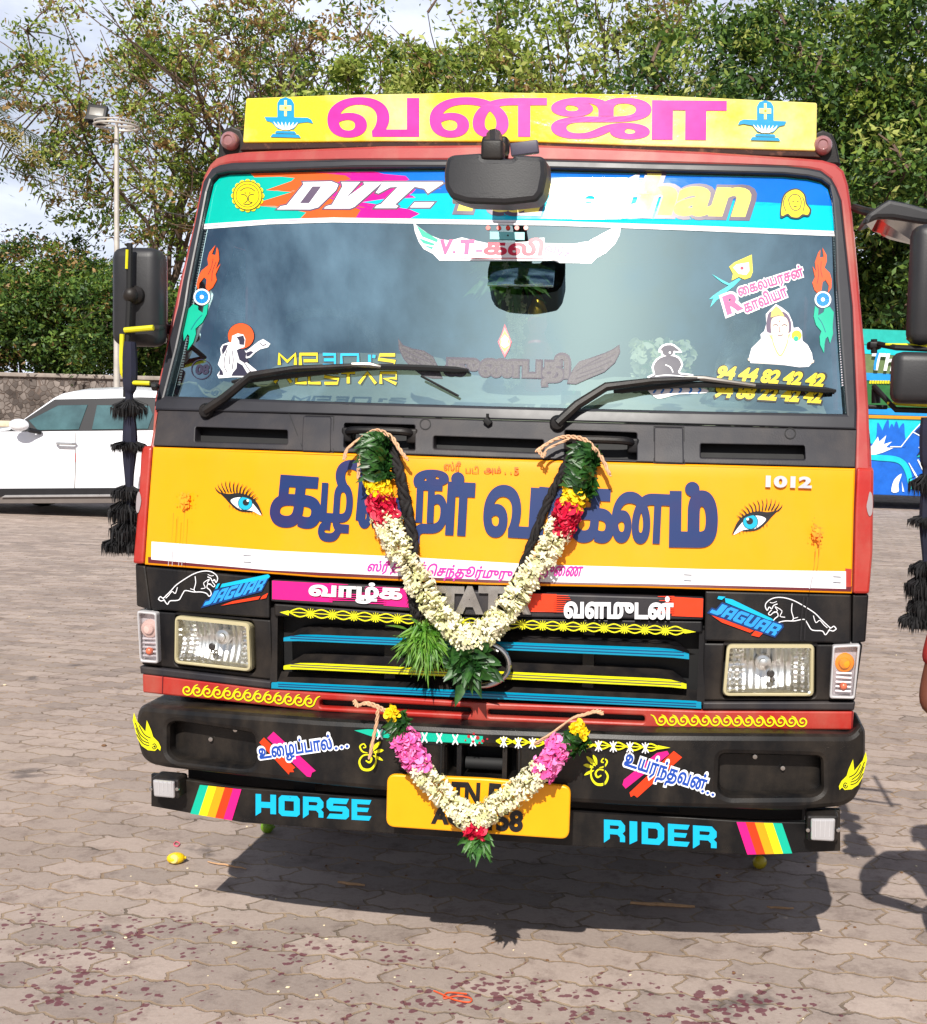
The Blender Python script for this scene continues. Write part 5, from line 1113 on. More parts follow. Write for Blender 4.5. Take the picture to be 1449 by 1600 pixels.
for q in ([(45, 90), (100, 130), (182, 180), (172, 196), (80, 160)], [(58, 168), (162, 206), (150, 217), (90, 203)], [(88, 214), (150, 226), (142, 240)]): D.poly(Z(q), STQ)
D.text('V', (688, 396), (704, 396), 20, PNK, .06, .1); D.text('T', (720, 396), (738, 396), 20, PNK, .06, .1); D.circle((710, 394), 2.2, PNK, 10); D.ribbon([(744, 392), (754, 392)], 3, PNK, 0)
D.text('கலி', (757, 397), (846, 399), 26, PKR, .04, .12); D.text('வரதன்', (850, 400), (922, 401), 20, PNK, .03, .1); D.ribbon([(690, 403), (860, 404), (900, 405)], [.8, 1.6, .6], PKR)
for q in ([(1150, 260), (1230, 190), (1310, 110)], [(1130, 230), (1200, 180), (1290, 120)], [(1160, 290), (1240, 230), (1300, 170)]): D.ribbon(Z(q), 1.2, BYE, 4)
D.build('winged_sticker', wsc)
D = Decal(S_ws, .001)
for x in (763, 780, 794, 808, 822): D.circle((x, 356), 3.6, mat('led_red', (220, 60, 40), .3) if 'led_red' not in bpy.data.materials else bpy.data.materials['led_red'], 14)
D.poly([(766, 362), (820, 363), (820, 375), (766, 374)], mat('card_teal', (110, 186, 190), .4)); D.circle((794, 368), 1.6, INK, 8)
D.build('dotted_card', wsc)
# flame, wheel and leaf stickers on both edges
def flame(cx, cy, f, sh):
    D = Decal(S_ws, .001); M_ = lambda L: [(cx + f * (x - 1125) / 6.04 + sh * (y - 530) / 6.04, cy + (y - 530) / 6.04) for x, y in L]
    D.poly(M_([(1120, 40), (1160, 110), (1162, 170), (1140, 230), (1190, 280), (1207, 340), (1205, 420), (1172, 470), (1182, 400), (1150, 345), (1122, 365), (1112, 440), (1080, 475), (1045, 440), (1025, 370), (1050, 320), (1028, 215), (1060, 268), (1050, 180), (1080, 90), (1102, 60), (1096, 135), (1132, 128)]), STO)
    D.ribbon(M_([(1075, 200), (1085, 290), (1070, 380)]), 1., INK); D.ribbon(M_([(1110, 170), (1105, 250), (1120, 320)]), .9, INK)
    D.poly(M_([(1050, 590), (1085, 620), (1080, 680), (1130, 650), (1140, 615), (1190, 598), (1228, 650), (1222, 720), (1216, 800), (1222, 850), (1192, 945), (1172, 880), (1150, 900), (1140, 960), (1136, 1035), (1100, 960), (1094, 880), (1110, 830), (1060, 770), (1038, 690)]), STQ)
    D.ribbon(M_([(1080, 700), (1120, 760), (1150, 840)]), .9, JDK)
    D.circle((cx, cy), 13, STW, 26); D.circle((cx, cy), 10.4, STB, 26); D.circle((cx, cy), 3.2, STW, 14)
    for k in range(12): a = k * .5236; D.ribbon([(cx + 4 * math.cos(a), cy + 4 * math.sin(a)), (cx + 10 * math.cos(a), cy + 10 * math.sin(a))], .7, STC, 0)
    D.build('flame_sticker', wsc)
flame(316, 464, -1, -.25); flame(1286, 468, 1, 0.)
Z6 = lambda L: [(1100 + x / 6.0375, 380 + y / 6.0375) for x, y in L]
D = Decal(S_ws, .001)
D.poly(Z6([(330, 330), (240, 380), (160, 340), (75, 290), (120, 330), (180, 375), (235, 400), (150, 450), (80, 500), (50, 530), (90, 520), (60, 605), (120, 540), (200, 470), (280, 410), (350, 340)]), STA); D.poly(Z6([(160, 515), (185, 480), (220, 475), (190, 512)]), BYE)
D.poly(Z6([(452, 108), (462, 270), (442, 322), (385, 342), (330, 318), (262, 352), (275, 290), (240, 222), (290, 180)]), STY); D.poly(Z6([(425, 180), (430, 262), (400, 300), (330, 290), (275, 230), (310, 200)]), STW); D.circle(Z6([(360, 235)])[0], 2.8, PKR, 12)
D.build('spear_sticker', wsc)
D = Decal(S_ws, .001)
for b, m in ((.13, STW), (.035, PNK)):
    D.text('ைகலயரசன்', (1157, 467), (1258, 435), 22, m, b); D.text('காவியா', (1166, 489), (1232, 462), 20, m, b); D.text('R', (1138, 490), (1158, 482), 26, m, b + .02, .1)
D.build('name_sticker', wsc)
# deity bust sticker: a plain figure with folded hands
SKN = mat('sticker_skin', (240, 214, 190), .4); PPK = mat('sticker_soft_pink', (232, 190, 222), .4); CRM = mat('sticker_cream', (242, 236, 214), .4); GLDN = mat('sticker_gold', (220, 196, 96), .4); HAIR = mat('sticker_hair', (92, 76, 100), .5)
D = Decal(S_ws, .001)
D.poly(Z6([(680, 575), (740, 610), (800, 660), (835, 740), (845, 800), (890, 792), (925, 830), (930, 920), (980, 960), (1020, 1040), (1030, 1120), (990, 1165), (900, 1170), (760, 1150), (440, 1130), (425, 1080), (450, 990), (540, 900), (535, 860), (570, 830), (590, 760), (585, 670), (630, 620)]), STW)
D.poly(Z6([(600, 690), (640, 640), (760, 650), (815, 720), (825, 800), (800, 850), (640, 850), (590, 820)]), HAIR, smooth=3)
D.poly(Z6([(640, 720), (700, 690), (770, 700), (800, 760), (795, 850), (750, 920), (710, 935), (665, 900), (635, 830)]), SKN, smooth=4)
D.poly(Z6([(680, 590), (720, 620), (760, 690), (700, 680), (630, 700), (640, 640)]), GLDN); D.poly(Z6([(660, 930), (760, 925), (860, 990), (900, 1090), (860, 1130), (560, 1110), (540, 1000)]), CRM, smooth=4)
D.poly(Z6([(470, 1000), (560, 960), (590, 1040), (560, 1090), (460, 1090)]), PPK, smooth=4); D.poly(Z6([(880, 970), (960, 980), (1000, 1070), (960, 1130), (880, 1090)]), PPK, smooth=4); D.poly(Z6([(440, 1080), (700, 1080), (1010, 1090), (1000, 1140), (700, 1140), (450, 1120)]), SKN, smooth=3)
D.circle(Z6([(875, 870)])[0], 8, STY, 16); D.circle(Z6([(870, 900)])[0], 4, STQ, 12)
for q in ([(650, 775), (680, 765), (700, 780)], [(735, 780), (760, 765), (785, 780)], [(700, 865), (720, 872), (745, 862)], [(715, 790), (712, 830), (722, 835)]): D.ribbon(Z6(q), 1.1, HAIR, 4)
D.circle(Z6([(715, 735)])[0], .9, PKR, 8)
for q in ([(640, 860), (660, 960), (720, 1060), (780, 960), (800, 860)], [(620, 860), (640, 900)], [(810, 850), (815, 900)]): D.ribbon(Z6(q), 1.6, GLDN, 5)
D.build('deity_sticker', wsc)
# seated figure under an orange disc
Z5 = lambda L: [(300 + x / 4.025, 480 + y / 4.025) for x, y in L]
D = Decal(S_ws, .001)
D.circle((377, 525), 21, INK, 30, ry=20.5); D.circle((377, 525), 20.2, STO, 30, ry=19.8)
D.poly(Z5([(195, 235), (235, 220), (250, 222), (255, 180), (290, 165), (325, 172), (338, 200), (332, 250), (290, 265), (345, 275), (420, 215), (450, 200), (495, 230), (480, 252), (430, 265), (400, 285), (370, 315), (335, 325), (350, 350), (412, 400), (385, 425), (340, 440), (260, 440), (170, 447), (160, 425), (185, 390), (165, 360), (185, 300), (180, 260)]), STW)
for q in ([(282, 188), (325, 178), (334, 205), (330, 238), (300, 235), (298, 210)], [(282, 268), (325, 262), (345, 290), (340, 315), (360, 345), (330, 350), (300, 330)], [(285, 345), (320, 365), (350, 415), (335, 432), (250, 432), (260, 410), (282, 385)], [(345, 285), (372, 275), (390, 282), (365, 305), (345, 312)], [(182, 385), (172, 425), (200, 428), (196, 405)], [(200, 240), (230, 235), (215, 270), (195, 300), (190, 270)]): D.poly(Z5(q), STD)
for q in ([(225, 265), (210, 310), (205, 370), (225, 410)], [(255, 270), (262, 330), (255, 390)], [(330, 345), (360, 390), (385, 420)], [(430, 225), (450, 240), (470, 230)], [(236, 300), (240, 360)]): D.ribbon(Z5(q), 1.1, STD, 4)
D.build('seated_figure_sticker', wsc)
# stroke lettering of the music sticker
STK = {'M': [[(0, 10), (0, 0), (5, 7), (10, 0), (10, 10)]], 'P': [[(0, 10), (0, 0), (10, 0), (10, 6), (2, 6)]], '3': [[(0, 0), (10, 0), (10, 10), (0, 10)], [(1, 5), (10, 5)]], 'D': [[(0, 10), (0, 0), (10, 0), (10, 10)]], 'J': [[(10, 0), (10, 8)]], 'S': [[(10, 0), (1, 0), (0, 4), (10, 6), (9, 10), (0, 10)]], 'A': [[(0, 10), (5, 0), (10, 10)]], 'L': [[(0, 0), (0, 10), (10, 10)]], 'T': [[(0, 0), (10, 0)], [(5, 0), (5, 10)]], 'R': [[(0, 10), (0, 0), (10, 0), (10, 5), (2, 5), (10, 10)]], "'": [[(4, 0), (3, 3)]]}
def strokes(D, word, x0, x1s, yb, h, sl, wd, ms, edge):
    for pas in (0, 1):
        for ch, (a, b), m in zip(word, x1s, ms):
            for st in STK[ch]: D.ribbon([(a + (b - a) * x / 10, yb - h + h * y / 10 + (a - x0) * sl) for x, y in st], wd + (2.4 if pas == 0 else 0), edge if pas == 0 else m, 0)
D = Decal(S_ws, .001)
strokes(D, "MP3DJ'S", 434, [(437, 462), (470, 496), (505, 524), (534, 560), (566, 578), (582, 590), (592, 618)], 570, 17, .01, 5, [STY, STY, STC, STC, STC, STC, STY], GLD)
strokes(D, "ALLSTAR", 428, [(430, 456), (464, 480), (484, 502), (508, 530), (534, 556), (562, 588), (596, 620)], 598, 17, .01, 4.5, [STY] * 7, GLD)
D.build('music_sticker', wsc)
# silver winged word
D = Decal(S_ws, .001)
for b, m in ((.10, GLD), (.045, GLI)): D.text('குணபதி', (698 - b * 20, 597), (886 + b * 20, 602), 44 + b * 30, m, b)
def wing(pts, feath):
    D.poly(offset(orient(pts, 1), 1.5), GLD); D.poly(pts, GLI)
    for f in feath: D.ribbon(f, 1.2, GLD, 4)
wing([(623, 530), (629, 540), (645, 546), (662, 549), (676, 558), (684, 574), (690, 590), (676, 590), (660, 585), (644, 574), (632, 560), (625, 545)], [[(628, 545), (648, 556), (670, 565)], [(634, 558), (652, 566), (674, 576)], [(642, 570), (660, 577), (680, 584)], [(650, 550), (666, 558), (678, 570)]])
wing([(967, 541), (968, 550), (960, 566), (944, 580), (920, 590), (900, 599), (888, 598), (890, 590), (898, 576), (906, 566), (925, 560), (945, 553), (958, 547)], [[(962, 553), (940, 564), (910, 574)], [(956, 564), (934, 574), (906, 584)], [(944, 576), (922, 584), (900, 592)], [(940, 558), (920, 568), (900, 580)]])
D.build('winged_word_sticker', wsc)
D = Decal(S_ws, .001)
dm = lambda s: [(789, 534 - 28 * s), (795, 534 - 12 * s), (800 - 11 * (1 - s), 534), (796, 534 + 12 * s), (789, 534 + 25 * s), (783, 534 + 12 * s), (778 + 11 * (1 - s), 534), (784, 534 - 12 * s)]
D.poly(dm(1), PKR); D.poly(dm(.82), mat('sticker_rose', (240, 120, 120), .4)); D.poly(dm(.62), STY); D.poly(dm(.4), STW)
D.build('lamp_flame_sticker', wsc)
D = Decal(S_ws, .001)
blob = [(1016, 589), (1024, 585), (1021, 574), (1027, 563), (1038, 557), (1050, 556), (1060, 560), (1065, 570), (1060, 580), (1064, 585), (1080, 587), (1078, 592), (1050, 594), (1020, 593)]
hd_ = [(1044 + 9 * math.cos(a * .5236), 549 + 7.5 * math.sin(a * .5236)) for a in range(12)]; cap_ = [(1033, 548), (1037, 541), (1048, 539), (1056, 543), (1062, 549), (1052, 548)]
for q in (blob, hd_, cap_): D.poly(offset(orient(q, 1), 2.4), STW, smooth=2)
for q in (blob, hd_, cap_): D.poly(q, STD, smooth=2)
D.circle((1047, 551), 1.7, STW, 10); D.ribbon([(1040, 570), (1048, 574), (1052, 582)], 1.6, STW); D.ribbon([(1024, 588), (1044, 586), (1074, 589)], 1.4, STW)
D.poly([(1010, 606), (1022, 603), (1060, 606), (1100, 607), (1104, 614), (1060, 616), (1036, 622), (1024, 621)], STW, smooth=3)
for x in (1022, 1034, 1048, 1062, 1078, 1092): D.ribbon([(x, 606), (x + 3, 609), (x - 1, 614)], 3, STB, 3)
D.build('crouching_figure_sticker', wsc)
D = Decal(S_ws, .001)
for t, a, b, h in (('94 44 82 42 42', (1119, 591), (1284, 604), 19), ('94 88 22 42 42', (1116, 619), (1281, 629), 19)):
    D.text(t, (a[0] - 2, a[1] + 2), (b[0] + 2, b[1] + 2), h + 3, INK, .075, .28); D.text(t, a, b, h, STY, .055, .28)
D.build('telephone_sticker', wsc)
D = Decal(S_ws, .001); D.circle((315, 577), 16, STD, 28, hole=14.6); D.text('08', (306, 584), (325, 584), 14, STD, .05, .15); D.build('number_sticker', wsc)
D = Decal(lambda x, z: S_front(x, z) + .004, .0); BEAD = mat('bead_white', (196, 190, 200), .4)
for (a, b, n) in (((323, 352), (281, 605), 62), ((1303, 372), (1317, 606), 58)):
    for k in range(n): t = k / n; x = a[0] + (b[0] - a[0]) * t; y = a[1] + (b[1] - a[1]) * t; D.quads([((x - 2, y - 1.1), (x + 2, y - 1.1), (x + 2, y + 1.1), (x - 2, y + 1.1))], BEAD)
D.build('bead_trim', wsc)

# ------------------------------------------------------------------ inside the cab
DASH = mat('dashboard', (196, 198, 178), .7, var=.15); CLOTH = mat('dash_cloth', (176, 172, 132), .9, var=.3, scale=12); SEAT = mat('seat_vinyl', (128, 74, 62), .6, var=.2)
mb = MB(); V = []
pr_ = [(.10, 1.30), (.13, 1.545), (.17, 1.565), (.34, 1.60), (.52, 1.66), (.60, 1.655), (.64, 1.60), (.64, 1.30)]
for k in range(25):
    x = -.90 + 1.8 * k / 24; hmp = max(0, 1 - ((x + .48) / .34) ** 4) * .055
    V += [(x, y + .1 * (x / .95) ** 2, z + (hmp if .3 < y < .62 and z > 1.5 else 0)) for y, z in pr_]
mb.add(V, [(k * 8 + i, k * 8 + i + 1, (k + 1) * 8 + i + 1, (k + 1) * 8 + i) for k in range(24) for i in range(7)], DASH); mb.build('dashboard', TR, 50)
mb = MB(); c = at(490, 566, .66); rot = Matrix.Rotation(R(-35), 3, 'X'); ring = [c + rot @ Vector((.21 * math.cos(t), 0, .21 * math.sin(t))) for t in [k * .196 for k in range(33)]]
mb.tube(ring, .018, mat('wheel_cover_grey', (150, 150, 146), .7, var=.4, scale=90), 10, False)
for a in (.2, 2.94, 4.71): mb.tube([c, c + rot @ Vector((.2 * math.cos(a), 0, .2 * math.sin(a)))], .012, BLK, 8)
mb.ball(c, .05, BLK); mb.build('steering_wheel', TR)
for x in (-.5, .15, .62):
    mb = MB(); mb.box((x, 1.40, 1.12), (.48, .5, .16), SEAT, None, .05); mb.box((x, 1.66, 1.5), (.48, .14, .66), SEAT, Matrix.Rotation(R(-8), 3, 'X'), .05); mb.build('seat', TR)
CUR = mat('curtain_maroon', (120, 40, 48), .9, var=.2)
for px, s_ in ((398, -1), (1290, 1)):
    mb = MB(); a = at(px, 360, .62); V = []
    for k in range(25):
        yy = .42 + k * .02; xx = s_ * (.84 + .012 * math.sin(k * 1.5))
        V += [(xx, yy, 2.12), (xx, yy, 1.62)]
    mb.add(V, [(2 * k, 2 * k + 1, 2 * k + 3, 2 * k + 2) for k in range(24)], CUR); o = mb.build('side_curtain', TR, 60); md = o.modifiers.new('thickness', 'SOLIDIFY'); md.thickness = .004

# ------------------------------------------------------------------ wipers
for nm, piv, arm, bl in (('wiper', (330, 642), [(330, 642), (362, 622), (404, 588), (470, 577), (585, 571)], [(368, 597), (480, 585), (600, 574), (735, 579)]), ('wiper', (874, 661), [(874, 661), (905, 633), (950, 605), (1020, 596), (1100, 592)], [(960, 612), (1060, 602), (1180, 603), (1305, 611)])):
    r0 = hit(*piv, S_front); mb = MB(); mb.lathe(r0 + Vector((0, -.02, 0)), (0, -1, 0), [(.022, -.01), (.022, .014), (.016, .026), (0, .028)], BLK, 18)
    P = [hit(*p, S_front) + Vector((0, -d, 0)) for p, d in zip(arm, (.044, .052, .058, .05, .04))]
    mb.tube(P, [.013, .013, .012, .009, .006], BLK, 8); wp = mb.build('wiper', TR)
    mb = MB(); Q = [hit(*p, S_front) + Vector((0, -.026, 0)) for p in bl]; Q = [Vector(q) for q in crom([tuple(q) for q in Q], 5)]
    mb.tube(Q, [.004] + [.0085] * (len(Q) - 2) + [.004], BLKD, 6); mb.tube([q + Vector((0, .014, -.003)) for q in Q], .003, BLKD, 4); mb.build('blade', wp)
    mb = MB(); i = len(Q) // 2; mb.tube([P[-1] + Vector((-.05, -.006, .0)), P[-1], Q[i + 2] + Vector((0, -.006, 0))], [.006, .008, .005], mat('wiper_steel', (120, 116, 112), .35, .7) if 'wiper_steel' not in bpy.data.materials else bpy.data.materials['wiper_steel'], 8); mb.build('arm_clip', wp)
mb = MB(); a, b = hit(662, 588, S_front), hit(719, 619, S_front); mb.tube([a + Vector((0, -.03, 0)), b + Vector((0, -.02, 0))], .0035, BLKD, 6); mb.build('wiper_link', bpy.data.objects['wiper'])

# ------------------------------------------------------------------ mirrors
MIRG = mat('mirror_glass', (210, 214, 216), .03, 1., var=.0); YTP = mat('yellow_tape', (214, 206, 20), .5, var=.1)
def shell_box(mb, c, d, m, bev, rot=None): mb.box(c, d, m, rot, bev)
# blind-spot mirror over the glass
MY = -.21
MIRB = mat('mirror_housing', (38, 38, 41), .48, var=.15, bump=.05, bscale=300)
mq = [(697, 246), (706, 241), (752, 238), (756, 246), (800, 247), (803, 241), (846, 243), (853, 250), (854, 272), (848, 302), (838, 314), (790, 319), (730, 317), (704, 309), (694, 292), (693, 270)]
S_m = lambda x, z: MY + (z - at(770, 280, MY).z) * .10 + ((x - at(772, 280, MY).x) ** 2) * .9
mb = MB(); plate(mb, rnd(mq, 5, 3), S_m, MIRB, thick=.10, bev=.014, step=8); bm_ = mb.build('blind_spot_mirror', TR)
mb = MB(); c = at(773, 288, MY + .104); mb.box(c, (.22, .008, .10), MIRG, Matrix.Rotation(R(12), 3, 'X'), .003); mb.build('mirror_glass', bm_)
mb = MB(); a = at(772, 244, MY + .03); b = at(772, 222, .16); mb.box(a + Vector((-.002, .0, .012)), (.055, .05, .05), BLK, None, .008); mb.tube([a, a.lerp(b, .5) + Vector((0, 0, .03)), b], .022, BLK, 10)
mb.box(at(775, 228, .02), (.07, .05, .045), BLK, None, .01); mb.box(at(820, 232, .05), (.075, .02, .035), GRY, Matrix.Rotation(R(-8), 3, 'Y'), .004); mb.tube([b, b + Vector((0, .1, -.02))], .03, BLK, 10); mb.build('mirror_bracket', bm_)
# near-side mirror on its arm
def mirror(px_c, w_, h_, y, name, depth=.09, back=MIRB, bev=.03, rotz=0):
    c = at(*px_c, y); mb = MB(); rt_ = Matrix.Rotation(R(rotz), 3, 'Z'); mb.box(c, (w_, depth, h_), back, rt_, bev); o = mb.build(name, TR, 40)
    mb = MB(); mb.box(c + rt_ @ Vector((0, depth / 2 + .003, 0)), (w_ * .86, .008, h_ * .9), MIRG, rt_, .003); mb.build('mirror_glass', o); return o, c
sx = 1 / F * 3.5
lm, lc = mirror((219, 465), .139, .275, .12, 'wing_mirror')
mb = MB(); p = at(206, 461, .06); mb.lathe(at(216, 462, .085), (-.1, -1, .05), [(.026, 0), (.026, .02), (.014, .035)], BLK, 18); mb.ball(p + Vector((0, -.005, 0)), .022, BLK); mb.build('ball_joint', lm)
mb = MB(); mb.tube([at(203, 380, .05), at(202, 470, .05), at(199, 540, .05), at(197, 620, .05)], .0085, BLKD, 8)
mb.tube([at(197, 588, .05), at(203, 600, .05), at(240, 602, .06), at(252, 603, .2)], .007, BLKD, 8); mb.tube([at(198, 515, .05), at(246, 512, .05), at(262, 511, .2)], .008, BLKD, 8); mb.box(at(250, 514, .17), (.05, .05, .03), BLK, None, .006); mb.box(at(252, 604, .17), (.04, .05, .025), BLK, None, .006); mb.build('mirror_arm', lm)
mb = MB(); mb.tube([at(195, 516, .040), at(240, 512, .040)], .0078, YTP, 8); mb.tube([at(191, 522, .04), at(190, 560, .04), at(191, 582, .04), at(197, 595, .05), at(205, 598, .042), at(234, 599, .05)], .0065, YTP, 8); mb.tube([at(199, 390, .04), at(198, 420, .04)], .004, YTP, 6); mb.build('yellow_tape', lm)
rm, rc = mirror((1470, 447), .165, .315, .10, 'wing_mirror', rotz=8)
mb = MB(); mb.tube([at(1374, 538, .2), at(1400, 543, .1), at(1600, 552, .02)], .008, BLKD, 8); mb.tube([at(1366, 604, .22), at(1400, 640, .1), at(1600, 646, .02)], .008, BLKD, 8); mb.tube([at(1575, 420, .02), at(1575, 660, .02)], .009, BLKD, 8)
mb.box(at(1366, 540, .24), (.035, .06, .022), BLK, None, .006); mb.tube([at(1366, 530, .22), at(1366, 552, .22)], .009, BLK, 10); mb.box(at(1370, 636, .24), (.055, .05, .012), BLK, None, .004); mb.tube([at(1369, 608, .22), at(1369, 630, .22)], .0125, BLK, 12); mb.build('mirror_arm', rm)
mb = MB(); mb.tube([at(1384, 538, .13), at(1449, 541, .08), at(1560, 546, .02)], [.003, .0075, .007], YTP, 8); mb.tube([at(1387, 630, .13), at(1449, 632, .08), at(1560, 638, .02)], [.004, .0075, .007], YTP, 8); mb.build('yellow_tape', rm)
l2, _ = mirror((1437, 591), .145, .135, .06, 'wide_angle_mirror', bev=.025)
mb = MB(); mb.tube([at(1437, 560, .08), at(1575, 545, .02)], .008, BLKD, 8); mb.build('mirror_arm', l2)
# kerb mirror over the door: hood with its glass turned down towards us
mb = MB(); q = [(1349, 347), (1357, 333), (1378, 318), (1390, 311), (1420, 317), (1470, 331), (1540, 350), (1540, 362), (1470, 352), (1430, 347), (1395, 341), (1372, 341), (1352, 350)]
S_k = lambda x, z: .14; plate(mb, rnd(q, 3, 3), S_k, MIRB, thick=.14, bev=.012, step=8); km = mb.build('kerb_mirror', TR)
mb = MB(); V = [at(1353, 349, .15), at(1372, 341, .16), at(1430, 347, .16), at(1540, 362, .16), at(1530, 398, .24), at(1440, 386, .26), at(1390, 374, .26), at(1362, 360, .22)]
mb.add(V, [tuple(range(8))], MIRG); o = mb.build('mirror_glass', km, 0); md = o.modifiers.new('thickness', 'SOLIDIFY'); md.thickness = .01; md.offset = 1
mb = MB(); mb.tube([at(1336, 325, .3), at(1352, 330, .24), at(1372, 334, .2)], .012, BLK, 10); mb.build('mirror_bracket', km)

# doors, wheels, chassis and tank
for s_ in (-1, 1):
    mb = MB(); o_ = [(.34, .86), (.34, 1.48), (.40, 1.54), (.55, 2.11), (.62, 2.14), (1.32, 2.14), (1.36, 2.10), (1.36, .86)]; hole = [(.47, 1.56), (.64, 2.05), (.68, 2.07), (1.24, 2.07), (1.28, 2.03), (1.28, 1.56)]
    _pz = sorted((q[1], abs(q[0])) for q in prof if q[0] * s_ > .5); bul = lambda y, z: s_ * (float(np.interp(z, [a for a, b in _pz], [b for a, b in _pz])) * 1.012 + .003)
    def side(c, off): return [Vector((bul(y, z) * 1.0 + s_ * off, y, z)) for y, z in c]
    A = orient(o_, 1); B = orient(hole, -1)
    for off, m in ((.018, RED), (.0, RED)):
        qs = cut(nzfill([dens(A, .1), dens(B, .1)]), .12, .1); mb.add([v for q in qs for v in side(q, off)], [tuple(range(4 * i, 4 * i + 4)) for i in range(len(qs))], m)
    for c in (A, B):
        c = dens(c, .1); n = len(c); v = side(c, .018) + side(c, 0.); mb.add(v, [(i, (i + 1) % n, n + (i + 1) % n, n + i) for i in range(n)], RED)
    dr = mb.build('door', TR)
    mb = MB(); qs = cut(nzfill([dens(orient(hole, 1), .1)]), .1, .1); mb.add([v for q in qs for v in side(q, .008)], [tuple(range(4 * i, 4 * i + 4)) for i in range(len(qs))], glassmat('door_glass', (.78, .88, .86), .08) if 'door_glass' not in bpy.data.materials else bpy.data.materials['door_glass']); mb.build('door_window', dr)
    mb = MB(); mb.tube([Vector((bul(1.15, 1.4) + s_ * .02, 1.12, 1.4)), Vector((bul(1.2, 1.4) + s_ * .045, 1.15, 1.4)), Vector((bul(1.2, 1.4) + s_ * .045, 1.25, 1.4)), Vector((bul(1.2, 1.4) + s_ * .02, 1.28, 1.4))], .01, BLK, 8); mb.build('door_handle', dr)
CHS = mat('chassis_dark', (30, 28, 28), .8, var=.3)
mb = MB(); mb.box((-.38, 3.3, .66), (.07, 6.2, .2), CHS); mb.box((.38, 3.3, .66), (.07, 6.2, .2), CHS); mb.box((0, 1.36, .48), (1.5, .12, .12), CHS); mb.box((0, 5.0, .48), (1.4, .14, .14), CHS); mb.box((0, .7, .62), (.9, .1, .14), CHS); mb.box((0, .9, .55), (.6, .5, .34), CHS, None, .04); mb.build('chassis', TR)
TYR = mat('lorry_tyre', (34, 33, 33), .9, bump=.3, bscale=40)
for y in (1.40, 5.0):
    for s_ in (-1, 1):
        x = s_ * .84 if y < 2 else s_ * .80; w_ = .12 if y < 2 else .22; p = Vector((x, y, .40))
        mb = MB(); mb.lathe(p, (s_, 0, 0), [(.22, w_ * .8), (.27, w_), (.385, w_), (.40, w_ * .72), (.40, -w_ * .72), (.385, -w_), (.22, -w_ * .9)], TYR, 36)
        for k in range(36):
            a = k * .1745; c = p + Vector((0, math.cos(a) * .402, math.sin(a) * .402)); mb.box(c, (w_ * 1.5, .03, .012), TYR, Matrix.Rotation(a - math.pi / 2, 3, 'X'))
        wl = mb.build('wheel', TR); mb = MB(); mb.lathe(p, (s_, 0, 0), [(0, .06), (.07, .06), (.08, .03), (.18, .01), (.2, w_ * .7), (.25, w_ * .9)], mat('steel_rim', (150, 140, 130), .5, .5) if 'steel_rim' not in bpy.data.materials else bpy.data.materials['steel_rim'], 28); mb.build('rim', wl)
TNK = mat('tank_paint', (216, 150, 20), .4, var=.15); mb = MB(); mb.lathe((0, 2.15, 1.38), (0, 1, 0), [(0, .0), (.5, .03), (.66, .1), (.72, .22), (.72, 3.9), (.66, 4.05), (.5, 4.12), (0, 4.15)], TNK, 40)
for y in (2.9, 4.2, 5.5): mb.lathe((0, y, 1.38), (0, 1, 0), [(.722, 0), (.735, .01), (.735, .06), (.722, .07)], BLK, 40)
tk = mb.build('tank', TR); mb = MB(); mb.box((-.4, 4.1, .82), (.2, 3.6, .14), CHS); mb.box((.4, 4.1, .82), (.2, 3.6, .14), CHS); mb.build('tank_cradle', tk)
# ------------------------------------------------------------------ garlands
TUB = mat('tuberose_cream', (236, 230, 196), .6, var=.06, scale=60); TUB2 = mat('tuberose_green_tint', (218, 218, 160), .6, var=.06, scale=60); ROSE = mat('rose_crimson', (202, 14, 58), .55, var=.25, scale=40); RPK = mat('rose_pink', (232, 92, 168), .55, var=.2, scale=50); RPK2 = mat('rose_pale_pink', (242, 140, 196), .55, var=.1, scale=50)
MARI = mat('marigold_yellow', (246, 206, 0), .6, var=.1, scale=60); LFD = leafmat('betel_leaf', (26, 62, 24), (52, 96, 36), .15, .4, 30); LFB = leafmat('neem_leaf', (72, 128, 34), (118, 164, 60), .3, .45, 30); TWN = mat('twine', (206, 164, 130), .9, var=.2, scale=60); HAIRB = mat('black_hair_rope', (17, 11, 11), .8, var=.4, scale=40)
def frames(path, n=6):
    P = [Vector(p) for p in crom([tuple(p) for p in path], n)]; out = []; L = 0
    for i, p in enumerate(P):
        t = (P[min(i + 1, len(P) - 1)] - P[max(i - 1, 0)]).normalized(); u = t.cross(Vector((0, -1, 0)));
        u = u.normalized() if u.length > 1e-5 else Vector((1, 0, 0)); out.append((p, t, u, u.cross(t)))
    return out
def along(fr, s):
    x = s * (len(fr) - 1); i = min(int(x), len(fr) - 2); f = x - i; return fr[i][0].lerp(fr[i + 1][0], f), fr[i][1], fr[i][2], fr[i][3]
def plen(fr): return sum((fr[i + 1][0] - fr[i][0]).length for i in range(len(fr) - 1))
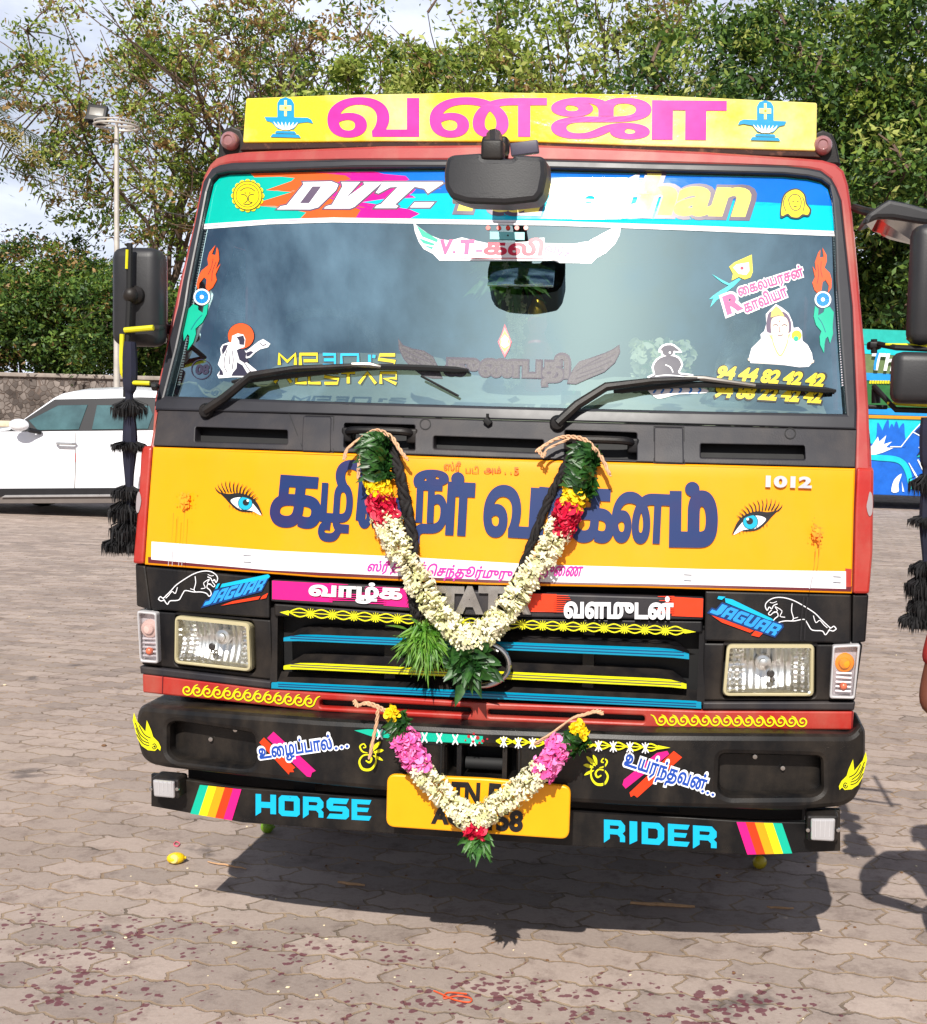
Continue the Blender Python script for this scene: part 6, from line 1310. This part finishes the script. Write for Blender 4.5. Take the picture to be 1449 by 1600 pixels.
def white_flowers(fr, rad, per_m, rr):
    """buds threaded side by side pointing outwards all round the string"""
    mb = MB(); n = int(per_m * plen(fr))
    for k in range(n):
        p, t, u, v = along(fr, (k + rr.random()) / n); a = rr.uniform(0, 6.283); d = (u * math.cos(a) + v * math.sin(a) + t * rr.uniform(-.55, .55)).normalized(); L = rad * rr.uniform(.74, 1.2); m = TUB if rr.random() < .74 else TUB2
        b0 = p + d * L * .12; q = d.orthogonal().normalized(); w_ = d.cross(q); nv = 5; V = []
        for r_, h in ((.0015, 0), (.0024, .5), (.0043, .84), (.0022, 1.0)):
            for j in range(nv): an = j * 1.2566; V.append(b0 + d * (L * .9 * h) + (q * math.cos(an) + w_ * math.sin(an)) * r_)
        V.append(b0 + d * L * .93)
        F_ = [(i * nv + j, i * nv + (j + 1) % nv, (i + 1) * nv + (j + 1) % nv, (i + 1) * nv + j) for i in range(3) for j in range(nv)] + [(15 + j, 15 + (j + 1) % nv, 20) for j in range(nv)]
        mb.add(V, F_, m)
        if rr.random() < .28:      # opened petals at the tip
            tip = b0 + d * L * .86
            for j in range(5):
                an = j * 1.2566 + rr.random(); o = (q * math.cos(an) + w_ * math.sin(an)); sd = d.cross(o) * .0035
                mb.add([tip - sd * .4, tip + sd * .4, tip + o * .008 + d * .003 + sd, tip + o * .013 + d * .001, tip + o * .008 + d * .003 - sd], [(0, 1, 2, 3, 4)], m)
    return mb
def petals(fr, rad, per_m, rr, mats_, size=.014, cup=.5):
    mb = MB(); n = int(per_m * plen(fr))
    for k in range(n):
        p, t, u, v = along(fr, (k + rr.random()) / n); a = rr.uniform(0, 6.283); d = (u * math.cos(a) + v * math.sin(a) + t * rr.uniform(-.5, .5)).normalized(); c = p + d * rad * rr.uniform(.45, 1.)
        nn = (d + Vector((rr.gauss(0, .5), rr.gauss(0, .5), rr.gauss(0, .5)))).normalized(); q = nn.orthogonal().normalized(); q = Matrix.Rotation(rr.uniform(0, 6.28), 3, nn) @ q; w_ = nn.cross(q); s = size * rr.uniform(.7, 1.25)
        V = [c]; m = rr.choice(mats_)
        for j in range(7): an = (j / 6 - .5) * 3.6; V.append(c + (q * math.cos(an) + w_ * math.sin(an) * .85) * s + nn * cup * s * (.55 + .12 * math.sin(an * 3)))
        mb.add(V, [(0, j + 1, j + 2) for j in range(6)], m)
    return mb
def leaf(mb, p, d, nrm, L, W_, m, droop=.2):
    s_ = d.cross(nrm).normalized(); nrm = s_.cross(d).normalized(); V = []; n = 5
    for k in range(n + 1):
        t = k / n; c = p + d * (L * t) - Vector((0, 0, 1)) * (droop * L * t * t); hw = W_ * math.sin(math.pi * (.06 + .94 * t) ** .8) * .5
        V += [c - s_ * hw + nrm * hw * .35, c, c + s_ * hw + nrm * hw * .35]
    mb.add(V, [(3 * k + j, 3 * k + j + 1, 3 * k + j + 4, 3 * k + j + 3) for k in range(n) for j in (0, 1)], m)
def leaf_roll(fr, rad, n, rr, m, L=.05, W_=.016):
    """leaves tied in overlapping turns round the string"""
    mb = MB()
    for k in range(n):
        p, t, u, v = along(fr, rr.random()); a = rr.uniform(0, 6.283); d0 = u * math.cos(a) + v * math.sin(a); tang = t.cross(d0).normalized()
        d = (tang * rr.uniform(.4, 1) + t * rr.uniform(-.5, .4) + d0 * rr.uniform(.1, .5)).normalized(); leaf(mb, p + d0 * rad * rr.uniform(.55, .95) - d * L * .4, d, d0, L * rr.uniform(.7, 1.2), W_ * rr.uniform(.8, 1.2), m, .15)
    return mb
def leaf_bunch(c, n, rr, m, L, W_, spread, down=.6, flat=.6):
    mb = MB()
    for k in range(n):
        d = Vector((rr.gauss(0, 1) * spread, -abs(rr.gauss(0, .6)) * flat - .1, rr.gauss(-down, .6))).normalized(); p = c + Vector((rr.gauss(0, .25), rr.gauss(0, .12), rr.gauss(0, .22))) * L
        leaf(mb, p, d, Vector((rr.gauss(0, .3), -1, rr.gauss(.2, .3))), L * rr.uniform(.6, 1.25), W_ * rr.uniform(.7, 1.2), m, .25)
    return mb
def twine(parent, pts, r=.0028):
    mb = MB()
    P = [Vector(p) for p in crom([tuple(p) for p in pts], 6)]
    for o in range(3): mb.tube([p + Vector((math.sin(i * .9 + o * 2.1) * .0035, math.cos(i * .9 + o * 2.1) * .002, math.cos(i * .8 + o * 2.1) * .0035)) for i, p in enumerate(P)], r, TWN, 6)
    mb.build('twine', parent, 60)
def px_path(L, S, off): return [hit(x, y, S) + Vector((0, -off, 0)) for x, y in L]
GG = 'flower garlands on the lorry front'
rr = random.Random(11)
g0 = hit(745, 860, S_front); gar = thing('flower_garland', 'large cream flower garland with crimson and yellow tops hung across the yellow panel', 'garland', g0, GG)
WL = px_path([(612, 806), (620, 826), (634, 855), (661, 903), (693, 950), (716, 976), (738, 992), (757, 988), (774, 975), (798, 948), (828, 902), (863, 854), (880, 820)], S_front, .062)
white_flowers(frames(WL), .034, 1500, rr).build('white_flowers', gar, 60)
for nm, L, rad, fn in (('rose_petals', [(602, 776), (606, 792), (613, 812)], .030, 0), ('rose_petals', [(893, 790), (888, 806), (880, 826)], .030, 0), ('yellow_flowers', [(598, 752), (602, 764), (606, 778)], .031, 1), ('yellow_flowers', [(903, 766), (900, 778), (896, 790)], .031, 1)):
    fr = frames(px_path(L, S_front, .06)); (petals(fr, rad, 11000, rr, [ROSE], .015) if fn == 0 else petals(fr, rad, 9000, rr, [MARI], .010, .3)).build(nm, gar, 60)
for L in ([(598, 684), (594, 710), (597, 748)], [(914, 700), (916, 730), (903, 766)]): leaf_roll(frames(px_path(L, S_front, .062)), .036, 300, rr, LFD, .046, .015).build('leaf_roll', gar, 60)
c = hit(672, 992, S_front) + Vector((0, -.05, .01)); leaf_bunch(c, 380, rr, LFB, .068, .0075, .75, .8).build('neem_leaves', gar, 60)
c = hit(742, 1024, S_front) + Vector((0, -.06, .0)); leaf_bunch(c, 190, rr, LFD, .054, .028, 1.05, .15).build('betel_leaves', gar, 60)
twine(gar, px_path([(551, 716), (556, 700), (578, 682), (599, 672), (622, 682), (636, 702), (647, 716)], S_front, .075)); twine(gar, px_path([(600, 675), (585, 692), (575, 720), (574, 745)], S_front, .085), .002); twine(gar, px_path([(845, 704), (862, 692), (880, 683), (899, 682), (921, 688), (943, 712), (957, 740)], S_front, .078)); twine(gar, px_path([(848, 702), (856, 712), (862, 700), (895, 685)], S_front, .08), .002)

rr = random.Random(12)
g1 = hit(745, 1240, S_bump); gar2 = thing('flower_garland', 'small garland of pink and cream flowers drooping over the amber number plate', 'garland', g1, GG)
def S_lg(x, z): return min(S_bump(x, z), S_plate(x, z), S_front(x, z) + (.0 if z > .76 else 1))
WL = px_path([(662, 1192), (672, 1206), (702, 1238), (726, 1260), (748, 1272), (770, 1258), (801, 1238), (836, 1210), (852, 1196)], S_lg, .04)
white_flowers(frames(WL), .0305, 1600, rr).build('white_flowers', gar2, 60)
for L in ([(634, 1145), (645, 1162), (662, 1192)], [(880, 1157), (870, 1172), (852, 1198)]): petals(frames(px_path(L, S_lg, .042)), .031, 6500, rr, [RPK, RPK, RPK2], .0125).build('pink_petals', gar2, 60)
for L in ([(622, 1116), (628, 1126), (636, 1142)], [(910, 1142), (902, 1150), (888, 1156)]): leaf_roll(frames(px_path(L, S_lg, .04)), .028, 110, rr, LFD, .036, .014).build('leaf_roll', gar2, 60)
for L in ([(616, 1104), (620, 1108), (624, 1113)], [(903, 1126), (908, 1133), (914, 1140)]): petals(frames(px_path(L, S_lg, .05)), .018, 7000, rr, [MARI], .008, .3).build('yellow_flowers', gar2, 60)
c = hit(748, 1289, S_lg) + Vector((0, -.05, 0)); petals(frames([c + Vector((-.018, 0, 0)), c, c + Vector((.018, 0, 0))]), .018, 3200, rr, [ROSE], .013).build('rose_petals', gar2, 60)
c = hit(750, 1297, S_lg) + Vector((0, -.045, -.005)); leaf_bunch(c, 60, rr, LFD if 0 else leafmat('basil_leaf', (44, 92, 34), (76, 128, 52), .25, .45, 30), .042, .016, .95, .55).build('basil_leaves', gar2, 60)
twine(gar2, px_path([(557, 1093), (563, 1100), (575, 1096), (592, 1101), (606, 1108), (618, 1110)], S_lg, .02)); twine(gar2, px_path([(594, 1102), (592, 1125), (586, 1155), (581, 1182)], S_lg, .02), .0024); twine(gar2, px_path([(943, 1111), (932, 1108), (912, 1114), (896, 1119), (865, 1142), (838, 1159)], S_lg, .024), .0026)

# the pair of black plaited ropes behind the garland
def plait(mb, P, r, m, rr, fuzz=True):
    P = [Vector(p) for p in crom([tuple(p) for p in P], 9)]
    for o in range(3): mb.tube([p + Vector((math.sin(i * .75 + o * 2.09) * r * .75, math.sin(i * 1.5 + o * 2.09) * r * .4, 0)) for i, p in enumerate(P)], [r * .62] * len(P), m, 6)
    if fuzz:
        for _ in range(int(90 * len(P) / 20)):
            p = rr.choice(P); d = Vector((rr.gauss(0, 1), rr.gauss(-.3, .7), rr.gauss(-.3, .8))).normalized(); mb.tube([p + d * r * .5, p + d * r * 1.3, p + d * r * 1.7 + Vector((0, 0, -.004))], .0007, m, 3)
rp = thing('hair_rope', 'dark plaited hair rope hanging in a V behind the large garland', 'rope', hit(745, 800, S_front) + Vector((0, -.03, 0)))
for L in ([(612, 684), (628, 735), (640, 790), (650, 850), (649, 920), (660, 962)], [(905, 686), (884, 730), (858, 784), (828, 860), (800, 925), (778, 956)], [(905, 690), (896, 740), (876, 800), (846, 870), (820, 925), (806, 952)]):
    mb = MB(); plait(mb, px_path(L, S_front, .036), .0095 if L[0][0] > 700 else .013, HAIRB, rr); mb.build('plait', rp, 60)

# tassels under the wing mirrors
TAS = mat('tassel_black', (16, 15, 18), .75, var=.3, scale=30)
TNAV = mat('tassel_navy_cloth', (24, 26, 46), .85, var=.3, scale=40)
def tuft(mb, c, r, h, n, rr, m):
    for _ in range(n):
        a = rr.uniform(0, 6.283); q = rr.random() ** .5; o = Vector((math.cos(a) * r * q, math.sin(a) * r * q, 0)); p = c + Vector((o.x * .35, o.y * .35, h * rr.uniform(.2, .5)))
        e = c + o * rr.uniform(.9, 1.25) + Vector((0, 0, -h * rr.uniform(.15, .6))); md = p.lerp(e, .5) + o * .35 + Vector((0, 0, h * .12)); w_ = rr.uniform(.0012, .0035)
        sd = Vector((rr.gauss(0, 1), rr.gauss(0, 1), rr.gauss(0, .4))).normalized() * w_; mb.add([p - sd, p + sd, md + sd, md - sd, e], [(0, 1, 2, 3), (3, 2, 4)], m)
    mb.ball(c, r * .62, m, 12, 8, (1, 1, h / r * .62))
def tassel(label, xs, y, rr):
    t = thing('mirror_tassel', label, 'tassel', at(xs[0], xs[1], y), 'black tassels under the mirrors')
    x, y0 = xs; P = lambda dx, dy: at(x + dx, y0 + dy, y)
    mb = MB(); V = [P(3, -88), P(3, -20), P(2, 0), P(3, 60), P(2, 120), P(4, 190)]; V = [Vector(q) for q in crom([tuple(q) for q in V], 5)]; mb.tube(V, [.016 + .005 * math.sin(i * .5) for i in range(len(V))], TNAV, 9); mb.build('cloth_rope', t)
    for dx, dy, r, h, n in ((3, 18, .044, .06, 320), (3, 76, .046, .034, 420), (0, 150, .040, .05, 420), (-4, 180, .044, .07, 420), (0, 210, .046, .07, 460), (-14, 232, .042, .05, 420), (8, 232, .036, .05, 320)): mb = MB(); tuft(mb, P(dx, dy), r, h, n, rr, TAS); mb.build('pompom', t, 0)
tassel('shaggy black tassel of pompoms hanging from the mirror arm beside the white car', (200, 622), .05, random.Random(7))
tassel('shaggy black tassel of pompoms hanging at the right edge of the photo', (1446, 740), .04, random.Random(8))

# ------------------------------------------------------------------ things hanging and lying in the cab
rr = random.Random(21)
c0 = at(803, 470, .36); ig = thing('hanging_garland', 'white and green garland hanging behind the middle of the windscreen', 'garland', c0)
P_ = [at(x, y, .36) for x, y in ((792, 415), (800, 450), (808, 500), (806, 560), (800, 600))]
white_flowers(frames(P_), .026, 900, rr).build('white_flowers', ig, 60); leaf_bunch(at(800, 418, .36), 90, rr, LFB, .10, .02, 1.4, .2).build('mango_leaves', ig, 60)
idl = thing('dashboard_idol', 'small pink and gold idol on the dashboard behind the flame sticker', 'idol', at(835, 580, .4)); mb = MB(); b = at(838, 580, .40); mb.lathe(Vector((b.x, b.y, 1.57)), (0, 0, 1), [(.05, 0), (.055, .02), (.035, .05), (.045, .10), (.05, .15), (.03, .19), (.022, .21), (.03, .235), (.026, .27), (.012, .30), (0, .32)], mat('idol_pink', (196, 60, 96), .4, var=.3, scale=20), 18); mb.build('figure', idl); mb = MB(); mb.lathe(Vector((b.x, b.y, 1.57)), (0, 0, 1), [(.028, .255), (.03, .275), (.016, .31), (0, .345)], mat('idol_gold', (206, 160, 50), .3, .8), 16); mb.build('crown', idl)
PB = glassmat('polythene', (.82, .88, .86), .14, .25); mb = MB(); b = at(1140, 560, .3); rr2 = np.random.default_rng(4)
bg_ = []
for j in range(13):
    for i in range(18):
        a = i / 18 * 6.283; t = j / 12; r_ = .085 * (1 - .55 * t) * (1 + .18 * math.sin(a * 3 + t * 5) + rr2.normal() * .06); bg_.append((b.x + math.cos(a) * r_ + .05 * t, b.y + math.sin(a) * r_ * .7, 1.575 + t * .25))
mb.add(bg_, [(j * 18 + i, j * 18 + (i + 1) % 18, (j + 1) * 18 + (i + 1) % 18, (j + 1) * 18 + i) for j in range(12) for i in range(18)], PB)
o = mb.build('plastic_bag', None, 25); o['label'] = 'crumpled clear plastic bag on the dashboard beside the deity sticker'; o['category'] = 'bag'
fb = thing('flower_heap', 'heap of loose pale flowers and leaves on the dashboard above the black figure sticker', 'flowers', at(1035, 580, .35)); b = at(1035, 562, .35); petals(frames([b + Vector((-.07, 0, 0)), b, b + Vector((.07, 0, 0))]), .055, 3600, rr, [TUB, TUB2], .016).build('pale_petals', fb, 60); leaf_bunch(b + Vector((0, 0, .0)), 50, rr, LFB, .07, .02, 1.2, 0).build('leaves', fb, 60)
tn = thing('small_tin', 'small green and white tin standing low behind the windscreen near the right wiper', 'tin', at(892, 630, .12)); mb = MB(); b = at(892, 640, .14); mb.lathe(b, (0, 0, 1), [(0, 0), (.026, 0), (.027, .004), (.027, .048), (.025, .052), (0, .052)], mat('tin_green', (20, 140, 96), .35), 20); mb.build('body', tn); mb = MB(); mb.lathe(b, (0, 0, 1), [(.0274, .012), (.0276, .014), (.0276, .038), (.0274, .04)], mat('tin_label', (206, 200, 150), .5, var=.4, scale=60), 20); mb.build('paper_band', tn)
mb = MB(); b = at(335, 590, .3); V = []
for j in range(10):
    for i in range(14): x = i / 13 - .5; y = j / 9 - .5; V.append((b.x + .08 + x * .30, .30 + y * .26, 1.585 + .035 * math.cos(x * 7) * math.cos(y * 5) + .012 * math.sin(x * 23 + y * 9)))
mb.add(V, [(j * 14 + i, j * 14 + i + 1, (j + 1) * 14 + i + 1, (j + 1) * 14 + i) for j in range(9) for i in range(13)], CLOTH); o = mb.build('dash_cloth', None, 60); o['label'] = 'crumpled beige cloth on the dashboard behind the orange disc sticker'; o['category'] = 'cloth'; md = o.modifiers.new('thickness', 'SOLIDIFY'); md.thickness = .004

# ------------------------------------------------------------------ on the ground
LEM = mat('lemon_skin', (236, 196, 20), .4, var=.08, scale=20, bump=.3, bscale=240); LIM = mat('lime_skin', (110, 150, 30), .35, var=.15, scale=20, bump=.2, bscale=240)
def citrus(label, px, r, m, name, sq=(1, 1, 1), split=False, rot=0):
    p = gnd(*px); t = thing(name, label, 'fruit', p); mb = MB(); rt_ = Matrix.Rotation(rot, 3, 'Z'); c = p + Vector((0, 0, r * sq[2] * .97)); mb.ball(c, r, m, 22, 14, sq, rt_)
    mb.ball(c + rt_ @ Vector((r * sq[0] * .97, 0, 0)), r * .2, m, 10, 6, (1.2, 1, 1), rt_); mb.build('rind', t, 80)
    if split:
        mb = MB(); mb.lathe(c + rt_ @ Vector((-r * sq[0] * .2, -r * .9, .004)), (0, -1, .2), [(0, 0), (r * .5, -.002), (r * .6, -.006)], mat('lemon_pulp', (226, 204, 120), .4), 14); mb.build('pulp', t)
citrus('squashed yellow lemon lying in the sun left of the truck shadow', (275, 1349), .026, LEM, 'lemon', (1.15, .95, .72), True, .3)
citrus('green lime before the lorry tyre below the blue letter H', (418, 1301), .024, LIM, 'lime', (1.02, 1, .98)); citrus('yellowish lime in the shade below the rainbow stripes at right', (1187, 1357), .024, mat('lime_yellowing', (186, 164, 30), .4, var=.15, scale=20), 'lime', (1.08, 1, .96), False, 1.)
STW_ = mat('straw', (190, 150, 112), .9, var=.2, scale=30)
def straw(px0, px1, w_, label):
    a, b = gnd(*px0), gnd(*px1); mb = MB(); n = 7; rr_ = random.Random(int(px0[0])); P = [a.lerp(b, k / n) + Vector((0, rr_.uniform(-.004, .004), .006)) for k in range(n + 1)]; mb.tube(P, [w_ * (.5 + .5 * math.sin(.4 + 2.4 * k / n)) for k in range(n + 1)], STW_, 7); o = mb.build('straw'); o['label'] = label; o['category'] = 'straw'; o['group'] = 'bits of straw on the pavers'
straw((985, 1413), (1086, 1419), .006, 'longest bit of straw lying in the truck shadow'); straw((1199, 1420), (1240, 1422), .004, 'short straw at the right end of the truck shadow'); straw((528, 1381), (570, 1386), .005, 'pale straw in the left part of the truck shadow'); straw((325, 1349), (385, 1360), .003, 'thin straw crossing the left edge of the truck shadow')
RBR = mat('orange_cord', (214, 84, 44), .5)
for nm, lab, L, m, r_ in (('cord', 'tangled orange cord on the pavers at the bottom centre', [(678, 1548), (690, 1553), (710, 1562), (733, 1566), (736, 1560), (715, 1556), (694, 1560), (700, 1551), (730, 1553)], RBR, .0022), ('rubber_band', 'pink rubber band on the pavers just above the yellow lemon', [(272, 1318), (276, 1315), (281, 1318), (278, 1322), (273, 1321), (272, 1318)], mat('band_pink', (226, 90, 120), .5), .0018)):
    mb = MB(); P = [gnd(x, y, .004) for x, y in L]; mb.tube(crom([tuple(p) for p in P], 5), r_, m, 6); o = mb.build(nm); o['label'] = lab; o['category'] = 'cord' if nm == 'cord' else 'rubber band'
# fallen petals and grit
rr = random.Random(31); mb = MB(); PET = mat('fallen_petal', (222, 206, 172), .7); GRIT = mat('grit', (150, 136, 124), .9, var=.3, scale=40); DRYL = mat('dry_leaf', (120, 86, 56), .9, var=.3, scale=40)
for k in range(420):
    p = gnd(rr.uniform(-20, 1470), rr.uniform(1290, 1600)) if k < 170 else Vector((rr.uniform(-6, 6), rr.uniform(0, 10), 0)); s = rr.uniform(.0022, .007) * (1 if k < 170 else 1.9); m = rr.choice((PET, GRIT, GRIT, DRYL)); mb.ball(p + Vector((0, 0, s * .3)), s, m, 6, 4, (1, rr.uniform(.4, 1), .4), Matrix.Rotation(rr.uniform(0, 6), 3, 'Z'))
mb.build('ground_litter', None, 60, kind='stuff')

# ------------------------------------------------------------------ man beside the lorry, only his elbow in the picture
SK = mat('skin_brown', (104, 58, 42), .5, var=.1, scale=14); SHIRT = mat('shirt_red', (150, 34, 30), .8, var=.15, scale=12); TROU = mat('trousers_dark', (40, 42, 52), .85, var=.15)
SHAIR = mat('hair_black', (18, 16, 16), .6); EYEW = mat('eye_white', (226, 222, 214), .3)
PYd = -.2; el = at(1426, 1104, PYd); KS = .85; bx = el.x + .40 * KS; ex, ez = bx - .40, el.z / KS
man = thing('person', 'person in a red shirt with hand on hip at the right edge', 'person', (bx, PYd, 0)); man.scale = (KS, KS, KS)
def skin(name, verts, edges, m, parent, lv=2):
    me = bpy.data.meshes.new(name); me.from_pydata([v[:3] for v in verts], edges, []); o = bpy.data.objects.new(name, me); COL.objects.link(o); o.parent = parent; o.matrix_parent_inverse = Matrix.Translation(-parent.location)
    md = o.modifiers.new('skin', 'SKIN'); sv = me.skin_vertices[0].data
    for i, v in enumerate(verts): sv[i].radius = (v[3], v[4] if len(v) > 4 else v[3]); sv[i].use_root = (i == 0)
    md.use_smooth_shade = True; s_ = o.modifiers.new('smooth', 'SUBSURF'); s_.levels = lv; s_.render_levels = lv; me.materials.append(m); return o
y = PYd
body = [(bx, y, .93, .13, .10), (bx, y, 1.05, .125, .095), (bx, y, 1.25, .15, .10), (bx, y, 1.40, .13, .09), (bx, y, 1.47, .06, .06), (bx, y - .01, 1.55, .055, .055), (bx, y - .02, 1.63, .075, .09), (bx, y - .02, 1.71, .078, .09),
        (bx - .20, y, 1.40, .06), (bx - .30, y + .03, 1.22, .048), (ex + .045, y + .01, ez, .043), (ex + .17, y - .06, .99, .034), (bx - .17, y - .09, .97, .028),
        (bx + .20, y, 1.40, .06), (bx + .25, y + .02, 1.15, .045), (bx + .26, y - .02, .90, .034), (bx + .26, y - .05, .82, .030),
        (bx - .09, y, .84, .10), (bx - .10, y, .48, .06), (bx - .10, y + .03, .10, .042), (bx - .11, y - .12, .035, .035),
        (bx + .09, y, .84, .10), (bx + .11, y, .48, .06), (bx + .12, y + .03, .10, .042), (bx + .13, y - .12, .035, .035)]
ed = [(0, 1), (1, 2), (2, 3), (3, 4), (4, 5), (5, 6), (6, 7), (3, 8), (8, 9), (9, 10), (10, 11), (11, 12), (3, 13), (13, 14), (14, 15), (15, 16), (0, 17), (17, 18), (18, 19), (19, 20), (0, 21), (21, 22), (22, 23), (23, 24)]
bo = skin('body', body, ed, SK, man)
sh = [(bx, y, .92, .15, .12), (bx, y, 1.08, .145, .115), (bx, y, 1.25, .168, .12), (bx, y, 1.39, .15, .11), (bx, y, 1.46, .08, .08), (bx - .20, y, 1.40, .08), (bx - .30, y + .03, 1.22, .066), ((bx - .30) * .45 + (ex + .045) * .55, y + .02, 1.22 * .45 + ez * .55, .06), (bx + .20, y, 1.40, .08), (bx + .245, y + .02, 1.18, .066)]
skin('shirt', sh, [(0, 1), (1, 2), (2, 3), (3, 4), (3, 5), (5, 6), (6, 7), (3, 8), (8, 9)], SHIRT, man)
tr = [(bx, y, .95, .145, .115), (bx - .09, y, .84, .115), (bx - .10, y, .48, .085), (bx - .10, y + .03, .09, .07), (bx + .09, y, .84, .115), (bx + .11, y, .48, .085), (bx + .12, y + .03, .09, .07)]
skin('trousers', tr, [(0, 1), (1, 2), (2, 3), (0, 4), (4, 5), (5, 6)], TROU, man)
mb = MB(); mb.ball((bx, y - .005, 1.715), .095, SHAIR, 20, 14, (.92, 1.12, .95)); mb.ball((bx, y + .04, 1.66), .08, SHAIR, 16, 10, (.95, .9, 1.1)); mb.build('hair', man)
for s_ in (-1, 1):
    mb = MB(); mb.ball((bx + s_ * .03, y - .098, 1.655), .012, EYEW, 12, 8); mb.ball((bx + s_ * .03, y - .107, 1.655), .006, SHAIR, 10, 6); mb.build('eye', man); mb = MB(); mb.ball((bx + s_ * .082, y - .01, 1.65), .03, SK, 12, 8, (.4, .8, 1.1)); mb.build('ear', man)
mb = MB(); mb.ball((bx, y - .118, 1.628), .016, SK, 12, 8, (.9, 1.2, 1.6)); mb.build('nose', man); mb = MB(); mb.ball((bx, y - .104, 1.592), .02, mat('lips', (96, 44, 40), .5), 12, 6, (1.2, .5, .35)); mb.build('mouth', man)
for side, root, dirn in ((-1, Vector((bx - .17, y - .09, .97)), Vector((.75, -.35, -.55))), (1, Vector((bx + .26, y - .06, .80)), Vector((0, -.15, -1)))):
    vs = [(root.x, root.y, root.z, .03, .018)]; es = []; dirn = dirn.normalized(); across = dirn.cross(Vector((1, 0, .3))).normalized(); palm = root + dirn * .06; vs.append((palm.x, palm.y, palm.z, .034, .016)); es.append((0, 1))
    for f, L in ((-1.5, .062), (-.5, .074), (.5, .07), (1.5, .055)):
        a = palm + across * f * .017 + dirn * .03; b = a + dirn * L * .55 + Vector((.0, -.008, 0)); c = b + dirn * L * .4 + Vector((.006, .01, 0)); k = len(vs); vs += [(*a, .0095), (*b, .0088), (*c, .0075)]; es += [(1, k), (k, k + 1), (k + 1, k + 2)]
    a = root + dirn * .03 + across * -.03; b = a + dirn * .025 + across * -.022; c = b + dirn * .022; k = len(vs); vs += [(*a, .012), (*b, .0105), (*c, .0085)]; es += [(0, k), (k, k + 1), (k + 1, k + 2)]
    skin('hand', vs, es, SK, man)
for s_ in (-1, 1): mb = MB(); mb.box((bx + s_ * .115, y - .06, .03), (.10, .27, .06), mat('sandal_brown', (70, 44, 32), .7) if 'sandal_brown' not in bpy.data.materials else bpy.data.materials['sandal_brown'], None, .02); mb.build('sandal', man)
